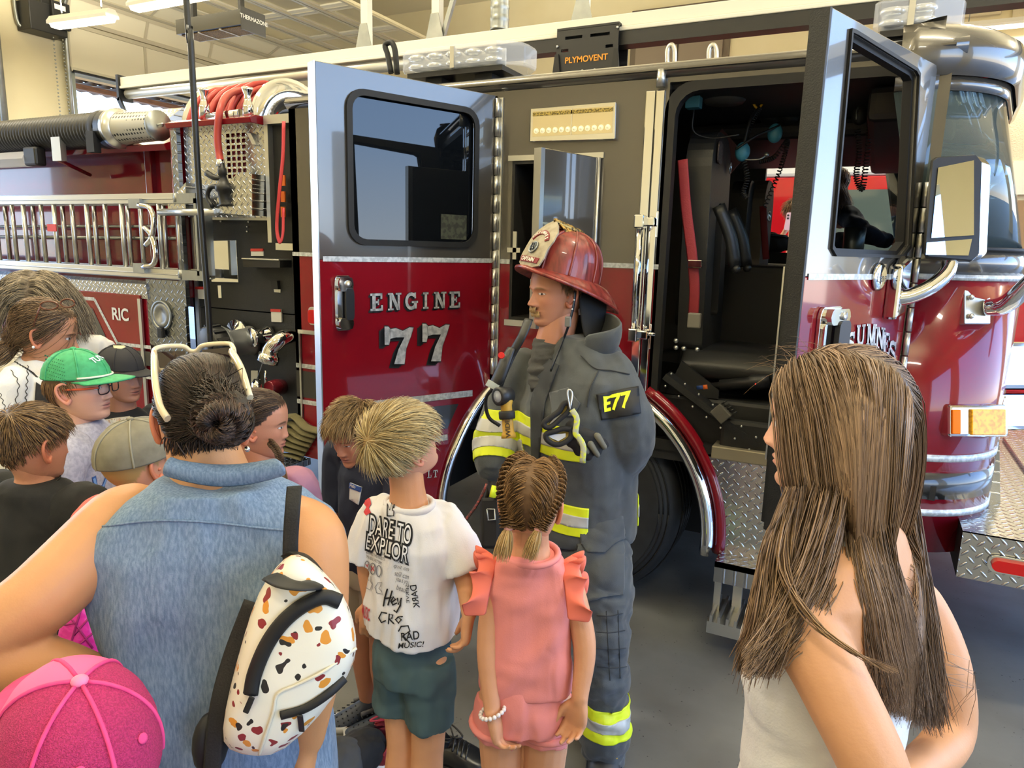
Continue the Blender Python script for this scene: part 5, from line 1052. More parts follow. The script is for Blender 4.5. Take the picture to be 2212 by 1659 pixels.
def hand(mb, w, d, pn, L_=.17, side=1, curl=.35, spread=.08, thumb=.6):
    """w wrist, d towards the fingertips, pn palm normal, side=+1 thumb on d x pn side"""
    w = np.asarray(w, float); d = nrm(d); pn = nrm(np.asarray(pn, float)-d*(np.asarray(pn, float)@d)); s_ = np.cross(d, pn)*side
    rs = [ell(w+d*L_*t+pn*L_*o, s_*L_*a, pn*L_*b, 14, 2.6) for t, a, b, o in ((-.1, .15, .12, 0), (.02, .155, .12, 0), (.2, .21, .115, .01), (.38, .235, .10, 0), (.5, .22, .085, -.01), (.55, .18, .06, -.01))]
    mb.rings(rs)
    for k, (off, ln, r) in enumerate(((.165, .40, .056), (.055, .46, .058), (-.055, .42, .056), (-.155, .33, .048))):
        b0 = w+d*L_*(.47-.03*abs(k-1))+s_*L_*off; a = curl*(1+.12*k); dd = nrm(d+s_*spread*(1.5-k)); pts = [b0]
        for j, seg in enumerate((.45, .31, .24)):
            a_ = a*(j+.6); v = dd*math.cos(a_)+pn*math.sin(a_); pts.append(pts[-1]+v*L_*ln*seg)
        limb(mb, pts, [L_*r*1.05, L_*r, L_*r*.92, L_*r*.75], 10, 10)
    b0 = w+d*L_*.16+s_*L_*.15+pn*L_*.03; v0 = nrm(d*.7+s_*thumb+pn*.35); v1 = nrm(d*.95+s_*thumb*.35+pn*.35)
    limb(mb, [b0-v0*L_*.06, b0+v0*L_*.16, b0+v0*L_*.16+v1*L_*.15, b0+v0*L_*.16+v1*L_*.28], [L_*.085, L_*.075, L_*.062, L_*.048], 10, 10)
    return mb
# ---------------------------------------------------------------- head
_HZ = [.53, .515, .48, .43, .35, .25, .15, .09, .03, -.05, -.12, -.18, -.25, -.32, -.38, -.43, -.46, -.475]
_HF = [.0, .11, .21, .285, .355, .39, .400, .402, .385, .372, .372, .372, .372, .362, .362, .345, .31, .24]
_HB = [-.06, -.17, -.28, -.37, -.43, -.47, -.48, -.478, -.462, -.43, -.39, -.34, -.27, -.2, -.14, -.06, .0, .06]
_HW = [.02, .12, .20, .255, .302, .328, .338, .336, .328, .318, .304, .288, .265, .237, .205, .165, .12, .07]
_HY = [-.03, -.03, -.035, -.04, -.045, -.05, -.05, -.05, -.05, -.04, -.03, -.02, .0, .03, .07, .11, .14, .15]
HAIRLINE = ([0, 25, 45, 60, 72, 84, 96, 108, 125, 150, 180], [.335, .33, .29, .20, .10, .02, .06, .0, -.12, -.19, -.21])
def head(fr, hh, skin, hair=None, hairline=HAIRLINE, nose=1.0, brow=1.0, lips=1.0, jaw=1.0, lip='#a8604f', browc=None, eye='#3a2a20', lid=1.0, gaze=(0, 0), ear=True, ear_out=1.0, pearl=False):
    """returns dict(parts=[(v,f,c)], bvh, unit->world fn)"""
    na, nz = 150, 150
    t = np.linspace(-PI, PI, na, endpoint=False); ph = t-.38*np.sin(t)
    z = np.concatenate([np.linspace(-.475, .515, nz-6), .53-np.array([.011, .008, .005, .003, .0015, 0])]); z = np.sort(z)
    def tab(T): 
        v = np.interp(z, _HZ[::-1], T[::-1]); k = np.exp(-np.linspace(-2, 2, 9)**2); k /= k.sum(); vv = np.convolve(np.pad(v, 4, mode='edge'), k, 'valid'); w = np.clip((.47-np.abs(z-.02))/.06, 0, 1); return vv*w+v*(1-w)
    F_, B_, W_, C_ = tab(_HF), tab(_HB), tab(_HW), tab(_HY)
    low = np.clip((-.15-z)/.3, 0, 1); W_ = W_*(1+(jaw-1)*low)
    Z, A = np.meshgrid(z, ph, indexing='ij'); c, s = np.cos(A), np.sin(A)
    pf = 2.25; cc = np.sign(c)*np.abs(c)**(2/pf); ss = np.sign(s)*np.abs(s)**(2/pf)
    X = W_[:, None]*ss; Y = C_[:, None]+np.where(c > 0, (F_-C_)[:, None]*cc, (C_-B_)[:, None]*cc)
    g = lambda u, m, sd, pw=2: np.exp(-np.abs((u-m)/sd)**pw)
    front = np.clip(c*3, 0, 1); aX = np.abs(X)
    rh = np.interp(Z, [-.20, -.185, -.172, -.155, -.135, -.12, -.08, -.02, .04, .075, .11], [0, .012, .045, .098, .125, .128, .105, .062, .025, .012, 0])
    sx = np.interp(Z, [-.2, -.13, -.06, .05], [.07, .062, .046, .036])
    dy = nose*rh*np.exp(-(X/sx)**2)+.042*nose*g(aX, .062, .026)*g(Z, -.140, .026)
    dy += -.046*g(aX, .135, .075)*g(Z, .028, .05)+.040*g(aX, .138, .052)*g(Z, .022, .034)
    dy += .022*brow*g(aX, .13, .10)*g(Z, .098, .032)+.022*g(aX, .2, .1)*g(Z, -.085, .09)
    dy += lips*(.030*g(X, 0, .085, 3)*g(Z, -.230, .017)+.032*g(X, 0, .07, 3)*g(Z, -.278, .020)-.016*g(X, 0, .095, 4)*g(Z, -.2535, .0075))-.008*g(X, 0, .02)*g(Z, -.2, .02)
    dy += .026*g(X, 0, .10)*g(Z, -.405, .055)-.014*g(X, 0, .11)*g(Z, -.325, .028)
    Y = Y+dy*front
    # colours
    sk = L3(skin); col = np.tile(sk, (nz, na, 1)).astype(float)
    def mixc(mask, cl): nonlocal col; col = col*(1-mask[..., None])+np.array(cl)*mask[..., None]
    rosy = .5*g(aX, .2, .09)*g(Z, -.09, .08)+.45*g(X, 0, .06)*g(Z, -.13, .04); mixc(np.clip(rosy*front, 0, 1)*.5, sk*np.array([1.12, .78, .74]))
    lm = np.clip(g(X, 0, .088, 4)*(g(Z, -.232, .017, 4)+g(Z, -.277, .021, 4)), 0, 1)*front*np.clip((.1-aX)*40, 0, 1); mixc(lm*.8, L3(lip)); mixc(g(X, 0, .085, 6)*g(Z, -.2535, .006)*front*.75, L3(lip)*.25)
    if browc is not None: mixc(np.clip(1.5*g(aX, .135, .075, 4)*g(Z-.105+.6*(aX-.12)**2*4, 0, .015, 4), 0, 1)*front*.8, L3(browc))
    ex, ez = (aX-.135)/.058, (Z-.022)/(.023*lid)
    em = np.clip((1-(ex**2+ez**2))*6, 0, 1)*front; mixc(em, (.62, .58, .55))
    gx, gz = .135*np.sign(X)+gaze[0], .022+gaze[1]; rr = np.sqrt((X-gx)**2+(Z-gz)**2); mixc(np.clip((.0235-rr)*200, 0, 1)*em, L3(eye)); mixc(np.clip((.011-rr)*260, 0, 1)*em, (.004, .004, .004))
    lash = np.clip(1-np.abs((ex**2+ez**2)-1.05)*3.0, 0, 1)*front*(Z > .012)*(np.abs(ex) < 1.25); mixc(lash*.85, (.03, .02, .015))
    mixc(np.clip(g(aX, .038, .016)*g(Z, -.172, .010)*1.3, 0, 1)*front*.8, sk*.25)
    if hair is not None:
        hl = np.interp(np.degrees(np.abs(A)), *hairline)+.015*np.sin(A*37)+.01*np.sin(A*71+1); mixc(np.clip((Z-hl)/.03, 0, 1), L3(hair)*.8)
    U = np.stack([X, Y, Z], -1).reshape(-1, 3)
    wfn = lambda p: fr.o+hh*(np.asarray(p)[..., 0:1]*fr.r+np.asarray(p)[..., 1:2]*fr.f+np.asarray(p)[..., 2:3]*fr.u)
    V = wfn(U); f = []
    idx = np.arange(nz*na).reshape(nz, na); a0 = idx[:-1]; a1 = np.roll(idx, -1, 1)[:-1]; b0 = idx[1:]; b1 = np.roll(idx, -1, 1)[1:]
    f = np.stack([a0, a1, b1, b0], -1).reshape(-1, 4).tolist(); f.append(idx[0][::-1].tolist()); f.append(idx[-1].tolist())
    parts = [(V, f, col.reshape(-1, 3))]
    if ear:
        for sg in (-1, 1):
            m = MB(); e_o = [( .055, -.085), (.02, -.135), (-.03, -.10), (-.075, -.02), (-.09, .06), (-.07, .12), (-.01, .15), (.045, .125), (.065, .07)]
            eo = .305; lean = .40*ear_out
            def ep(y, zz, q=0): return wfn(V3(sg*(eo+(.055-y)*lean+q), -.02+y, -.03+zz))
            m.tube([ep(y, zz) for y, zz in e_o], [hh*k for k in (.024, .034, .022, .02, .02, .02, .022, .02, .016)], 10, res=34, round_ends=True)
            m.rings([[ep(.012+(y-.012)*k, .005+(zz-.005)*k, q) for y, zz in e_o] for k, q in ((.95, -.02), (.93, .0), (.55, -.012), (.2, -.03))])
            m.ball(ep(.04, .0, .004), hh*.022)
            vv = np.array(m.v); cl = np.tile(sk*np.array([1.08, .82, .78]), (len(vv), 1)); parts.append((vv, m.f, cl))
    me_b = BVHTree.FromPolygons([tuple(p) for p in V], f)
    roots = None
    if hair is not None: roots = np.where((Z > hl+.005).reshape(-1))[0]
    return dict(parts=parts, bvh=me_b, w=wfn, V=V, U=U, roots=roots, fr=fr, hh=hh, A=A.reshape(-1))
def strand_mesh(S_, rad, cols, name, parent, tip=.25, sides=3):
    """S_: list of (k,3) polylines (same k) -> one hair mesh of tapered strands"""
    S_ = np.asarray(S_, float); n, k, _ = S_.shape; rad = np.broadcast_to(np.asarray(rad, float), (n,))
    T = np.gradient(S_, axis=1); T /= np.linalg.norm(T, axis=2, keepdims=True)+1e-12
    ref = np.tile(np.array([.31, .53, .79]), (n, k, 1)); a = ref-T*(ref*T).sum(2, keepdims=True); a /= np.linalg.norm(a, axis=2, keepdims=True)+1e-9; b = np.cross(T, a)
    prof = np.interp(np.linspace(0, 1, k), [0, .1, .6, 1], [.7, 1, .9, tip])[None, :, None]
    vs = np.stack([S_+rad[:, None, None]*prof*(a*math.cos(q)+b*math.sin(q)) for q in np.arange(sides)*2*PI/sides], 2)   # n,k,sides,3
    idx = np.arange(n*k*sides).reshape(n, k, sides); q0 = idx[:, :-1]; q1 = np.roll(idx, -1, 2)[:, :-1]; q2 = np.roll(idx, -1, 2)[:, 1:]; q3 = idx[:, 1:]
    f = np.stack([q0, q1, q2, q3], -1).reshape(-1, 4)
    me = bpy.data.meshes.new(name); me.vertices.add(n*k*sides); me.vertices.foreach_set('co', vs.astype(np.float32).ravel())
    me.loops.add(len(f)*4); me.loops.foreach_set('vertex_index', f.astype(np.int32).ravel()); me.polygons.add(len(f)); me.polygons.foreach_set('loop_start', np.arange(0, len(f)*4, 4, dtype=np.int32)); me.update(calc_edges=True)
    me.polygons.foreach_set('use_smooth', [True]*len(f))
    cols = np.asarray(cols, float); cols = np.broadcast_to(cols[:, None, None, :] if cols.ndim == 2 else cols[:, :, None, :], (n, k, sides, 3)).reshape(-1, 3); paint(me, cols)
    return link(name, me, m_hair, parent)
def hair_cols(n, c1, c2, var=.22, rng=None):
    r = rng or RNG; t = r.beta(1.4, 1.6, n)[:, None]; return (L3(c1)*(1-t)+L3(c2)*t)*(1+r.normal(0, var, (n, 1))).clip(.45, 1.6)
def short_hair(H, n, parent, c1, c2, length=.05, whorl=(.03, -.36, .36), comb=(0, 0, 0), grav=.3, lift=.35, rad=.0011, k=7, seed=1, messy=.15, lenfn=None, name='hair', off=.004):
    r = np.random.default_rng(seed); ids = r.choice(H['roots'], n); wc = H['w'](np.array(whorl)); bvh = H['bvh']; fr = H['fr']; comb = fr.r*comb[0]+fr.f*comb[1]+fr.u*comb[2]; hh = H['hh']
    ctr = H['w'](np.array((0., -.05, .05))); out = []
    for i in ids:
        p = H['V'][i]+r.normal(0, .0025, 3); u = H['U'][i]; nn = nrm(p-ctr); t = p-wc; t = t-nn*(t@nn); t = nrm(t)+nrm(t)*0+comb-ZUP*grav; t += r.normal(0, messy, 3); t = nrm(t-nn*(t@nn))
        L_ = length*(lenfn(u) if lenfn else 1)*r.uniform(.75, 1.15); st = L_/(k-1); d = nrm(t+nn*lift*r.uniform(.6, 1.3)); q = [p+nn*.0005]
        for j in range(k-1):
            pn = q[-1]+d*st; hit = bvh.find_nearest(Vector(pn))
            if hit[0] is not None:
                hp = np.array(hit[0]); n2 = nrm(hp-ctr); dist = (pn-hp)@n2; mn = off*min(1, (j+1)/2)
                if dist < mn: pn = pn+n2*(mn-dist)
                d = nrm(d*.8+t*.35-ZUP*grav*.15); t = nrm(t-n2*(t@n2))
            q.append(pn)
        out.append(q)
    return strand_mesh(out, rad*r.uniform(.7, 1.3, n), hair_cols(n, c1, c2, rng=r), name, parent)
# ---------------------------------------------------------------- people, clothes
def person(label, x, y, group=None): return thing('person', label, 'person', (x, y, 0), group)
def body(P_, skin, limbs_mb, H=None, voxel=.005, smooth=3):
    me = remesh(limbs_mb, voxel, smooth); co = get_co(me); sk = L3(skin); n = wave(co, 5, (.12, .03), 6)[:, None]
    cols = sk*(1+.04*n)*np.array([1, 1, 1]); parts = [(co, faces_of(me), cols)]; bpy.data.meshes.remove(me)
    if H: parts += H['parts']
    return link('body', join_meshes(parts, 'body'), m_skin, P_)
def garment(name, P_, mb, m, voxel=.006, smooth=3, wr=.004, wl=(.22, .05), seed=3, stretch=(1, 1, .55), label=None, sharp=True, post=None):
    me = remesh(mb, voxel, smooth, name); co = get_co(me); no = get_no(me)
    if wr:
        w = wave(co, seed, wl, 9, stretch, 1.6)
        if sharp: w = np.sign(w)*np.abs(w)**.8-.5*np.abs(np.abs(w)-.3)
        co = co+no*(w*wr)[:, None]
    if post: co = post(co, no)
    set_co(me, co); return link(name, me, m, P_, label)
def mesh_bvh(o):
    me = o.data; return BVHTree.FromPolygons([tuple(c) for c in get_co(me)], faces_of(me))
def band(name, src, planes, m, parent, off=.004, keep=None, label=None):
    """strip of src's surface between planes [(point, normal)], lifted off the cloth"""
    bm = bmesh.new(); bm.from_mesh(src.data)
    for p, n in planes:
        bmesh.ops.bisect_plane(bm, geom=bm.verts[:]+bm.edges[:]+bm.faces[:], plane_co=Vector(p), plane_no=Vector(n), clear_inner=True)
    if keep: bmesh.ops.delete(bm, geom=[f for f in bm.faces if not keep(np.array(f.calc_center_median()))], context='FACES')
    bm.normal_update(); nn = [v.normal.copy() for v in bm.verts]
    for v, q in zip(bm.verts, nn): v.co += q*off
    me = bpy.data.meshes.new(name); bm.to_mesh(me); bm.free(); me.polygons.foreach_set('use_smooth', [True]*len(me.polygons))
    me.materials.clear(); o = link(name, me, None, parent, label); me.materials.append(m)
    md = o.modifiers.new('thick', 'SOLIDIFY'); md.thickness = .003; md.offset = -1; return o
def decal(name, bvh, vf, place, direction, m, parent, off=.0015, maxlen=.012, label=None):
    """flat lettering (verts, faces) laid on a surface: place(u,v) gives a start point, shot along direction"""
    v, f = vf; bm = bmesh.new(); vv = [bm.verts.new((p[0], p[1], 0)) for p in v]
    for q in f:
        try: bm.faces.new([vv[i] for i in q])
        except ValueError: pass
    bmesh.ops.triangulate(bm, faces=bm.faces[:])
    for _ in range(4):
        es = [e for e in bm.edges if e.calc_length() > maxlen]
        if not es: break
        bmesh.ops.subdivide_edges(bm, edges=es, cuts=1); bmesh.ops.triangulate(bm, faces=[q for q in bm.faces if len(q.verts) > 3])
    dv = Vector(direction).normalized(); bad = []
    for w in bm.verts:
        p = Vector(place(w.co.x, w.co.y)); h = bvh.ray_cast(p, dv)
        if h[0] is None: bad.append(w)
        else: w.co = h[0]-dv*off
    bmesh.ops.delete(bm, geom=bad, context='VERTS')
    me = bpy.data.meshes.new(name); bm.to_mesh(me); bm.free(); return link(name, me, m, parent, label)
def strokes(polys, w=.1):
    v, f = [], []
    for pl in polys:
        ww = w
        if isinstance(pl, tuple) and len(pl) == 2 and not np.isscalar(pl[0]) and np.isscalar(pl[1]): pl, ww = pl
        for q in _stroke(pl, ww): o = len(v); v += q; f.append([o, o+1, o+2, o+3])
        for p in pl:
            o = len(v); v += [(p[0]+ww/2*math.cos(a), p[1]+ww/2*math.sin(a)) for a in np.linspace(0, 2*PI, 8, endpoint=False)]; f.append(list(range(o, o+8)))
    return v, f
def vf_text(txt, size, bold=0, align='CENTER', spacing=1, shear=0): v, f = text_mesh(txt, size, bold, align, spacing, shear); return [(p[0], p[1]) for p in v], f
def leg(mb, hip, knee, ank, r=(.085, .06, .038), calf=1.12):
    mid = (np.asarray(knee)*.62+np.asarray(ank)*.38); limb(mb, [hip, knee, mid, ank], [r[0], r[1], r[1]*calf*.95, r[2]], 16, 22)
def shoe(name, P_, heel, toe, w, h, m_up, m_sole=None, label=None, open_top=True):
    heel = np.asarray(heel, float); toe = np.asarray(toe, float); d = nrm(toe-heel); s_ = np.cross(d, ZUP); L_ = np.linalg.norm(toe-heel)
    mb = MB(); prof = [(0, .55, .55, .0), (.06, .8, .9, 0), (.25, .85, 1.0, 0), (.42, .82, .95, 0), (.6, 1.0, .68, .0), (.8, 1.0, .5, 0), (.94, .7, .42, 0), (1.0, .3, .3, 0)]
    rs = []
    for t, a, b, _ in prof:
        c = heel+d*L_*t; rs.append([c+s_*w*.5*a*x+ZUP*h*b*zz for x, zz in ((-1, .12), (-1.02, .4), (-.8, .75), (-.45, .97), (0, 1.03), (.45, .97), (.8, .75), (1.02, .4), (1, .12))])
    mb.rings(rs); o = mb.build(name, m_up, P_, label, bevel=.0, subdiv=1)
    rs = [[heel+d*L_*t+s_*w*.53*a*x+ZUP*z for x, z in ((-1, 0), (-1.03, .012), (-1.0, .024), (1.0, .024), (1.03, .012), (1, 0))] for t, a, b, _ in [(-.02, .5, 0, 0)]+prof[1:-1]+[(1.01, .42, 0, 0)]]
    MB().rings(rs).build('sole', m_sole or m_black, o)
    return o
def cap(P_, H, m, label=None, peak=.30, peak_yaw=0, mb_mat=None, panels=6, seam=None, button=None, peak_m=None, name='cap', drop=.0, flat_peak=.10, size=1.07):
    """baseball cap in the head's own frame"""
    w = H['w']; rs = []; n = 48; ry = math.radians(peak_yaw)
    rot = lambda x, y: (x*math.cos(ry)-y*math.sin(ry), x*math.sin(ry)+y*math.cos(ry))
    prof = [(.10-drop, 1.0), (.12-drop, 1.01), (.2, 1.0), (.3, .95), (.39, .855), (.47, .70), (.53, .50), (.565, .28), (.578, .08)]
    for z, k in prof:
        ring = []
        for a in np.linspace(0, 2*PI, n, endpoint=False):
            x, y = .345*size*k*math.cos(a), .452*size*k*math.sin(a); ring.append(w(V3(x, y-.04, z)))
        rs.append(ring)
    c = MB().rings(rs, cap0=False).build(name, m, P_, label); md = c.modifiers.new('t', 'SOLIDIFY'); md.thickness = .003
    g = []
    for t in np.linspace(0, 1, 9):
        row = []
        for a in np.radians(np.linspace(-72, 72, 23)):
            rx, ryy = .345*size*math.sin(a), .452*size*math.cos(a); e = t*peak*math.cos(a*.95)**.6 if abs(a) < 1.5 else 0
            x, y = rx*(1+.10*t), ryy+e; x, y = rot(x, y); row.append(w(V3(x, y-.04, .115-drop-flat_peak*t*t*.55-.30*(x*x) if peak_yaw == 0 else .115-drop-flat_peak*t*t*.55-.3*rx*rx)))
        g.append(row)
    pk = MB().rings(g, closed=False).build('peak', peak_m or m, c); md = pk.modifiers.new('t', 'SOLIDIFY'); md.thickness = .004
    MB().ball(w(V3(0, -.04, .585)), (H['hh']*.045, H['hh']*.045, H['hh']*.03)).build('button', button or m, c)
    mb = MB()
    for q in range(panels):
        a = PI/2+PI/panels*2*q; mb.tube([w(V3(.345*size*k*math.cos(a)*1.004, .452*size*k*math.sin(a)*1.004-.04, z+.002)) for z, k in prof], H['hh']*.012, 6, res=18)
    mb.build('seams', seam or m, c)
    return c, pk
# ================================================================ FIREFIGHTER
m_turn = mat('turnout cloth', '#35393c', .8, noise=(14, '#424749', .35, .75), bump=(420, .12), sheen=.2); m_turn2 = mat('turnout panel', '#242628', .8, noise=(14, '#303335', .35, .75))
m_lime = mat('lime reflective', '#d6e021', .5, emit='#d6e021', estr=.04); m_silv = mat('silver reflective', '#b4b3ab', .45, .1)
def tri_band(src, P_, c, n, h, keep=None, off=.004):
    """lime / silver / lime trim: c centre point, n axis of the strip, h total height"""
    n = nrm(n); o = band('reflective_trim', src, [(c-n*h/2, n), (c+n*h/2, -n)], m_lime, P_, off, keep, 'lime and silver reflective trim')
    b = band('silver_strip', src, [(c-n*h*.19, n), (c+n*h*.19, -n)], m_silv, o, off+.002, keep); return o
FF = person('firefighter in dark turnout gear and worn red captain helmet, head turned left', -.87, 2.27)
fr = Fr(-.87, 2.27, 122)
hf = Fr(0, 0, 117).tilt(-3, 0, P(1205, 634, 2.46)); hh = .238
Hd = head(hf, hh, '#b57d60', '#6b5138', browc='#7a5c3c', lip='#9c5a4c', lid=.62, gaze=(-.012, -.006), jaw=1.06, nose=1.0, brow=1.25)
nk = P(1196, 760, 2.50)
b = MB(); limb(b, [hf.o+hf.u*(-.07)-hf.f*.015, P(1203, 715, 2.475), nk], [.062, .064, .075])
body(FF, '#b57d60', b, Hd, .005)
# stubble-free jaw, moustache, short side hair
ml = []
r = np.random.default_rng(3)
for i in range(950):
    x = r.uniform(-.13, .13); z0 = -.194+r.normal(0, .008)-max(0, abs(x)-.03)*.42; p = Hd['w'](np.array((x, .43-.6*x*x*1.5, z0))); hit = Hd['bvh'].find_nearest(Vector(p)); p = np.array(hit[0])
    d = nrm(hf.r*(x*3.2+r.normal(0, .12))-hf.u*(1.0-abs(x)*2)+hf.f*.22); ml.append([p-hf.f*.001, p+d*.007+hf.f*.002, p+d*.012+hf.f*.001-hf.u*.002, p+d*.016-hf.u*.005-hf.f*.002])
strand_mesh(ml, .0012, hair_cols(950, '#8a6a42', '#c6a572', .2, r), 'moustache', FF)
Hd2 = dict(Hd); Hd2['roots'] = np.array([i for i in Hd['roots'] if Hd['U'][i][2] < .16])
short_hair(Hd2, 900, FF, '#5a452f', '#7b6243', .018, comb=(0, -.6, -.3), lift=.08, seed=4, off=.001, k=5)
# coat
ct = MB(); up_ = lambda z: z
torso(ct, fr, [(.80, 0, -.0, .235, .17), (.83, 0, -.0, .24, .175), (.95, 0, 0, .235, .17), (1.10, 0, .01, .235, .175), (1.25, 0, .01, .24, .17), (1.36, 0, -.0, .225, .14), (1.43, 0, -.01, .17, .11), (1.47, 0, -.01, .115, .09), (1.49, 0, -.01, .09, .075)], p=2.5)
LA = [P(1315, 812, 2.36), P(1345, 890, 2.32), P(1355, 955, 2.36), P(1320, 1002, 2.46), P(1280, 1006, 2.54)]
limb(ct, LA, [.092, .092, .090, .082, .073])
RA = [P(1122, 800, 2.60), P(1095, 880, 2.58), P(1072, 945, 2.54), P(1068, 1000, 2.50)]
limb(ct, RA, [.085, .08, .075, .07])
coat = garment('turnout_coat', FF, ct, m_turn, .007, 4, .0075, (.26, .05), 11, (1, 1, .7), 'dark grey turnout coat')
xz = lambda p: p
ch = P(1160, 935, 2.28)
armd = lambda c, A: min(np.linalg.norm(np.cross(c-a, nrm(b_-a))) if 0 <= (c-a)@nrm(b_-a) <= np.linalg.norm(b_-a) else 9 for a, b_ in zip(A[:-1], A[1:]))
KT = lambda c: abs((c-fr.o)@fr.r) < .205
LAo, RAo = [LA[1], LA[2], LA[3], LA[4]], [RA[1], RA[2], RA[3], RA[3]+(RA[3]-RA[2])]
tri_band(coat, FF, fr(0, 0, 1.165), (0, 0, 1), .105, KT)
tri_band(coat, FF, fr(0, 0, .905), (0, 0, 1), .10, KT)
tri_band(coat, FF, (RA[2]+RA[3])/2+(RA[2]-RA[3])*.1, RA[2]-RA[3], .10, lambda c: armd(c, [RA[2]+(RA[2]-RA[3]), RA[3]+(RA[3]-RA[2])]) < .11)
cb = mesh_bvh(coat)
# front flap, yoke seams, pocket flaps (raised cloth laid on the coat)
def patch(pts, m, name, d0, off=.006, parent=FF, bv=None, maxlen=.02, label=None, th=.004):
    ctr = np.mean(pts, 0); o = decal(name, bv or cb, (list(pts), [list(range(len(pts)))]), lambda u, v: P(u, v, d0), _ray(*ctr), m, parent, off, 9, label)
    return o
def spatch(pts, m, name, bv=None, parent=FF, off=.006, label=None, dn=6):
    """outline in picture coordinates, gridded then dropped on the cloth"""
    pts = np.array(pts, float); x0, y0 = pts.min(0); x1, y1 = pts.max(0)
    bm = bmesh.new(); vv = [bm.verts.new((p[0], p[1], 0)) for p in pts]; bm.faces.new(vv)
    for ax, a0, a1 in ((0, x0, x1), (1, y0, y1)):
        for q in np.arange(a0+dn, a1, dn): bmesh.ops.bisect_plane(bm, geom=bm.verts[:]+bm.edges[:]+bm.faces[:], plane_co=(q, q, 0), plane_no=(1, 0, 0) if ax == 0 else (0, 1, 0))
    bad = []; bv = bv or cb
    for w in bm.verts:
        ry = Vector(_ray(w.co.x, w.co.y)); h = bv.ray_cast(Vector(CAM), ry.normalized())
        if h[0] is None: bad.append(w)
        else: w.co = h[0]+h[1]*(off if h[1].dot(ry) < 0 else -off)
    bmesh.ops.delete(bm, geom=bad, context='VERTS'); me = bpy.data.meshes.new(name); bm.to_mesh(me); bm.free()
    me.polygons.foreach_set('use_smooth', [True]*len(me.polygons)); o = link(name, me, m, parent, label); md = o.modifiers.new('thick', 'SOLIDIFY'); md.thickness = .004; md.offset = 0; return o
spatch([(1178, 770), (1210, 790), (1180, 870), (1166, 1000), (1162, 1160), (1148, 1160), (1152, 1000), (1150, 870)], m_turn2, 'storm_flap', off=.007)
spatch([(1190, 850), (1230, 838), (1255, 872), (1240, 900), (1195, 895)], m_turn, 'pocket_flap', off=.008)
pt = spatch([(1288, 852), (1376, 836), (1382, 893), (1298, 908)], m_black, 'name_patch', off=.006, label='black sleeve patch reading E77')
def ppoly(vf, place, name, m, parent, bv, off=.003, maxlen=4, label=None):
    """lettering polygons given in picture coordinates, dropped on the cloth"""
    v, f = vf; bm = bmesh.new(); vv = [bm.verts.new((*place(*p), 0)) for p in v]
    for q in f:
        try: bm.faces.new([vv[i] for i in q])
        except ValueError: pass
    bmesh.ops.triangulate(bm, faces=bm.faces[:])
    for _ in range(4):
        es = [e for e in bm.edges if e.calc_length() > maxlen]
        if not es: break
        bmesh.ops.subdivide_edges(bm, edges=es, cuts=1); bmesh.ops.triangulate(bm, faces=[q for q in bm.faces if len(q.verts) > 3])
    bad = []
    for w in bm.verts:
        ry = Vector(_ray(w.co.x, w.co.y)); h = bv.ray_cast(Vector(CAM), ry.normalized())
        if h[0] is None: bad.append(w)
        else: w.co = h[0]+h[1]*(off if h[1].dot(ry) < 0 else -off)
    bmesh.ops.delete(bm, geom=bad, context='VERTS'); me = bpy.data.meshes.new(name); bm.to_mesh(me); bm.free(); return link(name, me, m, parent, label)
ev, ef = vf_text('E77', 1.0, .03)
ev = np.array(ev); ev = (ev-ev.min(0))/(ev.max(0)-ev.min(0)); q0, q1, q2 = np.array((1304, 891)), np.array((1363, 881)), np.array((1301, 856))
ppoly(([tuple(p) for p in ev], ef), lambda u, v: tuple(q0+(q1-q0)*u+(q2-q0)*v), 'lettering', mat('lime lettering', '#e6ee1e', .5, emit='#e6ee1e', estr=.06), pt, cb, .010, 5, 'lime lettering')
def seam(pts, name='seam', m=None, bv=None, par=FF, w=.0022, off=.004):
    q = []
    for p in catmull([V3(*p, 0) for p in pts], 24):
        ry = Vector(_ray(p[0], p[1])).normalized(); h = (bv or cb).ray_cast(Vector(CAM), ry)
        if h[0] is not None: q.append(np.array(h[0])-np.array(ry)*off)
    if len(q) > 2: return MB().tube(q, w, 6).build(name, m or m_turn2, par)
seam([(1255, 768), (1285, 795), (1320, 800), (1360, 808)]); seam([(1293, 800), (1275, 840), (1268, 880)])
# collar, hood, ear flap
m_hood = mat('charcoal knit', '#3c3c3a', .9, bump=(500, .3)); m_flap = mat('black felt', '#1a1b1d', .9)
hd_ = MB(); limb(hd_, [P(1203, 722, 2.505), P(1197, 748, 2.495), P(1188, 785, 2.48), P(1178, 830, 2.45)], [.064, .074, .078, .06]); garment('hood', FF, hd_, m_hood, .006, 3, .008, (.09, .03), 21, (.6, .6, 2.2), 'charcoal knit hood around the neck')
cl = []
for t in np.linspace(0, 1, 22):
    a = math.radians(35+285*t); rr = .115+.012*math.sin(a*3); base = fr(rr*1.1*math.sin(a), -.015+rr*.85*math.cos(a), 1.44+.02*math.cos(a+PI)); h_ = .085+.02*math.sin(t*PI)
    top_ = base+ZUP*h_+(base-fr(0, 0, 1.44))*(.12); cl.append([base, (base+top_)/2+(base-fr(0, 0, 1.44))*.08, top_])
o = MB().rings([[c[i] for c in cl] for i in range(3)], closed=False).build('collar', m_turn, FF); md = o.modifiers.new('t', 'SOLIDIFY'); md.thickness = .012; md = o.modifiers.new('s', 'SUBSURF'); md.levels = 1; md.render_levels = 1
fl = []
for px0, px1, y in ((1246, 1308, 632), (1250, 1308, 665), (1253, 1304, 695), (1258, 1292, 720), (1262, 1284, 735)): fl.append([P(px0+(px1-px0)*k, y, 2.40+.10*k+.06*(k-.5)**2) for k in np.linspace(0, 1, 7)])
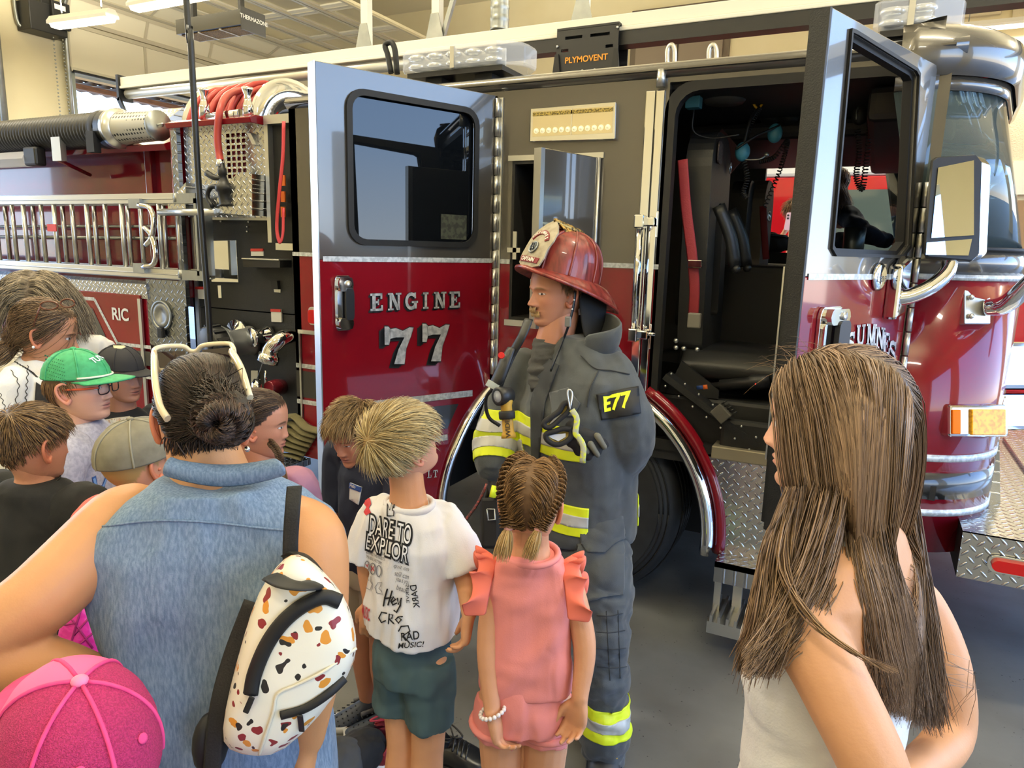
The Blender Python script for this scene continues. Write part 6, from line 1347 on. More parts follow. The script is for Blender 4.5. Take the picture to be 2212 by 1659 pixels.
o = MB().rings(fl, closed=False).build('neck_flap', m_flap, FF, 'black felt neck flap'); md = o.modifiers.new('t', 'SOLIDIFY'); md.thickness = .01; md = o.modifiers.new('s', 'SUBSURF'); md.levels = 1; md.render_levels = 1
MB().tube([P(1243, 628, 2.36), P(1240, 655, 2.36), P(1232, 690, 2.36), P(1224, 715, 2.38), P(1216, 735, 2.40), P(1190, 800, 2.33)], .0085, 8, res=20, flat=.4).build('chin_strap', m_dark, FF)
c = P(1227, 695, 2.355); MB().box(c, (.022, .012, .035)).build('strap_buckle', mat('grey buckle', '#6e6e6c', .4), FF, bevel=.004)
for px, py in ((1240, 648), (1236, 668)): MB().ball(P(px, py, 2.352), .004, 8, 5).build('snap', m_alu, FF)
# helmet in its own tilted frame
h0 = Fr(0, 0, 121).tilt(13, -4, P(1216, 597, 2.45))
hw = lambda x, y, z: h0(x, y, z)
m_helm = mat('worn red helmet', '#83322a', .36, coat=.35, noise=(60, '#571c18', .45, .68, (1, 1, .12)))
HL = []
dome = [(0, 1.0), (.02, .985), (.05, .965), (.08, .91), (.105, .82), (.125, .69), (.14, .52), (.15, .3), (.153, .06)]
n = 64
for z, k in dome:
    ring = []
    for a in np.linspace(0, 2*PI, n, endpoint=False):
        rib = 1+.035*max(0, math.cos(a*4+PI/4*0))**14*(1 if z > .01 else .3)
        ring.append(hw(.108*k*rib*math.sin(a), .132*k*rib*math.cos(a)-.005, z*1.02))
    HL.append(ring)
helm = MB().rings(HL, cap0=False).build('helmet', m_helm, FF, 'worn red leather helmet')
br = []
for t, dz in ((0, .004), (.35, .002), (.75, -.008), (.93, -.014), (1.0, -.012), (1.03, -.018), (.98, -.024), (.9, -.022), (.5, -.012), (0, -.006)):
    ring = []
    for a in np.linspace(0, 2*PI, n, endpoint=False):
        bk = .5-.5*math.cos(a); ext = .048+.075*bk**2.2; rr = lambda q: q
        ring.append(hw((.108+(.040)*t)*math.sin(a), (.132+ext*t)*math.cos(a)-.005, dz-.055*t*t*bk**3+.012*t*(1-bk)**2-.012*t*abs(math.sin(a))))
    br.append(ring)
MB().rings(br, cap0=False, cap1=False).build('brim', m_helm, helm)
mb = MB()
for q in range(8):
    a = 2*PI*q/8+PI/8; mb.tube([hw(.110*k*math.sin(a), .134*k*math.cos(a)-.005, z*1.02) for z, k in dome], .0045, 6, res=20)
mb.build('ridges', m_helm, helm)
# leather shield
m_shield = mat('aged cream leather', '#a79c83', .6, noise=(40, '#83775f', .4, .75)); sp = []
out = [(-.062, .0), (-.07, .03), (-.066, .06), (-.07, .095), (-.06, .13), (-.035, .155), (-.012, .168), (.012, .168), (.035, .155), (.06, .13), (.07, .095), (.066, .06), (.07, .03), (.062, 0), (.03, -.012), (-.03, -.012)]
def sh_fn(u, v, w=0): k = v/.16; return hw(u, .152-.060*k+.018*math.sin(k*PI)*.6-1.9*u*u+w, .008+v*.94)
def shp(pts, m, name, w, par, th=.004):
    pts = np.array(pts); bm = bmesh.new(); vv = [bm.verts.new((p[0], p[1], 0)) for p in pts]; bm.faces.new(vv)
    for q in np.arange(-.07, .071, .012): bmesh.ops.bisect_plane(bm, geom=bm.verts[:]+bm.edges[:]+bm.faces[:], plane_co=(q, 0, 0), plane_no=(1, 0, 0))
    for q in np.arange(0, .17, .02): bmesh.ops.bisect_plane(bm, geom=bm.verts[:]+bm.edges[:]+bm.faces[:], plane_co=(0, q, 0), plane_no=(0, 1, 0))
    for v in bm.verts: v.co = Vector(sh_fn(v.co.x, v.co.y, w))
    me = bpy.data.meshes.new(name); bm.to_mesh(me); bm.free(); o = link(name, me, m, par); md = o.modifiers.new('t', 'SOLIDIFY'); md.thickness = th; md.offset = 0; return o
shp(out, m_shield, 'shield', .0, helm, .006)
m_dkr = mat('dark red leather', '#7a2226', .6); m_let = mat('cream lettering', '#e9e2d2', .6)
arc = [(.056*math.sin(a), .072+.058*math.cos(a)) for a in np.radians(np.linspace(-66, 66, 12))]+[(.040*math.sin(a), .072+.042*math.cos(a)) for a in np.radians(np.linspace(66, -66, 12))]
shp(arc, m_dkr, 'name_panel', .005, helm); shp([(-.052, .006), (.052, .006), (.055, .026), (-.055, .026)], m_dkr, 'rank_panel', .005, helm)
mb = MB()
def arc_text(txt, r0, size, amax, zc, mb):
    for i, chh in enumerate(txt):
        a = math.radians(-amax+2*amax*i/(len(txt)-1)); v, f = text_mesh(chh, size, .0006)
        if v: mb.add([sh_fn(-((r0+y)*math.sin(a)+x*math.cos(a)), zc+(r0+y)*math.cos(a)-x*math.sin(a), .0095) for x, y, _ in v], f, False)
arc_text('COSUMNES', .049, .015, 54, .072, mb)
v, f = text_mesh('CAPTAIN', .019, .0008); mb.add([sh_fn(-x, .016+y, .0095) for x, y, _ in v], f, False)
mb.build('shield_lettering', m_let, helm, fix=False)
ring_ = MB(); cpt = sh_fn(0, .062, .006); ring_.lathe([(.0, 0), (.017, 0), (.0175, .003), (.021, .004), (.022, .002), (.022, 0)], cpt, h0.f+h0.u*.35, 28); ring_.build('badge', m_steel, helm)
mb = MB()
for u0, v0, u1, v1 in ((-.008, -.012, -.008, .012), (.008, -.012, .002, .013), (-.01, 0, .01, 0)): mb.bar(cpt+h0.r*u0+h0.u*v0+h0.f*.006, cpt+h0.r*u1+h0.u*v1+h0.f*.006, .003, .003, h0.f)
mb.build('badge_tools', m_dark, helm)
# brass eagle and crest
mb = MB(); r = np.random.default_rng(8); m_brass = mat('tarnished brass', '#a98a4c', .4, .8, noise=(90, '#2b241b', .45, .6))
mb.tube([hw(0, .088, .178), hw(0, .085, .170), hw(0, .06, .163), hw(0, .02, .160), hw(0, -.03, .156), hw(0, -.075, .135)], [.006, .009, .013, .014, .01, .004], 10, res=24)
for i in range(60):
    t = r.uniform(0, 1); sgn = r.choice((-1, 1)); p = hw(sgn*.006, .075-.10*t, .166-.012*t); q = p+h0.r*sgn*.014-h0.u*.012-h0.f*.008; w_ = q+h0.r*sgn*.010-h0.u*(.018*(1-t*.5))-h0.f*.016; mb.tube([p, q, w_], [.0022, .0026, .001], 5, res=6)
mb.build('eagle_crest', m_brass, helm)
for nm, a0, z0_, z1_, da in (('reflective_patch', -62, .072, .105, 13), ('reflective_patch', -128, .03, .062, 9)):
    g = [[hw(.108*kk*1.01*math.sin(-a), .132*kk*1.01*math.cos(a)-.005, z*1.02) for a in np.radians(np.linspace(a0-da, a0+da, 8))] for z, kk in ((z_, np.interp(z_, [d_[0] for d_ in dome], [d_[1] for d_ in dome])) for z_ in np.linspace(z0_, z1_, 5))]
    g = [[hw(-.109*kk*math.sin(math.radians(-a0_)), 0, 0) for a0_ in ()] or row for row, kk in zip(g, range(9))]
    MB().rings(g, closed=False).build(nm, mat('scuffed dark tape', '#2c2c25', .5, noise=(70, '#7d7a5a', .6, .75)), helm)
# trousers, boots
tr = MB(); hipL = fr(-.10, 0, .86); hipR = fr(.10, 0, .86); kL = P(1300, 1365, 2.38); aL = P(1306, 1612, 2.50)
torso(tr, fr, [(.70, 0, 0, .19, .15), (.80, 0, 0, .20, .155), (.9, 0, 0, .19, .15)])
limb(tr, [hipL, (hipL+kL)/2+fr.r*-.015, kL, (kL+aL)/2, aL+ZUP*.0], [.125, .118, .095, .088, .09])
kR = fr(.13, .05, .46); aR = fr(.15, .04, .10); limb(tr, [hipR, (hipR+kR)/2, kR, aR], [.125, .11, .095, .09])
pants = garment('turnout_trousers', FF, tr, m_turn, .007, 4, .009, (.2, .05), 31, (1, 1, 1.6), 'dark grey turnout trousers')
pb = mesh_bvh(pants)
tri_band(pants, FF, (kL*.32+aL*.68), (kL-aL)+RGT*.08, .115, lambda c: np.linalg.norm((c-kL)-nrm(aL-kL)*((c-kL)@nrm(aL-kL))) < .13, .004)
spatch([(1246, 1128), (1332, 1112), (1345, 1190), (1345, 1285), (1262, 1300)], m_turn, 'cargo_pocket', pb, off=.010)
spatch([(1242, 1112), (1335, 1095), (1342, 1165), (1300, 1195), (1265, 1190)], m_turn, 'pocket_flap', pb, off=.017)
mbq = [((1290, 1330), (1345, 1325)), ((1288, 1365), (1350, 1362)), ((1288, 1400), (1352, 1400)), ((1290, 1440), (1354, 1440)), ((1310, 1320), (1318, 1470)), ((1335, 1318), (1340, 1465))]
for a, c in mbq: seam([a, ((a[0]+c[0])/2, (a[1]+c[1])/2+3), c], 'quilting_seam', m_turn2, pb, w=.0018, off=.0)
bo = PZ(1306, 1640, 0.0); hb = nrm(-FWD*.9-RGT*.15)
m_boot = mat('dusty black leather', '#232427', .5, noise=(12, '#3a3a3a', .45, .8))
bt = shoe('boot', FF, bo-hb*.13, bo+hb*.17, .115, .13, m_boot)
MB().tube([bo-hb*.08+ZUP*.05, bo-hb*.07+ZUP*.16], .06, 16).build('boot_shaft', m_boot, bt)
mb = MB()
for s_ in (-1, 1):
    for k in range(3): c = bo+hb*(.10-.012*k)+np.cross(hb, ZUP)*s_*.028+ZUP*(.088+.004*k); mb.bar(c-np.cross(hb, ZUP)*.016, c+np.cross(hb, ZUP)*.016, .003, .002)
mb.build('toe_stitching', mat('yellow stitching', '#c9a64a', .6), bt)
bo2 = fr(.15, .05, 0); shoe('boot', FF, bo2-fr.f*.12, bo2+fr.f*.17, .115, .13, m_boot)
# gloved hand hanging at his right side
hb_ = MB(); hand(hb_, RA[3]-ZUP*.05, V3(0, 0, -1)+RGT*.05, -RGT, .18, 1, .45); me = remesh(hb_, .004, 2); link('glove', me, mat('dark work glove', '#33302c', .7), FF)
# radio strap over his right shoulder
MB().tube([P(1142, 690, 2.30), P(1128, 725, 2.28), P(1106, 765, 2.30), P(1090, 800, 2.30), P(1075, 840, 2.32)], .017, 8, res=20, flat=.35).build('shoulder_strap', m_dark, FF)
# things clipped on the coat
FL = thing('flashlight', 'yellow right-angle flashlight clipped on the dark coat of the firefighter', 'flashlight', tuple(P(1092, 900, 2.2)))
m_yel = mat('dirty yellow plastic', '#b8902f', .5, noise=(20, '#8d6a22', .45, .8))
ax_ = nrm(P(1097, 935, 2.23)-P(1090, 850, 2.23)); f0 = P(1091, 846, 2.22)
MB().lathe([(0, 0), (.020, .0), (.023, .01), (.023, .03), (.018, .045), (.018, .125), (.022, .132), (.024, .145), (.0, .147)], f0, ax_, 20).build('flashlight_body', m_yel, FL, bevel=0)
hdn = nrm(-RGT*.75-FWD*.66); MB().lathe([(0, -.03), (.026, -.03), (.029, .0), (.029, .02), (.024, .022), (0, .016)], f0+ax_*.012+hdn*.012, hdn, 24).build('lamp_head', m_dark, FL); MB().lathe([(0, 0), (.022, 0), (.022, .004), (0, .008)], f0+ax_*.012+hdn*.028, hdn, 20).build('lens', m_clear, FL)
MB().lathe([(.024, 0), (.026, .005), (.026, .022), (.024, .026)], f0+ax_*.06, ax_, 20).build('clip_band', m_black, FL)
mb = MB(); v, f = text_mesh('WIDEN', .022, .0008); sd = nrm(np.cross(ax_, -fw)); mb.add([f0+ax_*.105+ax_*(-x)+sd*y*.9-fw*.0235 for x, y, _ in v], f, False); mb.build('marker_writing', mat('marker ink', '#3c2f16', .7), FL, fix=False)
RM = thing('radio_microphone', 'black radio microphone with red ring on the shoulder strap of the firefighter', 'radio', tuple(P(1078, 800, 2.28)))
MB().tube([P(1105, 752, 2.26), P(1090, 785, 2.25), P(1078, 815, 2.25), P(1062, 838, 2.26)], [.016, .024, .026, .02], 12, res=16, flat=.6).build('microphone_body', m_dark, RM)
MB().lathe([(.009, 0), (.011, .004), (.009, .008)], P(1083, 768, 2.235), -fw, 16).build('red_ring', m_redlens, RM); MB().box(P(1064, 832, 2.24), (.04, .01, .02), np.stack([nrm(RGT-.0*FWD-.5*ZUP), FWD, nrm(ZUP+.5*RGT)], 1)).build('clear_window', mat('pale window', '#b6b9a8', .3), RM)
MB().tube([P(1070, 835, 2.27), P(1050, 860, 2.3), P(1055, 900, 2.33), P(1080, 920, 2.33)], .006, 6, res=20).build('coil_cord', m_black, RM)
GL = thing('work_gloves', 'pair of black work gloves with yellow lining hanging from a carabiner', 'gloves', tuple(P(1215, 930, 2.15)))
m_glv = mat('black glove cloth', '#141416', .8); m_lin = mat('yellow lining', '#cfbb6a', .8, noise=(50, '#a68d3e', .4, .7))
for pts, cuffc in ((([1222, 880], [1200, 905], [1182, 915]), 0), (([1228, 930], [1200, 945], [1178, 940]), 1)):
    q = [P(*p, 2.14) for p in pts]; a_ = nrm(q[2]-q[0]); 
    ring = [P(px, py, 2.13) for px, py in ([(1232, 870), (1228, 888), (1210, 905), (1190, 922), (1178, 922), (1176, 912), (1192, 900), (1208, 888), (1218, 872)] if cuffc == 0 else [(1234, 928), (1232, 945), (1215, 958), (1198, 960), (1182, 950), (1180, 938), (1198, 932), (1216, 926)])]
    g_ = MB().tube(ring+[ring[0]], .0085, 8, res=40).build('cuff', m_glv, GL); c = np.mean(ring, 0)
    MB().rings([ring, [c+(p-c)*.2+fw*.03 for p in ring]], cap0=False).build('lining', m_lin, g_)
    MB().add([P(x, y, 2.137) for x, y in ([(1187, 915), (1206, 893), (1214, 895), (1206, 912), (1192, 918)] if cuffc == 0 else [(1184, 940), (1222, 936), (1222, 944), (1206, 953), (1190, 946)])], [(0, 1, 2, 3, 4)], False).build('care_label', m_lbl, g_)
gb = MB()
for k, (px, py) in enumerate(((1250, 975), (1270, 985), (1290, 975), (1305, 960), (1280, 950))): limb(gb, [P(1240, 925+6*k, 2.16), P((1240+px)/2, (925+py)/2, 2.15), P(px, py, 2.16)], [.03, .022, .016], 10, 10)
me = remesh(gb, .004, 2); link('glove_fingers', me, m_glv, GL)
for px, py in ((1262, 968), (1285, 975), (1300, 958)): limb_ = MB(); limb_.tube([P(px-10, py-16, 2.135), P(px+6, py+8, 2.14)], [.011, .008], 8, round_ends=True); limb_.build('finger_pad', mat('grey leather pad', '#5c5a4e', .7), GL)
MB().tube([P(1232, 880, 2.12), P(1236, 850, 2.12), P(1229, 842, 2.12), P(1226, 852, 2.12), P(1232, 885, 2.12)], .003, 6, res=24).build('carabiner', m_alu, GL)
MB().tube([P(1235, 885, 2.12), P(1246, 905, 2.115), P(1243, 935, 2.115), P(1250, 945, 2.115), P(1260, 965, 2.112), P(1258, 1000, 2.118)], .009, 8, res=20, flat=.3, upv=tuple(-fw)).build('reflective_strap', mat('grey lime webbing', '#a9ab8c', .6, noise=(90, '#c9cf3a', .5, .56)), GL)
# leather radio belt and strap ends at his right hip
mb = MB().tube([P(1052, 1045, 2.42), P(1030, 1090, 2.42), P(1000, 1130, 2.42)], .008, 6, res=10, flat=.5); mb.build('hip_strap', mat('red trimmed strap', '#3b1d1b', .6, noise=(120, '#8c2d28', .5, .6)), FF)
rp = thing('rope_bag', 'black rope bag with buckle hanging at the hip of the firefighter, by the front tyre', 'bag', tuple(P(1050, 1130, 2.42)))
MB().rings([[P(x, y, d) for x, d in ((1036, 2.46), (1040, 2.38), (1078, 2.36), (1082, 2.46))] for y in (1075, 1120, 1170, 1185)], smooth=False).build('pouch', m_glv, rp, bevel=.01)
MB().tube([P(1052, 1100, 2.36), P(1068, 1100, 2.355), P(1070, 1122, 2.355), P(1054, 1124, 2.36), P(1052, 1100, 2.36)], .003, 6).build('buckle', m_steel, rp)
tb = MB().tube([P(1072, 1050, 2.36), P(1066, 1075, 2.355)], .03, 8, flat=.3); tb.build('lime_tab', m_lime, rp)
# ================================================================ CHILDREN AND ADULTS
def root_of(px, py, d):
    p = P(px, py, d); return p[0], p[1], p[2]
def stand(fr, S, skin, P_, H, hh, armL, armR, handL=None, handR=None, legs=True, voxel=.005, neck=True, lr=(.062, .045, .030), ar=(.036, .029, .021), legspread=.055, hk=.11):
    """skin body: neck, arms (world points), hands (dir, palm normal), legs"""
    b = MB(); ho = H['fr'].o; sh = fr(0, -.015, S*.80)
    if neck: limb(b, [ho-H['fr'].u*hh*.18-H['fr'].f*hh*.06, ho*.4+sh*.6, sh, fr(0, 0, S*.74)], [hh*.225, hh*.22, hh*.27, hh*.28])
    torso(b, fr, [(S*.5, 0, 0, S*.068, S*.052), (S*.62, 0, 0, S*.066, S*.05), (S*.74, 0, 0, S*.072, S*.052), (S*.79, 0, -.01, S*.055, S*.04)])
    for A, Hn, sg in ((armL, handL, -1), (armR, handR, 1)):
        if A is None: continue
        A = [np.asarray(q, float) for q in A]; limb(b, A, np.interp(np.linspace(0, 2, len(A)), [0, 1, 2], ar), 14, 20)
        if Hn: hand(b, A[-1], Hn[0], Hn[1], S*hk, Hn[2] if len(Hn) > 2 else sg, Hn[3] if len(Hn) > 3 else .35)
    if legs:
        for sg in (-1, 1): leg(b, fr(sg*S*.05, 0, S*.48), fr(sg*(legspread), .005, S*.27), fr(sg*legspread, -.015, S*.05), [lr[0], lr[1], lr[2]])
    return body(P_, skin, b, H, voxel)
def tshirt(fr, S, P_, m, armL, armR, hem=.52, w=.125, d=.085, sl=.55, slr=.058, name='t_shirt', label=None, wr=.006, voxel=.006, seed=3, flare=1.06, neckw=.05, stretch=(1, 1, .5)):
    t = MB(); torso(t, fr, [(S*hem, 0, 0, S*w*flare, S*d*flare), (S*(hem+.06), 0, 0, S*w*flare, S*d*flare), (S*.66, 0, 0, S*w, S*d), (S*.745, 0, 0, S*w*1.02, S*d*.95), (S*.79, 0, -.005, S*w*.85, S*d*.75), (S*.815, 0, -.012, S*neckw*1.1, S*neckw), (S*.826, 0, -.012, S*neckw*.85, S*neckw*.8)], p=2.5)
    for A in (armL, armR):
        if A is None: continue
        A = [np.asarray(q, float) for q in A]; e = A[0]+(A[1]-A[0])*sl*1.0 if sl <= 1 else A[1]+(A[2]-A[1])*(sl-1)
        t.tube([A[0]+(fr(0, 0, A[0][2])-A[0])*.35, A[0], e], [slr*1.1, slr*1.15, slr*1.12], 16, res=12)
    return garment(name, P_, t, m, voxel, 3, wr, (.2, .05), seed, stretch, label)
def shorts(fr, S, P_, m, hem=.33, w=.105, d=.08, lr=.066, top=.56, wr=.006, name='shorts', label=None, sp=.052, seed=9):
    t = MB(); torso(t, fr, [(S*.45, 0, 0, S*w, S*d), (S*.5, 0, 0, S*w, S*d), (S*top, 0, 0, S*w*.92, S*d*.9)])
    for sg in (-1, 1): t.tube([fr(sg*S*sp, 0, S*.5), fr(sg*(S*sp+.004), 0, S*.42), fr(sg*(S*sp+.008), 0, S*hem)], [S*lr, S*lr*1.02, S*lr*.98], 18, res=10)
    return garment(name, P_, t, m, .006, 3, wr, (.16, .05), seed, (1, 1, .7), label)
def arms_default(fr, S, sg, out=.0): return [fr(sg*S*.118, 0, S*.775), fr(sg*(S*.15+out), -.01, S*.60), fr(sg*(S*.16+out), .03, S*.455)]
# ---------------------------------------------------------------- blond boy, white printed T-shirt
m_wtee = mat('white cotton', '#e6e3e2', .8, bump=(300, .08)); m_ink = mat('black print', '#121214', .7); m_redp = mat('red print', '#b52a33', .7); m_wprint = mat('white print', '#efedec', .7); m_gprint = mat('grey print', '#77777c', .8)
x, y, z = root_of(893, 900, 1.86); S = 1.345
BB = person('blond boy in a white printed T-shirt and teal shorts, looking up, back to us', x, y); fr = Fr(x, y, -36)
hh = .208; hf = Fr(0, 0, -52).tilt(24, 6, P(872, 962, 1.86))
H = head(hf, hh, '#d79f80', '#b49663', nose=.6, brow=.2, browc='#b08c5c', lip='#b5685c', ear_out=1.15)
AR = [P(962, 1140, 1.92), P(1003, 1240, 1.90), P(1014, 1322, 1.85)]; AL = [P(820, 1120, 1.95), P(795, 1210, 1.99), P(800, 1300, 2.03)]
stand(fr, S, '#d3996f', BB, H, hh, AL, AR, (V3(0, 0, -1), FWD), (nrm(-ZUP-RGT*.12-FWD*.15), nrm(-RGT), 1, .5), ar=(.036, .032, .022), lr=(.055, .046, .03), legspread=.05)
short_hair(H, 3600, BB, '#8f7444', '#e0cb97', .062, whorl=(.02, -.40, .33), comb=(0, 0, 0), grav=.2, lift=.2, rad=.0011, k=7, seed=11, messy=.14, lenfn=lambda u: 1.15 if u[2] > .2 else .62 if u[2] > -.02 else .4)
tee = tshirt(fr, S, BB, m_wtee, AL, AR, hem=.545, w=.092, d=.08, sl=.95, slr=.058, wr=.0095, seed=41, flare=1.08, label='oversized white T-shirt with black and red print'); tb_ = mesh_bvh(tee)
MB().tube([fr(.068*math.sin(a), -.016+.055*math.cos(a), S*.822+.004*math.cos(a)) for a in np.linspace(0, 2*PI, 30)], .008, 8, flat=1.3).build('neckband', m_wtee, BB)
def prt(txt, p0, p1, ph, m, bold=0, name='print', off=.003, shear=0, par=None, bv=None, spacing=1, mx=5, grow=0):
    """word set between two picture points (baseline left/right) with cap height point ph"""
    v, f = vf_text(txt, 1.0, bold, 'LEFT', spacing, shear); v = np.array(v); lo, hi = v.min(0), v.max(0); q = (v-lo)/(hi-lo); p0, p1, ph = map(np.array, (p0, p1, ph))
    return ppoly(([tuple(k) for k in q], f), lambda u, w: tuple(p0+(p1-p0)*u+(ph-p0)*w), name, m, par or tee, bv or tb_, off, mx)
def ink(polys, m, name='print', off=.003, par=None, bv=None, w=4, mx=6): return ppoly(strokes(polys, w), lambda u, v: (u, v), name, m, par or tee, bv or tb_, off, mx)
for p0, p1, ph, txt in (((799, 1152), (886, 1176), (803, 1112), 'DARE TO'), ((792, 1184), (880, 1215), (796, 1150), 'EXPLOR')):
    prt(txt, (p0[0]-4, p0[1]+5), (p1[0]+4, p1[1]+7), (ph[0]-4, ph[1]-5), m_ink, .075, off=.002, spacing=.95); prt(txt, p0, p1, ph, m_wprint, .0, off=.0045, spacing=1.1)
ink([[(838, 1114), (838, 1090), (843, 1102), (847, 1088), (849, 1103), (852, 1092), (852, 1114), (838, 1114)]], m_ink, w=2.5)
ppoly(([(790, 1075), (800, 1078), (803, 1090), (798, 1098), (803, 1108), (792, 1114), (787, 1106), (793, 1096), (787, 1088)], [list(range(9))]), lambda u, v: (u, v), 'print', m_redp, tee, tb_)
for k, t_ in enumerate(('N OVERCOMING THE LIMITS', 'SERVING THE RESULTS', 'THE REAL VICTORY')): prt(t_, (791, 1185+9*k), (838-6*k, 1206+9*k-4), (792, 1179+9*k), m_ink, .0, off=.0025)
for k in range(3): c_ = (794+13*k, 1223+5*k); ink([[(c_[0]+5.5*math.cos(a), c_[1]+12*math.sin(a)) for a in np.linspace(0, 6.283, 16)]], m_gprint, w=2); 
for k in range(2): c_ = (794+13*k, 1223+5*k); ink([[(c_[0]-3, c_[1]-5), (c_[0]+3, c_[1]+5)], [(c_[0]+3, c_[1]-5), (c_[0]-3, c_[1]+5)]], m_redp, w=1.5)
ink([[(793, 1270), (790, 1258), (794, 1252), (796, 1244), (799, 1254), (803, 1245), (803, 1256), (806, 1262), (802, 1274), (793, 1270)], [(815, 1280), (812, 1268), (818, 1258), (826, 1257), (824, 1266), (820, 1270), (826, 1276), (828, 1283), (815, 1280)]], m_gprint, w=1.4)
for k, t_ in enumerate(('Nay you', 'quit on', 'still can', 'you s you', 'beaut')): prt(t_, (849+2*k, 1212+15*k), (884-3*(k == 4), 1221+15*k), (850+2*k, 1201+15*k), m_gprint, 0, shear=.3)
ink([[(838, 1272), (833, 1290), (830, 1308)], [(848, 1276), (843, 1294), (840, 1306)], [(833, 1292), (846, 1290)], [(848, 1300), (856, 1294), (851, 1289), (846, 1298), (850, 1306), (858, 1302)], [(860, 1292), (862, 1304), (868, 1292), (866, 1308), (858, 1322), (853, 1318)]], m_ink, w=3.4)
ink([[(836, 1324), (826, 1322), (820, 1334), (826, 1344), (834, 1340)], [(840, 1346), (842, 1326), (850, 1328), (848, 1335), (842, 1336), (852, 1346)], [(862, 1332), (856, 1338), (862, 1345), (868, 1338), (862, 1332), (870, 1331)]], m_ink, w=3.2)
prt('RAD', (868, 1384), (906, 1379), (867, 1366), m_ink, .01, off=.003); prt('MUSIC!', (860, 1400), (914, 1396), (862, 1388), m_ink, .01); ink([[(862, 1362), (868, 1352), (882, 1351), (886, 1362), (872, 1372), (884, 1386)]], m_ink, w=3)
prt('DARK', (899, 1262), (907, 1312), (886, 1264), m_ink, .01, shear=0); prt('SERVE', (884, 1262), (885, 1302), (877, 1262), m_ink, 0); prt('MUSIC', (783, 1331), (800, 1342), (784, 1304), m_redp, .02)
sho = shorts(fr, S, BB, mat('teal jersey', '#40565b', .75, noise=(10, '#374c52', .35, .7)), hem=.35, lr=.055, w=.076, wr=.007, sp=.04, label='teal jersey shorts')
for sg in (-1, 1): c = fr(sg*.058, .0, 0); shoe('trainer', BB, c-fr.f*.09, c+fr.f*.12, .08, .08, m_dark)
# ---------------------------------------------------------------- girl with two braids, coral outfit
m_coral = mat('coral cotton', '#e88d87', .8, bump=(320, .08)); m_coral2 = mat('bright coral frill', '#f07b66', .75)
x, y, z = root_of(1150, 1000, 1.74); S = 1.262
GG = person('small girl in a coral frilled top and shorts with two braids, back to us', x, y); fr = Fr(x, y, -3)
hh = .212; hf = Fr(0, 0, -10).tilt(-4, 2, P(1148, 1090, 1.74)); H = head(hf, hh, '#dba27f', '#5f452c', nose=.6, ear_out=1.0)
AL = [P(1072, 1240, 1.78), P(1055, 1400, 1.78), P(1064, 1540, 1.77)]; AR = [P(1228, 1240, 1.78), P(1262, 1390, 1.78), P(1252, 1510, 1.77)]
stand(fr, S, '#d49a74', GG, H, hh, AL, AR, (nrm(-ZUP*.95+RGT*.28), nrm(-FWD*.3+RGT*.9), -1, .55), (nrm(-ZUP*.95-RGT*.12), nrm(-RGT*.55-FWD*.7), 1, .45), ar=(.032, .030, .021), lr=(.066, .05, .03), voxel=.004)
top = tshirt(fr, S, GG, m_coral, None, None, hem=.53, w=.088, d=.072, wr=.0075, seed=51, flare=1.07, name='top', label='coral cotton top', neckw=.055)
MB().tube([fr(.072*math.sin(a), -.016+.062*math.cos(a), S*.822-.008*math.cos(a+PI)) for a in np.linspace(0, 2*PI, 30)], .008, 8).build('neckband', m_coral, GG)
for sg, A in ((-1, AL), (1, AR)):
    g = []
    for t in np.linspace(0, 1, 70):
        base = fr(sg*S*(.088-.016*math.sin(PI*t)), S*(-.072+.125*t), S*(.712+.094*math.sin(PI*t)**.7)); ph = t*11*PI; ow = nrm(fr.r*sg+fr.u*.55*math.sin(PI*t)-fr.f*.30*math.cos(PI*t))
        g.append([base-ow*.014, base+ow*.020+fr.u*.008*math.sin(ph)+fr.f*.010*math.cos(ph), base+ow*(.044+.010*math.sin(ph))+fr.u*(.010*math.sin(ph+.4)-.010)+fr.f*.018*math.cos(ph)])
    o = MB().rings(list(map(list, zip(*g))), closed=False).build('frill_sleeve', m_coral2, GG, 'ruffled sleeve'); md = o.modifiers.new('t', 'SOLIDIFY'); md.thickness = .003; md = o.modifiers.new('s', 'SUBSURF'); md.levels = 1; md.render_levels = 1
shorts(fr, S, GG, m_coral, hem=.435, lr=.060, w=.084, wr=.008, top=.56, name='shorts', seed=19, label='coral shorts with rolled cuffs', sp=.042)
for sg in (-1, 1): MB().tube([fr(sg*(S*.042+.008)+S*.060*math.cos(a), S*.060*math.sin(a), S*.437) for a in np.linspace(0, 2*PI, 28)], .010, 8).build('cuff', m_coral, GG)
mb = MB(); wc = AL[2]+ZUP*.005
for a in np.linspace(0, 2*PI, 18, endpoint=False): mb.ball(wc+RGT*.030*math.cos(a)+FWD*.028*math.sin(a)+ZUP*(.012*math.cos(a)), .0058, 8, 6)
mb.build('bead_bracelet', mat('white beads', '#efe6e4', .3), GG, 'white bead bracelet')
for sg in (-1, 1): c = fr(sg*.055, 0, 0); shoe('sandal', GG, c-fr.f*.08, c+fr.f*.11, .07, .05, m_coral)
def surf(H, u, v, off=.0): p = H['w'](np.array(u)); h = H['bvh'].find_nearest(Vector(p)); q = np.array(h[0]); c = H['w'](np.array((0., -.05, .05))); return q+nrm(q-c)*off
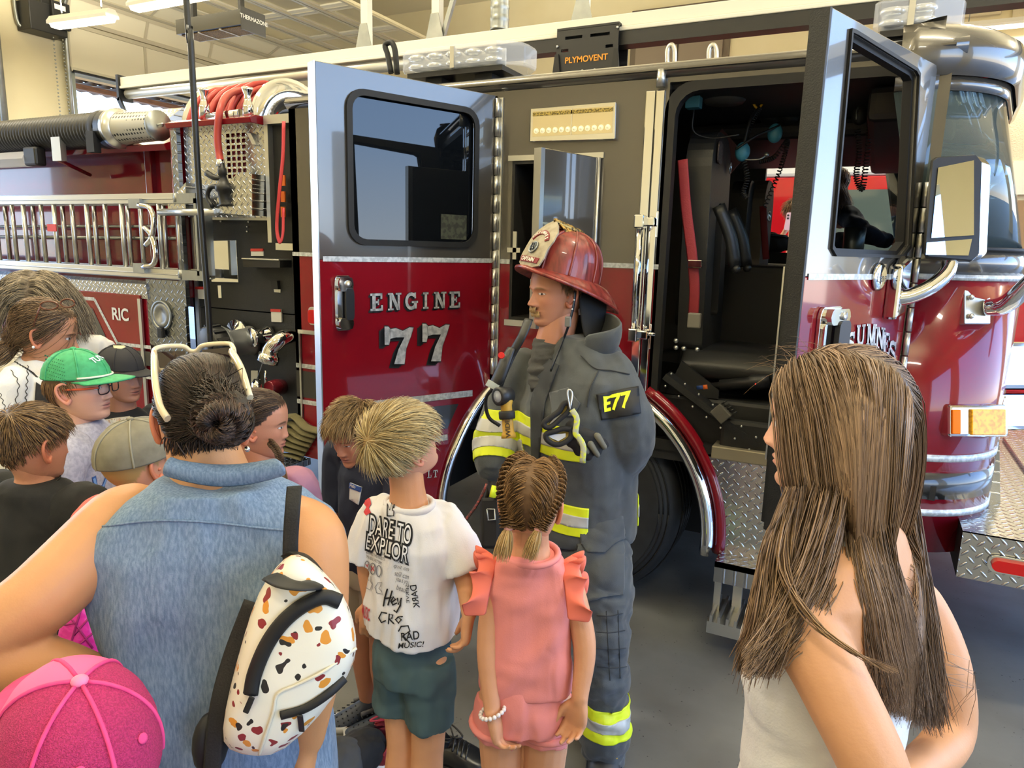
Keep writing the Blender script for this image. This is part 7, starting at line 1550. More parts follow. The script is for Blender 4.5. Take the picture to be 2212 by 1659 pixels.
def braid(name, path, P_, c1, c2, w=.012, turns=9, taper=.8, seed=1):
    """three-strand plait along a path"""
    r = np.random.default_rng(seed); k = 90; pts = np.array(catmull(path, k)); T = np.gradient(pts, axis=0); T /= np.linalg.norm(T, axis=1, keepdims=True); ref = -fw; N_ = ref-T*(T@ref)[:, None]; N_ /= np.linalg.norm(N_, axis=1, keepdims=True); B_ = np.cross(T, N_)
    s = np.linspace(0, 1, k); W = w*(1-(1-taper)*s); S_ = []; cs = []
    for q in range(3):
        th = s*turns*2*PI+q*2*PI/3; c = pts+B_*(W*np.sin(th))[:, None]+N_*(.5*W*np.sin(2*th))[:, None]
        for i in range(46):
            a, rr = r.uniform(0, 6.28), .62*w*math.sqrt(r.uniform(0, 1)); S_.append(c+B_*(rr*math.cos(a))+N_*(rr*math.sin(a))+r.normal(0, .0003, (k, 3))); 
    return strand_mesh(S_, .0011, hair_cols(len(S_), c1, c2, .2, r), name, P_, tip=.7)
c1, c2 = '#4a3420', '#8f6c43'
bl = [surf(H, (-.13, .12, .50), .008), surf(H, (-.20, -.12, .40), .010), surf(H, (-.22, -.32, .22), .012), surf(H, (-.22, -.40, .02), .014), P(1098, 1140, 1.665)]
brr = [surf(H, (.14, .12, .50), .008), surf(H, (.24, -.10, .38), .010), surf(H, (.24, -.28, .2), .012), surf(H, (.20, -.38, .0), .014), P(1164, 1142, 1.655)]
braid('braid', bl, GG, c1, c2, .017, 8, .75, 3); braid('braid', brr, GG, c1, c2, .016, 8, .75, 4)
def sweep_hair(H, n, P_, target, c1, c2, seed=1, rad=.0011, k=9, off=(.003, .010), name='hair', flt=None, var=.2, sag=0):
    """hair combed flat over the scalp towards target(u) (a world point)"""
    r = np.random.default_rng(seed); ids = H['roots'] if flt is None else np.array([i for i in H['roots'] if flt(H['U'][i])]); ids = r.choice(ids, n); ctr = H['w'](np.array((0., -.05, .05))); out = []
    for i in ids:
        p = H['V'][i]; q = np.asarray(target(H['U'][i], r), float); o_ = r.uniform(*off); line = []
        a, b_ = p-ctr, q-ctr; la, lb = np.linalg.norm(a), np.linalg.norm(b_); a, b_ = a/la, b_/lb; om = math.acos(np.clip(a@b_, -1, 1))+1e-6
        for j, t in enumerate(np.linspace(0, 1, k)):
            d = (math.sin((1-t)*om)*a+math.sin(t*om)*b_)/math.sin(om); pt = ctr+d*(la*(1-t)+lb*t); h = H['bvh'].ray_cast(Vector(ctr+d*.5), Vector(-d)); oo = o_*min(1, j/2)
            if h[0] is not None: rr = np.linalg.norm(np.array(h[0])-ctr); pt = ctr+d*max(rr+oo, (np.linalg.norm(pt-ctr) if t > .8 else 0))
            line.append(pt)
        line[-1] = line[-1]*.5+q*.5; out.append(line)
    return strand_mesh(out, rad*r.uniform(.7, 1.2, n), hair_cols(n, c1, c2, var, r), name, P_, tip=.6)
blp, brp = [np.array(catmull(q, 20)) for q in (bl, brr)]
def tgt(u, r): path = blp if u[0] < .01 else brp; p = H['w'](np.array(u)); i = int(np.argmin(np.linalg.norm(path-p, axis=1))); return path[min(19, i+3)]
sweep_hair(H, 2400, GG, tgt, c1, c2, 5, flt=lambda u: abs(u[0]) > .008 or u[2] < .0)
def tail(p0, p1, n, c1, c2, P_, spread, seed, name='hair_tail', rad=.0011, k=8, bend=0.0, r0=.006):
    r = np.random.default_rng(seed); out = []; p0 = np.asarray(p0, float); p1 = np.asarray(p1, float); ax = nrm(p1-p0)
    for i in range(n):
        v = r.normal(0, 1, 3); v -= ax*(v@ax); v /= np.linalg.norm(v); rr = math.sqrt(r.uniform(0, 1)); L_ = r.uniform(.7, 1.05); e = p0+(p1-p0)*L_+v*spread*rr+r.normal(0, spread*.12, 3); m_ = p0+(p1-p0)*L_*.5+v*(spread*.9*rr+r0); b0 = p0+v*r0*rr
        out.append([b0*(1-t)**2+2*m_*t*(1-t)+e*t*t for t in np.linspace(0, 1, k)])
    return strand_mesh(out, rad, hair_cols(n, c1, c2, .2, r), name, P_, tip=.3)
tail(bl[-1], P(1083, 1210, 1.655), 220, '#a07c4a', '#d7b983', GG, .020, 7); tail(brr[-1], P(1140, 1208, 1.645), 200, '#8d6c40', '#cdae78', GG, .017, 8)
for p in (bl[-1], brr[-1]): MB().lathe([(.0085, -.006), (.0115, 0), (.0085, .006)], p, nrm(-ZUP), 16).build('hair_band', mat('pink elastic', '#e0a29c', .6), GG)
# ---------------------------------------------------------------- teenager with long brown hair, right foreground
x, y, z = root_of(1800, 800, 1.06); S = 1.61
TG = person('teenage girl with long brown hair in a white tank top, right foreground, face turned away', x, y); fr = Fr(x, y, 46)
hh = .222; hf = Fr(0, 0, 51).tilt(-4, 0, P(1800, 925, 1.075)); H = head(hf, hh, '#d9a587', '#4f3b2a', nose=.8, brow=.6, browc='#5a4230', lip='#b5736a')
AL = [P(1712, 1300, .99), P(1800, 1475, .93), P(1900, 1700, .90), P(1880, 1850, .95)]; AR = [P(1980, 1310, 1.25), P(2040, 1440, 1.22), P(2050, 1590, 1.20), P(1950, 1690, 1.08)]
b = MB(); ho = hf.o; sh = P(1800, 1190, 1.10)
limb(b, [ho-hf.u*.05, P(1795, 1110, 1.09), sh, P(1815, 1290, 1.09)], [.052, .052, .062, .085]); tf = Fr(*P(1800, 1400, 1.09)[:2], 46)
torso(b, tf, [(1.0, 0, 0, .14, .10), (1.12, 0, 0, .145, .10), (1.22, 0, 0, .155, .10), (1.32, 0, -.0, .165, .085), (1.37, 0, -.01, .12, .06), (1.40, 0, -.01, .06, .05)])
limb(b, [P(1770, 1235, 1.05)]+AL, [.05, .052, .047, .042, .034], 16, 26); limb(b, [P(1915, 1270, 1.21)]+AR, [.045, .046, .042, .038, .03], 16, 26); hand(b, AL[-1], nrm(V3(*(tf.o-AL[-1])[:2], 0)-ZUP*.4), V3(0, 0, -1)+tf.f*.5, .16, 1); hand(b, AR[-1], nrm(V3(*(tf.o-AR[-1])[:2], 0)-ZUP*.4), V3(0, 0, -1)+tf.f*.5, .16, -1)
body(TG, '#cc966c', b, H, .005)
t = MB(); torso(t, tf, [(.86, 0, 0, .155, .12), (.98, 0, 0, .145, .108), (1.10, 0, .0, .150, .110), (1.20, 0, .012, .158, .115), (1.27, 0, .012, .150, .10), (1.30, 0, .0, .13, .085)]); 
garment('tank_top', TG, t, mat('white ribbed jersey', '#dcdad8', .75, bump=(260, .12)), .006, 3, .004, (.2, .06), 61, (.6, .6, 1.8), 'fitted white tank top')
for sg in (-.075, .075): MB().tube([tf(sg, .09, 1.27), tf(sg*1.1, .05, 1.375), tf(sg, -.03, 1.385), tf(sg, -.085, 1.28)], .008, 8, res=20, flat=.4).build('shoulder_strap', MATS['white ribbed jersey'], TG)
tr_ = MB(); torso(tr_, tf, [(.55, 0, 0, .15, .12), (.75, 0, 0, .165, .13), (.88, 0, 0, .15, .115)]); 
for sg in (-1, 1): limb(tr_, [tf(sg*.08, 0, .8), tf(sg*.085, 0, .45), tf(sg*.085, 0, .03)], [.085, .065, .05])
garment('jeans', TG, tr_, mat('blue jeans', '#3c4f6d', .8), .008, 2, .004)
def long_hair(H, P_, n, drop, c1, c2, seed, rad=.0013, k=18, part=(.0, -.05, .52)):
    r = np.random.default_rng(seed); ids = r.choice(H['roots'], n); ctr = H['w'](np.array((0., -.05, .05))); f_ = H['fr']; out = []; cs = []
    for i in ids:
        u = H['U'][i]; p = H['V'][i]; a = math.atan2(u[0], u[1]); side = math.copysign(1, u[0]+r.normal(0, .01)); off = r.uniform(.003, .016)+.010*r.random()
        nn = nrm(p-ctr); d = nrm(f_.r*side*.6-f_.f*.7*np.clip((u[1]+.35)*2, .15, 1)-ZUP*(.25+1.1*max(0, .45-u[2])))
        q = [p]; n1 = 7; st = .035
        for j in range(n1):
            pn = q[-1]+d*st; h = H['bvh'].find_nearest(Vector(pn)); hp = np.array(h[0]); n2 = nrm(hp-ctr); dist = (pn-hp)@n2; o_ = off*min(1, (j+1)/2)
            if dist < o_: pn = pn+n2*(o_-dist)
            d = nrm(d*.5+nrm(d-n2*(d@n2))*.2-ZUP*.45-f_.f*.06); q.append(pn)
        e = q[-1]; v_ = e-CAM; px = W_PX/2+F_PX*(v_@rt)/(v_@fw); t = float(np.clip((px-1690)/295, 0, 1))
        if u[1] > .14 and u[0] < 0: E = P(1600+88*r.random(), 1395+75*r.random(), .945+r.normal(0, .014))
        else: E = P(1728+315*t+r.normal(0, 18), 1425+165*t-r.gamma(1.3, 18)+r.normal(0, 10), .925+.21*t+r.normal(0, .014))
        C = e*.62+E*.38; C[2] = e[2]-.55*(e[2]-E[2]); C = C+r.normal(0, .010, 3)-fw*.035
        for s_ in np.linspace(0, 1, k-n1)[1:]: q.append(e*(1-s_)**2+C*2*s_*(1-s_)+E*s_*s_)
        out.append(q)
    return out
O_ = long_hair(H, TG, 8500, None, 0, 0, 71)
# keep the hair outside shoulders and upper body
bb_ = BVHTree.FromPolygons([tuple(c) for c in get_co(TG.children[0].data)], faces_of(TG.children[0].data)); cen = tf.o
for q in O_:
    for j in range(8, len(q)):
        h = bb_.find_nearest(Vector(q[j]), .08)
        if h[0] is not None:
            hp, hn = np.array(h[0]), np.array(h[1]); ax2 = V3(cen[0], cen[1], hp[2]); ow = nrm(hp-ax2)*.7+V3(0, 0, .1); ds = (q[j]-hp)@nrm(ow)
            if ds < .012: q[j] = q[j]+nrm(ow)*(.012-ds)
strand_mesh(O_, .00092*RNG.uniform(.7, 1.25, len(O_)), hair_cols(len(O_), '#4b3828', '#a0846a', .2, np.random.default_rng(5)), 'hair', TG, tip=.35)
fly = []
r = np.random.default_rng(6)
for i in range(26): p = surf(H, (r.normal(0, .1), .25+r.normal(0, .12), .42), .004); d = nrm(ZUP*.5+hf.f*.8+r.normal(0, .35, 3)); fly.append([p+d*.012*j+ZUP*(-.0009*j*j)+r.normal(0, .0008, 3) for j in range(7)])
strand_mesh(fly, .00035, hair_cols(26, '#4a3624', '#80654a'), 'flyaway_hair', TG)
lock = [[P(px+r.normal(0, 7), py, d+r.normal(0, .004)) for px, py, d in ((1700, 1090, .985), (1690, 1220, .955), (1745, 1330, .91), (1830, 1400, .875), (1925+r.normal(0, 8), 1450+r.normal(0, 5), .86))] for i in range(36)]
strand_mesh([catmull(q, 16) for q in lock], .0009, hair_cols(36, '#4a3424', '#9a7a55', .2, r), 'hair_lock', TG)
fl = []
for i in range(700):
    a = r.uniform(0, 1); q0 = np.array(P(1695+40*a, 1050+40*r.random(), 1.02+.02*r.normal())); q1 = P(1650+70*a+r.normal(0, 4), 1180, .985+.01*r.normal()); q2 = P(1618+92*a+r.normal(0, 5), 1330, .975+.012*r.normal()); e_ = P(1590+105*a*.75+r.normal(0, 8), 1400+60*r.random()+(40 if r.random() < .08 else 0), .985); fl.append(catmull([q0, q1, q2, e_], 14))
strand_mesh(fl, .0011, hair_cols(700, '#4b3828', '#9a7e62', .2, r), 'front_hair', TG, tip=.3)
# ---------------------------------------------------------------- woman with dark bun and denim shirt, left foreground
m_denim = mat('blue chambray', '#768aa2', .85, noise=(260, '#596f88', .35, .65, (1, 1, .25)), bump=(500, .15))
x, y, z = root_of(450, 800, 1.20); S = 1.60
DW = person('woman with a dark hair bun in a sleeveless chambray shirt, left foreground, back to us', x, y); fr = Fr(x, y, 20)
hh = .205; hf = Fr(0, 0, 18).tilt(-12, 4, P(440, 910, 1.205)); H = head(hf, hh, '#c98f6b', '#1d1714', ear_out=1.15)
AL = [P(262, 1130, 1.15), P(90, 1290, 1.06), P(-70, 1410, 1.02), P(110, 1440, 1.06), P(260, 1490, 1.12)]; AR = [P(680, 1165, 1.13), P(690, 1310, 1.13), P(688, 1440, 1.14), P(664, 1600, 1.18)]
b = MB(); limb(b, [hf.o-hf.u*.05-hf.f*.01, P(448, 1000, 1.19), P(455, 1060, 1.19), P(455, 1150, 1.18)], [.058, .060, .075, .09])
tf = Fr(*P(478, 1250, 1.18)[:2], 10)
torso(b, tf, [(.95, 0, 0, .15, .11), (1.15, 0, 0, .15, .10), (1.28, 0, 0, .165, .09), (1.34, 0, 0, .13, .07), (1.38, 0, 0, .07, .06)])
limb(b, [P(330, 1105, 1.18)]+AL, [.045, .060, .055, .045, .042, .034], 16, 30); limb(b, [P(625, 1115, 1.16)]+AR, [.04, .050, .046, .038, .027], 16, 26); hand(b, AR[-1], nrm(-ZUP+RGT*-.1), -RGT, .16, 1)
body(DW, '#c48d5e', b, H, .006)
t = MB(); torso(t, tf, [(.72, 0, 0, .18, .14), (.85, 0, 0, .178, .135), (1.0, 0, 0, .172, .125), (1.12, 0, 0, .180, .12), (1.22, 0, 0, .198, .115), (1.30, 0, -.005, .208, .095), (1.345, 0, -.01, .185, .08), (1.375, 0, -.01, .135, .075), (1.40, 0, -.01, .09, .07)], p=2.6)
shirt = garment('shirt', DW, t, m_denim, .006, 3, .007, (.24, .06), 81, (1, 1, .6), 'sleeveless blue chambray shirt'); sbv = mesh_bvh(shirt)
g = []
for t_ in np.linspace(0, 1, 21):
    px = 352+262*t_; yb = 1022+26*math.sin(t_*PI); yt = 985+14*math.sin(t_*PI)-6*(t_ < .05); g.append([P(px+(px-480)*.05, yb+8, 1.105-.0*t_), P(px, (yb+yt)/2, 1.085), P(480+(px-480)*.86, yt, 1.115)])
o = MB().rings(list(map(list, zip(*g))), closed=False).build('collar', m_denim, DW); md = o.modifiers.new('t', 'SOLIDIFY'); md.thickness = .006; md = o.modifiers.new('s', 'SUBSURF'); md.levels = 1; md.render_levels = 1
seam([(215, 1138), (330, 1125), (450, 1128), (560, 1140), (668, 1150)], 'yoke_seam', m_denim, sbv, DW, .0018, .002); seam([(212, 1090), (192, 1180), (190, 1260)], 'armhole_seam', m_denim, sbv, DW, .003, .002)
tr_ = MB(); torso(tr_, tf, [(.5, 0, 0, .17, .14), (.72, 0, 0, .18, .14), (.8, 0, 0, .165, .125)]); 
for sg in (-1, 1): limb(tr_, [tf(sg*.09, 0, .7), tf(sg*.09, 0, .4), tf(sg*.09, 0, .03)], [.10, .08, .06])
garment('jeans', DW, tr_, mat('light jeans', '#7b93b8', .85, noise=(260, '#5f7aa3', .35, .65)), .009, 2, .005)
bun = P(484, 905, 1.075)
sweep_hair(H, 4200, DW, lambda u, r: bun+V3(r.normal(0, .012), r.normal(0, .008), r.normal(0, .015)), '#120e0c', '#43342b', 9, rad=.0011, k=11, off=(.002, .008), var=.3)
r = np.random.default_rng(4); S_ = []
for q in range(7):
    n_ = 26; a0 = r.uniform(0, 6.28); R0 = .017+.006*q*.55
    for i in range(150):
        rr = .011*math.sqrt(r.random()); an = r.uniform(0, 6.28); tw = r.uniform(3, 5); th = np.linspace(0, 2*PI*.95, n_)+a0; RR = R0+rr*np.cos(an+tw*th); S_.append(bun[None]+RGT[None]*(RR*np.cos(th))[:, None]+ZUP[None]*(RR*.92*np.sin(th))[:, None]+FWD[None]*(-.030+.004*q+rr*np.sin(an+tw*th)+.006*np.sin(th*2+q))[:, None])
strand_mesh(S_, .0011, hair_cols(len(S_), '#15100d', '#554136', .3, r), 'bun', DW, 'x' and .8)
MB().ball(bun+FWD*.012, (.05, .03, .046)).build('bun_core', mat('dark hair', '#1a1411', .6), DW)
short_hair(dict(H, roots=np.array([i for i in H['roots'] if H['U'][i][2] < -.12])), 160, DW, '#1d1714', '#4a3a30', .03, grav=.6, lift=.3, seed=5, messy=.5, name='nape_hair')
MB().ball(P(534, 970, 1.12), .005, 10, 6).build('earring', m_chrome, DW)
# sunglasses pushed up on her head
SG = thing('sunglasses', 'cream framed sunglasses pushed up on the dark hair of the woman with the bun', 'sunglasses', tuple(P(425, 755, 1.24)))
m_cream = mat('cream acetate', '#e3cfa6', .25, coat=.6)
fA = [P(335, 775, 1.175), P(333, 757, 1.195), P(350, 749, 1.215), P(395, 748, 1.225), P(411, 758, 1.230), P(425, 758, 1.230), P(440, 746, 1.225), P(490, 742, 1.210), P(503, 750, 1.195), P(505, 770, 1.180), P(495, 790, 1.185), P(445, 792, 1.220), P(428, 772, 1.230), P(412, 775, 1.230), P(398, 796, 1.220), P(345, 800, 1.190)]
MB().tube(fA+[fA[0]], .0042, 8, res=70).build('frame', m_cream, SG)
for pts in (((338, 760), (400, 758), (398, 790), (345, 795)), ((436, 756), (497, 750), (498, 782), (444, 786))): MB().add([P(*p, 1.212) for p in pts], [(0, 1, 2, 3)], False).build('lens', mat('dark brown lens', '#2a1c1c', .05, spec=.9), SG)
MB().tube([P(333, 765, 1.180), P(335, 820, 1.115), P(345, 875, 1.085), P(362, 905, 1.075)], .0055, 8, res=16, flat=1.5).build('temple', m_cream, SG); MB().tube([P(500, 760, 1.180), P(522, 800, 1.125), P(540, 860, 1.095)], .0055, 8, res=16, flat=1.5).build('temple', m_cream, SG)
# ---------------------------------------------------------------- small backpack on her right shoulder
BK = thing('backpack', 'small cream patterned backpack with black zips hanging from the shoulder of the woman in chambray', 'backpack', tuple(P(620, 1500, 1.0)))
def bag_mat():
    m = mat('cream printed canvas', '#e6e0cd', .55, coat=.15); nt = m.node_tree; N = nt.nodes.new; L = nt.links.new; b = nt.nodes['Principled BSDF']; tc = N('ShaderNodeTexCoord'); prev = None
    for sc, c, th, off in ((30, '#d18a2e', .17, 0), (33, '#7d1f26', .16, 3.1), (36, '#1b1a1c', .15, 7.7)):
        mp = N('ShaderNodeMapping'); mp.inputs['Location'].default_value = (off, off*.7, off*.3); L(tc.outputs['Object'], mp.inputs[0]); nz = N('ShaderNodeTexNoise'); nz.inputs['Scale'].default_value = 30; L(tc.outputs['Object'], nz.inputs['Vector'])
        ad = N('ShaderNodeMix'); ad.data_type = 'RGBA'; ad.blend_type = 'ADD'; ad.inputs['Factor'].default_value = .035; L(mp.outputs[0], ad.inputs['A']); L(nz.outputs['Color'], ad.inputs['B'])
        v = N('ShaderNodeTexVoronoi'); v.inputs['Scale'].default_value = sc; L(ad.outputs['Result'], v.inputs['Vector']); lt = N('ShaderNodeMath'); lt.operation = 'LESS_THAN'; lt.inputs[1].default_value = th*1.35; L(v.outputs['Distance'], lt.inputs[0])
        mx = N('ShaderNodeMix'); mx.data_type = 'RGBA'; L(lt.outputs[0], mx.inputs['Factor']); mx.inputs['B'].default_value = lin(c)
        if prev: L(prev, mx.inputs['A'])
        else: mx.inputs['A'].default_value = lin('#e6e0cd')
        prev = mx.outputs['Result']
    L(prev, b.inputs['Base Color']); return m
m_bag = bag_mat(); dB = .96
ol = [(628, 1198), (600, 1225), (560, 1275), (530, 1370), (500, 1480), (480, 1580), (490, 1618), (560, 1632), (612, 1622), (690, 1545), (757, 1450), (770, 1400), (762, 1340), (740, 1285), (700, 1240), (660, 1205)]
c0 = np.mean(ol, 0)
def bagpt(k, bulge, d): return [P(*(c0+(np.array(p)-c0)*k), d) for p in ol]
bg = MB().rings([bagpt(.92, 0, dB+.13), bagpt(1.02, 0, dB+.11), bagpt(1.03, 0, dB+.03), bagpt(1.0, 0, dB-.005), bagpt(.93, 0, dB-.02), bagpt(.7, 0, dB-.031), bagpt(.3, 0, dB-.035)]).build('bag_body', m_bag, BK, 'cream canvas with small scattered print', subdiv=1); bgv = mesh_bvh(bg)
zs = MB()
def on(bv, px, py, off=.004): ry = Vector(_ray(px, py)).normalized(); h = bv.ray_cast(Vector(CAM), ry); return np.array(h[0])-np.array(ry)*off if h[0] is not None else P(px, py, dB)
for nm, pts, w_ in (('main_zip', [(541, 1500), (550, 1455), (575, 1395), (610, 1345), (655, 1308), (700, 1290), (735, 1300)], .010), ('pocket_zip', [(606, 1546), (660, 1530), (710, 1498), (745, 1465)], .006)):
    MB().tube([on(bgv, *p) for p in pts], w_, 8, res=36, flat=.5, upv=tuple(-fw)).build(nm, m_black, BK)
for p in (((545, 1505), (530, 1540)), ((648, 1545), (652, 1580))): MB().bar(on(bgv, *p[0], .012), on(bgv, *p[1], .012), .008, .003, -fw).build('zip_pull', m_black, BK, bevel=.002)
MB().tube([on(bgv, *p, .002) for p in ((770, 1400), (700, 1450), (640, 1480), (600, 1500), (590, 1540), (570, 1600), (560, 1630))], .0022, 6, res=40).build('pocket_seam', mat('cream piping', '#d2cbb6', .6), BK)
MB().tube([P(585, 1245, dB-.02), P(620, 1262, dB-.055), P(668, 1265, dB-.045), P(690, 1248, dB+.02), P(665, 1210, dB+.05), P(640, 1195, dB+.07), P(622, 1203, dB+.08)], .013, 8, res=30, flat=.22, upv=tuple(-fw*.3+up)).build('top_handle', m_black, BK)
def strap(pts, w, name): MB().tube(pts, w, 8, res=24, flat=.14, upv=tuple(-fw)).build(name, mat('black webbing', '#141518', .75, bump=(300, .2)), BK)
strap([P(636, 1050, 1.045), P(632, 1100, 1.03), P(628, 1160, 1.03), P(627, 1215, 1.03)], .0115, 'shoulder_strap'); strap([P(545, 1300, 1.06), P(500, 1420, 1.05), P(470, 1540, 1.03), P(455, 1700, 1.03)], .013, 'lower_strap'); MB().ball(P(455, 1605, 1.06), (.02, .03, .05)).build('strap_pad', m_black, BK)
# ================================================================ THE OTHER CHILDREN AND WOMEN
def rounded_kid(label, px, py, d, S, bh, hd_pt, hh, hh_h, pitch, skin, hair, tee_m, arms=None, tee_kw={}, head_kw={}, legs_m=None, roll=0, hands=(None, None), tl='T-shirt', legs=True, voxel=.006):
    """child or adult standing under the picture point of the head"""
    x, y, z = root_of(px, py, d); Pn = person(label, x, y); fr = Fr(x, y, bh); hf = Fr(0, 0, hh_h).tilt(pitch, roll, P(*hd_pt)); H = head(hf, hh, skin, hair, **head_kw)
    A = arms or [arms_default(fr, S, -1), arms_default(fr, S, 1)]; stand(fr, S, skin, Pn, H, hh, A[0], A[1], *hands, voxel=voxel, legs=legs)
    kw = dict(hem=.53, w=.09, d=.072, sl=.62, slr=.055, voxel=.007, name='t_shirt', label=tl); kw.update(tee_kw); t = tshirt(fr, S, Pn, tee_m, A[0], A[1], **kw)
    if legs_m: shorts(fr, S, Pn, legs_m, hem=.33, w=.085, lr=.062, sp=.045, top=.56, label='shorts')
    return Pn, fr, H, t, mesh_bvh(t)
m_blkt = mat('black jersey', '#17191d', .85, bump=(300, .08)); m_navy = mat('navy jersey', '#1a2136', .85, bump=(300, .08)); m_lav = mat('pale grey jersey', '#bfbcc4', .85, noise=(90, '#aaa7b2', .4, .6)); m_khaki = mat('khaki cotton', '#a79a86', .85)
# boy in the green cap
GC, fr, H, t, bv = rounded_kid('boy in a bright green cap and glasses, grey printed T-shirt', 165, 760, 2.2, 1.46, -88, (174, 838, 2.22), .212, -92, 2, '#d8a487', '#6d5236', m_lav, arms=[[P(225, 985, 2.38), P(240, 1080, 2.4), P(240, 1170, 2.4)], [P(138, 985, 2.1), P(118, 1085, 2.06), P(150, 1190, 2.04)]], tee_kw=dict(w=.088, d=.072, sl=.95, slr=.062, wr=.008, seed=91), head_kw=dict(nose=.75, brow=.3, browc='#7a5a3c', lip='#b06a62', gaze=(-.01, .0), ear_out=1.3, jaw=1.05), tl='pale grey T-shirt with blue print')
m_green = mat('green cap cloth', '#3f9f6b', .7, noise=(70, '#37925f', .4, .6)); cp, pk = cap(GC, H, m_green, 'bright green cap with white rope', .36, flat_peak=.05, drop=-.07, size=1.08)
w = H['w']; MB().tube([w(V3(.345*1.12*math.sin(a), (.452*1.10)*math.cos(a)-.04, .198)) for a in np.radians(np.linspace(-62, 62, 24))], .0032, 6).build('rope', mat('white rope', '#ece6d0', .7), cp)
cbv = BVHTree.FromPolygons([tuple(c) for c in get_co(cp.data)], faces_of(cp.data)); prt('TUNA', (203, 786), (236, 772), (191, 776), mat('silver white stitching', '#dfe6ee', .5), .03, 'lettering', .003, 0, cp, cbv, .95, 3); prt('R', (236, 773), (244, 770), (230, 764), MATS['silver white stitching'], .03, 'lettering', .003, 0, cp, cbv, 1, 3) if False else None
mb = MB(); 
for i in range(9):
    for j in range(7): p = on(cbv, 98+5.2*i*.9+j*1.0, 768+i*1.5+8*j, .0006); mb.ball(p, .0013, 5, 4)
mb.build('perforations', mat('dark hole', '#1d5236', .8), cp)
m_specs = mat('dark spectacle frame', '#2a2022', .3); m_or = mat('orange temple', '#c4512e', .3)
def specs(P_, H, name='glasses', m=m_specs, m2=None, rx=.105, rz=.075, zc=.01, lens=None):
    w = H['w']; o = None
    for sg in (-1, 1):
        ring = [w(V3(sg*(.14+rx*math.copysign(abs(math.cos(a))**.6, math.cos(a))), .455-.05*abs(math.cos(a)+1)*(1 if sg > 0 else 1)*.3, zc+rz*math.copysign(abs(math.sin(a))**.6, math.sin(a)))) for a in np.linspace(0, 2*PI, 28)]
        b = MB().tube(ring, H['hh']*.009, 6).build(name, m, P_ if o is None else o); o = o or b
        MB().tube([w(V3(sg*.245, .43, zc+.04)), w(V3(sg*.335, .25, zc+.035)), w(V3(sg*.345, -.02, zc+.02)), w(V3(sg*.33, -.08, zc-.03))], H['hh']*.010, 6, res=14, flat=1.6).build('temple', m2 or m, o)
        if lens: MB().add(ring[:-1], [list(range(27))], False).build('lens', lens, o)
    MB().tube([w(V3(-.035, .455, zc+.02)), w(V3(0, .475, zc+.035)), w(V3(.035, .455, zc+.02))], H['hh']*.008, 6, res=8).build('bridge', m, o); return o
specs(GC, H, m2=m_or)
m_blue = mat('blue print', '#35599b', .7); m_bluel = mat('light blue print', '#7fa6d8', .7)
for ch, p0, p1, ph in (('L', (206, 1060), (224, 1050), (200, 1034)), ('A', (220, 1050), (247, 1036), (226, 1012)), ('K', (245, 1040), (262, 1030), (240, 1010))):
    prt(ch, (p0[0]-2, p0[1]+2), (p1[0]+2, p1[1]+2), (ph[0]-2, ph[1]-3), m_blue, .04, off=.002, par=t, bv=bv); prt(ch, p0, p1, ph, m_bluel, 0, off=.0035, par=t, bv=bv)
ink([[(222, 1012), (219, 990)], [(228, 1010), (225, 985)], [(228, 1006), (231, 1000)]], m_blue, par=t, bv=bv, w=1.6)
short_hair(dict(H, roots=np.array([i for i in H['roots'] if H['U'][i][2] < .14])), 700, GC, '#5a4029', '#8c6b47', .028, grav=.8, lift=.12, seed=12, k=5, name='hair')
# woman with glasses pushed up, embroidered kaftan
m_kaf = mat('white embroidered cotton', '#e9e7e2', .85, bump=(200, .1)); x, y, z = root_of(95, 700, 2.45)
WA, fr, H, t, bv = rounded_kid('woman in a white top with black embroidery, glasses pushed up on her hair', 85, 700, 2.6, 1.63, -70, (98, 722, 2.6), .236, -70, -14, '#bb8463', '#4a3829', m_kaf, arms=[[P(135, 830, 2.72), P(140, 950, 2.72), P(140, 1050, 2.7)], [P(20, 840, 2.45), P(-30, 950, 2.4), P(30, 985, 2.28)]], tee_kw=dict(w=.125, d=.10, hem=.46, sl=1.15, slr=.055, wr=.010, label='white kaftan with black embroidery', name='kaftan', neckw=.045), head_kw=dict(browc='#3a2a20', lip='#9c5a50', nose=.9), hands=(None, (nrm(RGT+ZUP*.15), FWD, 1)))
for pts in ([(24, 800), (40, 830), (34, 870), (42, 920), (36, 1000), (44, 1080), (34, 1200)], [(60, 790), (56, 850), (52, 900), (48, 960)], [(0, 850), (14, 900), (8, 960), (20, 1040)], [(30, 780), (62, 800), (80, 815)]):
    q = catmull([V3(*p, 0) for p in pts], 60); ink([[(p[0]+2.2*math.sin(i*1.3), p[1]) for i, p in enumerate(q)]], m_ink, 'embroidery', .002, t, bv, 1.6, 8)
spatch([(78, 826), (96, 838), (128, 870), (128, 893), (74, 892)], m_blkt, 'dark_top', bv, WA, .004)
sweep_hair(H, 1900, WA, lambda u, r: P(28+r.normal(0, 8), 742+r.normal(0, 9), 2.59+r.normal(0, .02)), '#39291d', '#8a6e50', 13, k=10, off=(.003, .010)); tail(P(34, 740, 2.58), P(-30, 785, 2.55), 300, '#4a3625', '#9b7f5e', WA, .035, 14, r0=.02)
MB().ball(P(72, 750, 2.46), .005, 8, 6).build('earring', mat('pearl', '#efece6', .2), WA)
gA = thing('eyeglasses', 'tortoiseshell glasses resting on the brown hair of the woman in embroidered white', 'glasses', tuple(P(120, 655, 2.35)))
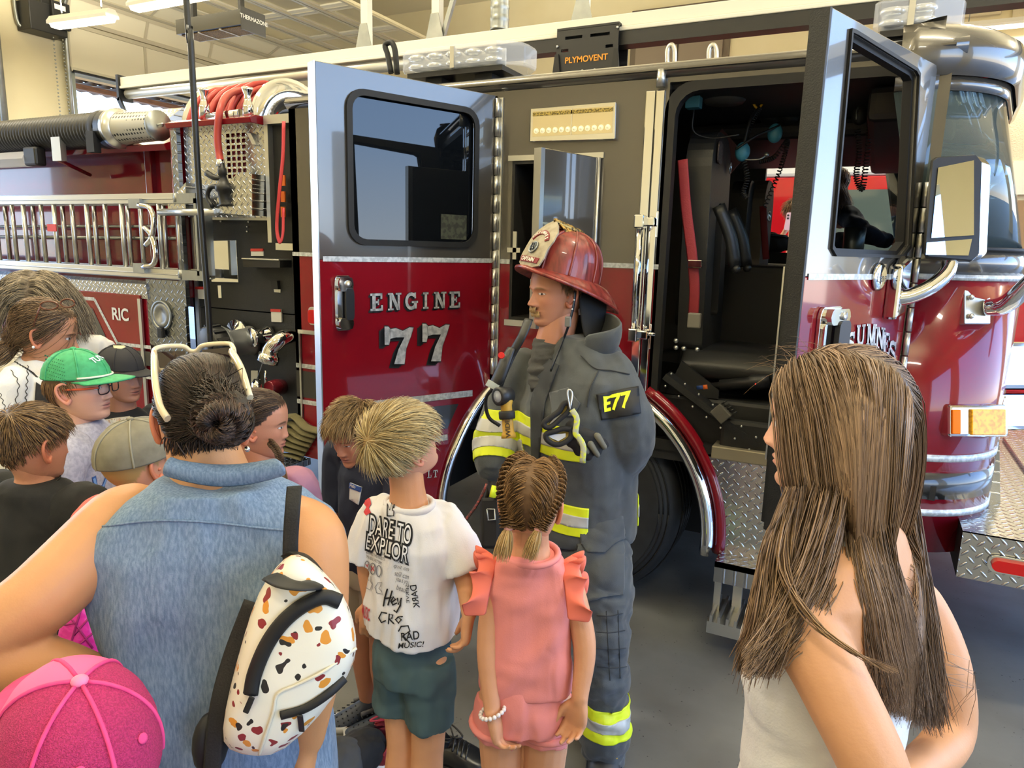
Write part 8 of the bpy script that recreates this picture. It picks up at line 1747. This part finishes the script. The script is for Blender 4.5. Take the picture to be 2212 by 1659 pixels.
for c, rx in (((106, 660), 19), ((146, 655), 15)): MB().tube([P(c[0]+rx*math.cos(a), c[1]+9*math.sin(a), 2.47) for a in np.linspace(0, 2*PI, 24)], .003, 6).build('frame', mat('tortoiseshell', '#5d3322', .3), gA); MB().add([P(c[0]+rx*.95*math.cos(a), c[1]+8.4*math.sin(a), 2.471) for a in np.linspace(0, 2*PI, 20)[:-1]], [list(range(19))], False).build('lens', mat('smoky lens', '#57504a', .1, alpha=.6), gA)
MB().tube([P(88, 660, 2.47), P(80, 680, 2.47), P(72, 705, 2.48)], .0028, 6).build('temple', MATS['tortoiseshell'], gA)
# woman behind, white shirt, head bent down
WB, fr, H, t, bv = rounded_kid('woman in a plain white shirt with loose fair hair, head bent down', 100, 640, 3.05, 1.66, 195, (82, 655, 3.05), .24, 196, -38, '#b5806a', '#57493a', mat('white linen', '#e4ddcf', .85), tee_kw=dict(w=.13, d=.10, hem=.5, sl=1.0, slr=.06, wr=.010, label='white linen shirt', seed=77), head_kw=dict(browc='#4b3a2c'))
r = np.random.default_rng(9); ids = r.choice(H['roots'], 1900); O_ = []
ctr = H['w'](np.array((0., -.05, .05)))
for i in ids:
    u = H['U'][i]; p = H['V'][i]; side = 1 if u[0] > 0 else -1; n0 = nrm(p-ctr); q = [p]; d = nrm(H['fr'].r*side*.9+n0*.3+H['fr'].f*.1)
    for j in range(9):
        pn = q[-1]+d*.026; h = H['bvh'].find_nearest(Vector(pn)); hp = np.array(h[0]); n2 = nrm(hp-ctr); ds = (pn-hp)@n2
        if ds < .010: pn = pn+n2*(.010-ds)
        d = nrm(d*.6-ZUP*.42+H['fr'].r*side*.12+r.normal(0, .07, 3)); q.append(pn)
    O_.append(q)
strand_mesh(O_, .0014, hair_cols(1900, '#332a22', '#a9987c', .2, r), 'hair', WB, tip=.4)
# boy with black cap behind
BC, fr, H, t, bv = rounded_kid('small boy in a black cap behind the boy in the green cap', 262, 780, 2.95, 1.30, -118, (262, 812, 2.95), .22, -112, -4, '#b98267', '#3b2c22', m_blkt, tee_kw=dict(w=.10, d=.075, label='black T-shirt with pale print'), head_kw=dict(nose=.65, brow=.2, browc='#3e2d22', lip='#96564d'))
cp, pk = cap(BC, H, mat('faded black cap', '#26262a', .85), 'black cap with pale patch', .30, flat_peak=.08, drop=-.06); cbv = BVHTree.FromPolygons([tuple(c) for c in get_co(cp.data)], faces_of(cp.data)); spatch([(244, 745), (262, 744), (272, 751), (262, 755), (246, 753)], mat('cream patch', '#d8cda4', .7), 'patch', cbv, cp, .002, dn=4)
spatch([(222, 908), (280, 899), (284, 950), (226, 956)], mat('cream print', '#d9d0b8', .8), 'print', bv, t, .002); prt('NATURAL', (222, 917), (276, 911), (222, 909), mat('tan print', '#b5794a', .8), 0, 'print', .004, 0, t, bv, 1.3); prt('ROCK', (232, 945), (284, 938), (231, 924), m_ink, .03, 'print', .004, 0, t, bv)
# boy at the left with cropped brown hair
BL, fr, H, t, bv = rounded_kid('boy with cropped brown hair in a black T-shirt at the left edge, back turned', 72, 900, 1.8, 1.41, -18, (72, 962, 1.8), .195, -26, -6, '#c98f70', '#4f3a28', m_blkt, tee_kw=dict(w=.088, d=.075, hem=.48, sl=.9, slr=.058, wr=.008, neckw=.055), head_kw=dict(nose=.6, brow=.2, ear_out=1.5), legs_m=mat('striped shorts', '#1b1b1f', .8, noise=(1, '#1b1b1f', 0, 1)))
short_hair(H, 2600, BL, '#4a3625', '#93744c', .030, whorl=(.03, -.30, .40), grav=.25, lift=.22, seed=21, k=6, messy=.12, lenfn=lambda u: 1.2 if u[2] > .25 else .55 if u[2] < .05 else .8)
MB().tube([fr(.058*math.sin(a), -.01+.05*math.cos(a), 1.165+.006*math.cos(a)) for a in np.linspace(0, 2*PI, 30)], .0022, 6).build('necklace', m_black, BL)
def stripes():
    m = MATS['striped shorts']; nt = m.node_tree; b = nt.nodes['Principled BSDF']; N = nt.nodes.new; w_ = N('ShaderNodeTexWave'); w_.inputs['Scale'].default_value = 9; tc = N('ShaderNodeTexCoord'); nt.links.new(tc.outputs['Object'], w_.inputs['Vector']); g = N('ShaderNodeMath'); g.operation = 'GREATER_THAN'; g.inputs[1].default_value = .55; nt.links.new(w_.outputs['Fac'], g.inputs[0]); mx = N('ShaderNodeMix'); mx.data_type = 'RGBA'; mx.inputs['A'].default_value = lin('#15161a'); mx.inputs['B'].default_value = lin('#cfc9b8'); nt.links.new(g.outputs[0], mx.inputs['Factor']); nt.links.new(mx.outputs['Result'], b.inputs['Base Color'])
stripes()
# child in olive cap, coral sleeve and plaid shirt, holding the pink bag
m_plaid = mat('grey plaid', '#86807a', .85, noise=(30, '#c9bfae', .55, .6)); m_plaid2 = mat('coral jersey', '#d9706a', .8)
OC, fr, H, t, bv = rounded_kid('child in a washed olive cap half hidden behind the woman in chambray', 300, 930, 1.72, 1.30, -28, (306, 1000, 1.74), .198, -30, 6, '#c98d6c', '#b8945c', m_plaid2, tee_kw=dict(w=.085, d=.07, hem=.5), legs_m=m_plaid, arms=[[P(215, 1130, 1.70), P(195, 1230, 1.62), P(160, 1282, 1.50)], [P(380, 1130, 1.8), P(390, 1250, 1.8), P(380, 1350, 1.8)]])
cap(OC, H, mat('washed olive cotton', '#7d7867', .85, noise=(30, '#6a6555', .35, .7)), 'washed olive cap', .3, seam=mat('olive stitching', '#8d8876', .8), size=1.12); tail(P(225, 1130, 1.66), P(200, 1310, 1.56), 90, '#9c7a4c', '#cfae78', OC, .018, 22); mb = MB()
torso(mb, Fr(*P(222, 1380, 1.55)[:2], -20), [(P(222, 1440, 1.55)[2], 0, 0, .07, .05), (P(222, 1330, 1.5)[2], 0, 0, .06, .045)]); garment('plaid_shirt', OC, mb, m_plaid, .006, 2, .008, (.1, .03), 5, label='grey plaid shirt tied at the waist')
PB = thing('quilted_bag', 'small hot pink quilted bag hanging beside the plaid shirt, behind the bent arm', 'bag', tuple(P(170, 1370, 1.42)))
g = []
for py, x0, x1 in ((1296, 178, 190), (1312, 158, 205), (1340, 138, 214), (1370, 128, 216), (1400, 136, 216), (1425, 160, 214), (1438, 190, 212)): g.append(ell(P((x0+x1)/2, py, 1.45), RGT*(x1-x0)/2*1.45/1533, FWD*.035, 28, 2.2))
bagm = MB().rings(g).build('bag_body', mat('hot pink nylon', '#d92fa0', .35, noise=(9, '#c21f86', .4, .7), bump=(26, 1.0)), PB, subdiv=1); bgb = mesh_bvh(bagm)
for pts in (((180, 1300), (158, 1345), (150, 1400)), ((150, 1330), (200, 1400)), ((205, 1320), (160, 1372)), ((210, 1360), (152, 1408)), ((140, 1350), (165, 1345))): q = [on(bgb, *p, .0) for p in [tuple(np.array(pts[0])+(np.array(pts[-1])-np.array(pts[0]))*k) for k in np.linspace(0, 1, 7)]]; MB().tube(q, .0022, 6).build('quilting_seam', mat('dark pink seam', '#8c1160', .6), bagm)
MB().tube([P(182, 1305, 1.42), P(176, 1270, 1.42), P(178, 1235, 1.44)], .008, 8, res=10, flat=.3, upv=tuple(-fw)).build('bag_strap', mat('pink strap', '#e0447f', .6), PB)
# small girl in mauve with a side braid
AG, fr, H, t, bv = rounded_kid('small girl in a mauve T-shirt with a dark side braid by the pump panel', 570, 860, 2.15, 1.27, -110, (560, 917, 2.17), .205, -84, -6, '#b98063', '#33241b', mat('mauve jersey', '#a9788a', .85, bump=(300, .08)), tee_kw=dict(w=.09, d=.075, sl=.75, slr=.06, wr=.007), head_kw=dict(nose=.5, brow=.15, browc='#4a3527', lip='#9c5b52', lid=.72, jaw=1.1))
sweep_hair(H, 1700, AG, lambda u, r: H['w'](np.array((.16*(1 if u[0] > 0 else -1), -.42, -.12))), '#231812', '#54402f', 23, k=9, off=(.002, .007)); pth = [P(583, 955, 2.12), P(596, 970, 2.06), P(603, 985, 2.02), P(606, 1000, 2.0)]
braid('braid', pth, AG, '#231812', '#5a4433', .0075, 4, .9, 6); tail(pth[-1], P(614, 1062, 1.99), 160, '#3a281b', '#7a5a3c', AG, .012, 24)
# boy in navy looking down, name sticker
NB, fr, H, t, bv = rounded_kid('boy with spiky hair looking down, navy T-shirt with a name sticker', 800, 880, 2.45, 1.33, 140, (766, 938, 2.45), .212, 150, -22, '#bd8468', '#6b5236', m_navy, tee_kw=dict(w=.095, d=.075, hem=.47, sl=.9, slr=.06, wr=.007), head_kw=dict(nose=.65, brow=.2, browc='#6b5136', lip='#a0605a', lid=.5), legs_m=m_khaki)
short_hair(H, 2600, NB, '#5c4830', '#b19468', .045, whorl=(.0, -.32, .38), comb=(0, .5, 0), grav=.12, lift=.5, seed=25, k=6, messy=.25, lenfn=lambda u: 1.2 if u[2] > .2 else .6)
tg = spatch([(758, 1042), (783, 1052), (776, 1090), (757, 1078)], m_lbl, 'name_sticker', bv, NB, .003, dn=5); spatch([(758, 1042), (783, 1052), (781, 1063), (757, 1053)], mat('blue band', '#2f4f96', .6), 'sticker_band', bv, tg, .0055, dn=5); prt('Hello', (759, 1050), (771, 1055), (760, 1043), m_wprint, .01, 'lettering', .008, 0, tg, bv)
cd = nrm(-RGT*.93-FWD*.3)
m_croc = mat('navy foam', '#232a38', .55); 
def clog(c, d, tag_=''):
    o = shoe('clog', NB, c-d*.085, c+d*.135, .095, .085, m_croc, mat('pale grey foam', '#c9c8c4', .6)); s_ = np.cross(d, ZUP); mb = MB()
    for i in range(5):
        for j in range(3):
            for k in (-1, 1): mb.ball(c+d*(.03+.018*i)+s_*k*(.012+.014*j)+ZUP*(.075-.006*i-.009*j), .003, 5, 4)
    mb.build('vent_holes', m_black, o); MB().tube([c+d*.02+s_*.046+ZUP*.055, c-d*.06+s_*.04+ZUP*.062, c-d*.10+ZUP*.064, c-d*.06-s_*.04+ZUP*.062, c+d*.02-s_*.046+ZUP*.055], .008, 8, res=24, flat=1.3).build('heel_strap', mat('slate strap', '#5b5c61', .6), o); return o
clog(fr(-.055, .01, 0), cd); clog(fr(.055, .01, 0), nrm(-RGT*.9-FWD*.5))
# pink cap child, bottom left
PC, fr, H, t, bv = rounded_kid('child in a hot pink mesh cap in the bottom left corner, seen from above', 165, 1560, .82, 1.24, 45, tuple([168, 1640, .865]), .215, 50, 12, '#c98d6c', '#7a5a3c', mat('pink jersey', '#d987b0', .85), tee_kw=dict(w=.085, d=.07, slr=.042))
m_pk = mat('hot pink cotton', '#e2457f', .75, noise=(40, '#d63a74', .4, .65)); m_pm = mat('pink mesh', '#d13474', .8, bump=(700, .8), noise=(420, '#b82a63', .42, .58))
cp, pk = cap(PC, H, m_pm, 'hot pink mesh cap', .3, seam=m_pk, peak_m=m_pk, button=mat('pale pink button', '#ee7fa3', .6), size=1.12); w = H['w']
prof = [(.12, 1.01), (.2, 1.0), (.3, .95), (.39, .855), (.47, .70), (.53, .50), (.565, .28), (.578, .08)]
MB().rings([[w(V3(.345*1.13*k*math.sin(a), .452*1.13*k*math.cos(a)-.04, z+.004)) for a in np.radians(np.linspace(-62, 62, 24))] for z, k in prof], closed=False).build('front_panel', mat('bright pink foam', '#ee5f92', .7), cp)
for a in (150, 205): p = w(V3(.345*1.125*.86*math.sin(math.radians(a)), .452*1.125*.86*math.cos(math.radians(a))-.04, .385)); MB().lathe([(.003, 0), (.006, .001), (.006, .002), (.003, .002)], p, nrm(p-w(V3(0, -.04, .1))), 14).build('eyelet', m_pk, cp)
# ---------------------------------------------------------------- people in and beyond the cab
CWm = person('person in a navy top with long brown hair sitting inside the cab', *P(1830, 560, 5.1)[:2]); cf = Fr(*P(1820, 560, 5.1)[:2], -80)
hf = Fr(0, 0, -75).tilt(-10, 0, P(1802, 398, 5.1)); H = head(hf, .222, '#bd8468', '#4a3324'); b = MB(); limb(b, [hf.o-ZUP*.05, P(1808, 445, 5.1), P(1815, 470, 5.1)], [.05, .055, .08]); A1 = [P(1835, 470, 4.95), P(1870, 505, 4.85), P(1915, 520, 4.9)]; hand(b, A1[-1], RGT, -ZUP, .16, 1); body(CWm, '#bd8468', b, H, .008)
tt = MB(); torso(tt, Fr(*P(1815, 500, 5.1)[:2], -80), [(1.45, 0, 0, .17, .12), (1.7, 0, 0, .18, .12), (1.88, 0, 0, .17, .09), (1.95, 0, 0, .08, .06)]); limb(tt, [P(1822, 462, 5.0)]+A1, [.07, .075, .065, .05]); garment('top', CWm, tt, mat('dark navy fleece', '#16202f', .9), .01, 2, .010, (.15, .05), 3)
sweep_hair(H, 700, CWm, lambda u, r: P(1812+r.normal(0, 5), 455+r.normal(0, 12), 5.0), '#3a281c', '#6d5138', 31, rad=.002, k=8, off=(.006, .015))
lm = MB(); torso(lm, Fr(*P(1815, 560, 5.1)[:2], -80), [(1.1, 0, .02, .17, .14), (1.5, 0, 0, .17, .12)]); garment('trousers', CWm, lm, m_black, .012, 2, .004)
PH_ = person('person beyond the far cab window raising a pink phone', *P(1712, 480, 6.6)[:2]); pf = Fr(*P(1718, 480, 6.6)[:2], 180); hf = Fr(0, 0, 178).tilt(-4, 0, P(1722, 455, 6.6)); H = head(hf, .22, '#c08a6c', '#6d5136'); b = MB(); wr_ = P(1688, 512, 6.3)
limb(b, [hf.o-ZUP*.06, pf(0, 0, 1.42)], [.055, .07]); torso(b, pf, [(0, 0, 0, .13, .1), (.9, 0, 0, .16, .11), (1.3, 0, 0, .18, .1), (1.42, 0, 0, .12, .07)]); limb(b, [pf(.19, 0, 1.36), P(1672, 560, 6.4), wr_], [.05, .042, .03]); hand(b, wr_, nrm(ZUP+RGT*.45), -FWD*.2+RGT, .17, 1, .6); body(PH_, '#c08a6c', b, H, .008)
short_hair(H, 600, PH_, '#4f3a28', '#7d6042', .12, grav=.8, lift=.1, rad=.002, seed=33)
tt = MB(); torso(tt, pf, [(.7, 0, 0, .18, .13), (1.1, 0, 0, .18, .12), (1.36, 0, 0, .18, .1), (1.43, 0, 0, .1, .07)]); limb(tt, [pf(.17, 0, 1.38), pf(.24, .0, 1.2)], [.07, .06]); garment('shirt', PH_, tt, m_kaf, .01, 2, .006)
PHN = thing('phone', 'pink phone held up beyond the far cab window', 'phone', tuple(P(1706, 478, 6.22))); c = P(1706, 478, 6.22); MB().prism(rrect(-.037, -.075, .037, .075, .012), lambda u, v, q: c+RGT*(u+v*.1)+ZUP*v+FWD*q, .009).build('phone_case', mat('pink phone case', '#e3b3b5', .4), PHN, bevel=.002)
for dz in (.045, .02): MB().lathe([(0, 0), (.009, 0), (.009, .003), (0, .003)], c-RGT*.018+ZUP*(dz+.005), -FWD, 12).build('camera_lens', m_black, PHN)
# ---------------------------------------------------------------- shoes and clothes left on the floor
def sneaker(label, heel, d, mu, L_=.27, sole=None, lace=None, swoosh=None, eyel=None, name='sneaker'):
    T_ = thing(name, label, 'shoe', tuple(heel+d*L_*.5)); s_ = np.cross(d, ZUP); lace = lace or mu
    st = [(0, .26, .075), (.08, .34, .085), (.22, .37, .08), (.40, .36, .085), (.5, .37, .088), (.62, .41, .075), (.8, .42, .055), (.93, .32, .045), (1, .14, .03)]
    rs = []
    for t, wd, h in st:
        c = heel+d*L_*t; op = t < .46; W_ = wd*L_*.5
        rs.append([c+s_*W_*x+ZUP*h*zz for x, zz in ((-1, .1), (-1.05, .45), (-.86, .85 if op else .8), (-.72, 1.0 if op else .95), (-.55 if op else -.35, .86 if op else 1.05), (0, .18 if op else 1.08), (.55 if op else .35, .86 if op else 1.05), (.72, 1.0 if op else .95), (.86, .85 if op else .8), (1.05, .45), (1, .1))])
    o = MB().rings(rs).build('upper', mu, T_, subdiv=1)
    MB().rings([[heel+d*L_*t+s_*wd*L_*.54*x+ZUP*z for x, z in ((-1, 0), (-1.02, .022), (1.02, .022), (1, 0))] for t, wd, h in [(-.02, .22, 0)]+st[1:-1]+[(1.02, .14, 0)]]).build('sole', sole or m_black, T_)
    for k in range(4): c = heel+d*L_*(.48+.06*k)+ZUP*(.094-.007*k); MB().tube([c-s_*.04-ZUP*.012, c+ZUP*.006+d*.006, c+s_*.04-ZUP*.012+d*.012], .0035, 6, res=8).build('lace', lace, T_)
    c = heel+d*L_*.47+ZUP*.1; MB().tube([c, c+s_*.05+ZUP*.02, c+s_*.03-d*.05+ZUP*.01, c, c-s_*.05+ZUP*.015-d*.03, c-s_*.02+d*.03, c], .0032, 6, res=30).build('lace_bow', lace, T_)
    MB().rings([[c+s_*x-d*.01+ZUP*z for x, z in ((-.028, -.03), (0, -.02), (.028, -.03))], [c+s_*x-d*.055+ZUP*z for x, z in ((-.03, .012), (0, .02), (.03, .012))]], closed=False).build('tongue', mu, T_)
    if swoosh: MB().rings([[heel+d*L_*(.25+.3*k)+s_*(L_*.205)+ZUP*(.03+.05*k+.012*math.sin(k*9)) for k in np.linspace(0, 1, 8)], [heel+d*L_*(.25+.3*k)+s_*(L_*.20)+ZUP*(.045+.035*k) for k in np.linspace(0, 1, 8)]], closed=False).build('side_flash', swoosh, T_)
    return T_
m_rs = mat('dark red mesh', '#8e2630', .7, noise=(60, '#761d27', .4, .65)); rh = PZ(812, 1668, .0); rd = nrm(PZ(852, 1560, 0)-rh)
sneaker('dark red running shoe with undone laces on the floor, nearest the black cloth', rh, rd, m_rs, .29, m_wtee, mat('red lace', '#b83a45', .7), m_wprint, name='running_shoe'); r2 = PZ(862, 1640, 0); sneaker('dark red running shoe mostly hidden behind the leg of the blond boy', r2+rd*.12, nrm(rd-RGT*.15), m_rs, .28, m_wtee, MATS['red lace'], m_wprint, name='running_shoe')
bs = PZ(905, 1632, 0); sneaker('black leather shoe with a loose yellow-tipped lace beside the leg of the blond boy', bs, nrm(RGT*.96-FWD*.28), mat('black shoe leather', '#17181a', .3), .27, name='lace_up_shoe')
MB().tube([bs+RGT*.04+ZUP*.10, bs+RGT*.06+ZUP*.16, bs+RGT*.08+ZUP*.14, bs+RGT*.09+ZUP*.17], .003, 6, res=12).build('loose_lace', m_black, bpy.data.objects['lace_up_shoe']); MB().cyl(bs+RGT*.09+ZUP*.17, bs+RGT*.105+ZUP*.172, .0035, 8).build('lace_tip', mat('yellow lace tip', '#e3c21c', .5), bpy.data.objects['lace_up_shoe'])
BK2 = thing('dark_cloth', 'rolled black cloth with a grey cuff lying on the floor beside the red shoe', 'clothing', tuple(PZ(760, 1640, 0)))
mb = MB(); limb(mb, [PZ(700, 1700, .06), PZ(750, 1650, .07), PZ(790, 1615, .07), PZ(800, 1600, .05)], [.075, .08, .07, .05], 18); garment('black_roll', BK2, mb, m_glv, .007, 2, .008, (.12, .04), 4); mb = MB(); limb(mb, [PZ(705, 1690, .075), PZ(738, 1650, .085)], [.082, .085], 18); garment('grey_cuff', BK2, mb, mat('grey cuff', '#3b3d40', .85), .007, 2, .006, (.1, .03), 6)
# headsets, hand microphone and small things in the cab
m_coil = mat('coiled cord', '#1b1b1c', .45); m_teal = mat('blue headset shell', '#3f87a6', .4)
def coil(pts, parent, r=.012, turns=24, name='coiled_cord'):
    q = np.array(catmull(pts, turns*8)); T = np.gradient(q, axis=0); T /= np.linalg.norm(T, axis=1, keepdims=True); a = np.cross(T, FWD); a /= np.linalg.norm(a, axis=1, keepdims=True); b_ = np.cross(T, a); th = np.linspace(0, turns*2*PI, len(q))[:, None]
    return MB().tube(list(q+r*(a*np.cos(th)+b_*np.sin(th))), .0032, 5).build(name, m_coil, parent)
dH = (PY(1620, 300, D+.45)-CAM)@fw
HS = thing('headset', 'blue and black headset hanging from a yellow hook inside the cab', 'headset', tuple(P(1630, 300, dH)))
for c in ((1604, 328), (1674, 288)): MB().ball(P(*c, dH), (.035, .03, .045), 14, 10).build('ear_cup', m_teal, HS)
MB().tube([P(1590, 322, dH-.02), P(1632, 295, dH-.04), P(1682, 272, dH-.02)], .012, 8, res=12, flat=.5).build('headband', m_dark, HS); MB().tube([P(1604, 322, dH), P(1620, 262, dH-.02), P(1640, 232, dH)], .008, 6, res=10).build('strap', m_dark, HS); MB().tube([P(1606, 345, dH), P(1640, 344, dH-.03), P(1655, 335, dH-.03)], .004, 6, res=10).ball(P(1656, 334, dH-.03), .012, 8, 6).build('boom_mic', m_steel, HS)
coil([P(1640, 235, dH), P(1625, 262, dH), P(1612, 300, dH)], HS, .010, 14); coil([P(1608, 350, dH), P(1614, 385, dH), P(1606, 415, dH), P(1614, 428, dH)], HS, .010, 18); coil([P(1640, 350, dH+.1), P(1672, 340, dH+.1), P(1700, 305, dH+.1), P(1696, 330, dH+.1), P(1680, 380, dH+.2), P(1652, 447, dH+.2)], HS, .010, 40)
MB().tube([P(1626, 216, dH), P(1634, 214, dH), P(1650, 210, dH), P(1648, 222, dH), P(1638, 234, dH), P(1630, 228, dH), P(1626, 216, dH)], .006, 6, res=20).build('yellow_hook', mat('yellow plastic', '#d9a51e', .4), FE)
dM2 = (PY(1860, 260, D+.75)-CAM)@fw
HM = thing('hand_microphone', 'black radio hand microphone hanging with coiled cord seen through the front door window', 'microphone', tuple(P(1860, 260, dM2)))
MB().ball(P(1858, 245, dM2), (.04, .03, .055), 16, 10).build('mic_body', m_dark, HM); MB().tube([P(1868, 214, dM2-.03), P(1852, 235, dM2-.05), P(1850, 258, dM2-.05)], .004, 6, res=8).build('mic_hook', m_steel, HM); coil([P(1852, 280, dM2), P(1856, 330, dM2), P(1850, 380, dM2), P(1862, 408, dM2), P(1870, 360, dM2), P(1876, 300, dM2), P(1880, 250, dM2)], HM, .012, 50)
CH = thing('hand_lamp', 'black hand lamp with blue and orange tip charging in the cab footwell', 'hand lamp', tuple(PY(1580, 828, D+.12))); a, b_ = PY(1507, 836, D+.12), PY(1662, 823, D+.12); ax_ = b_-a; L_ = np.linalg.norm(ax_)
MB().lathe([(0, 0), (.022, 0), (.022, .03*1), (0, .03)], a, ax_, 16).build('blue_tip', mat('blue plastic', '#27417f', .4), CH); MB().lathe([(.021, 0), (.023, .0), (.023, .02), (.021, .02)], a+nrm(ax_)*.03, ax_, 16).build('orange_ring', mat('orange band', '#d4682c', .5), CH); MB().lathe([(.015, .05), (.015, .1), (.026, .105), (.026, L_*.72), (.036, L_*.76), (.036, L_*.88), (.03, L_), (0, L_)], a, ax_, 18).build('barrel', m_dark, CH); MB().ball(a+ax_*.78-FWD*.035, .005, 8, 6).build('charge_light', mat('red indicator', '#ff2a2a', .4, emit='#ff2020', estr=4), CH)
SW = thing('switch_box', 'small grey switch box with prongs fixed in the cab footwell', 'switch box', tuple(PY(1558, 895, D+.02))); c = PY(1558, 893, D+.02); MB().box(c, (.075, .04, .06), np.array(Matrix.Rotation(.75, 3, 'Y'))).build('box', mat('grey plastic box', '#55534e', .5), SW, bevel=.004)
for k in range(5): MB().cyl(c+V3(.0+.012*k, -.0, .045-.011*k), c+V3(.018+.012*k, -.0, .06-.011*k), .004, 8).build('prong', m_dark, SW)
BG = thing('gear_bag', 'black equipment bag and cap on the console below the far cab window', 'bag', tuple(PY(1660, 525, D+1.95))); mb = MB(); limb(mb, [PY(1610, 535, D+1.95), PY(1650, 524, D+1.9), PY(1700, 528, D+1.95)], [.04, .07, .05]); garment('bag_body', BG, mb, m_glv, .012, 2, .012, (.12, .04), 8); MB().tube([PY(1620, 530, D+1.85), PY(1650, 508, D+1.8), PY(1700, 512, D+1.85)], .012, 6, res=12).build('handle', m_dark, BG)
CU = thing('cup', 'dark steel cup standing in the front door window opening on the cab dash', 'cup', tuple(PY(1842, 545, D+1.1))); c = PY(1842, 545, D+1.1); MB().lathe([(0, 0), (.045, 0), (.05, .01), (.055, .16), (.05, .16), (.045, .02), (0, .02)], c-ZUP*.03, ZUP, 24).build('cup_body', mat('dark steel', '#30363a', .35, .7), CU)
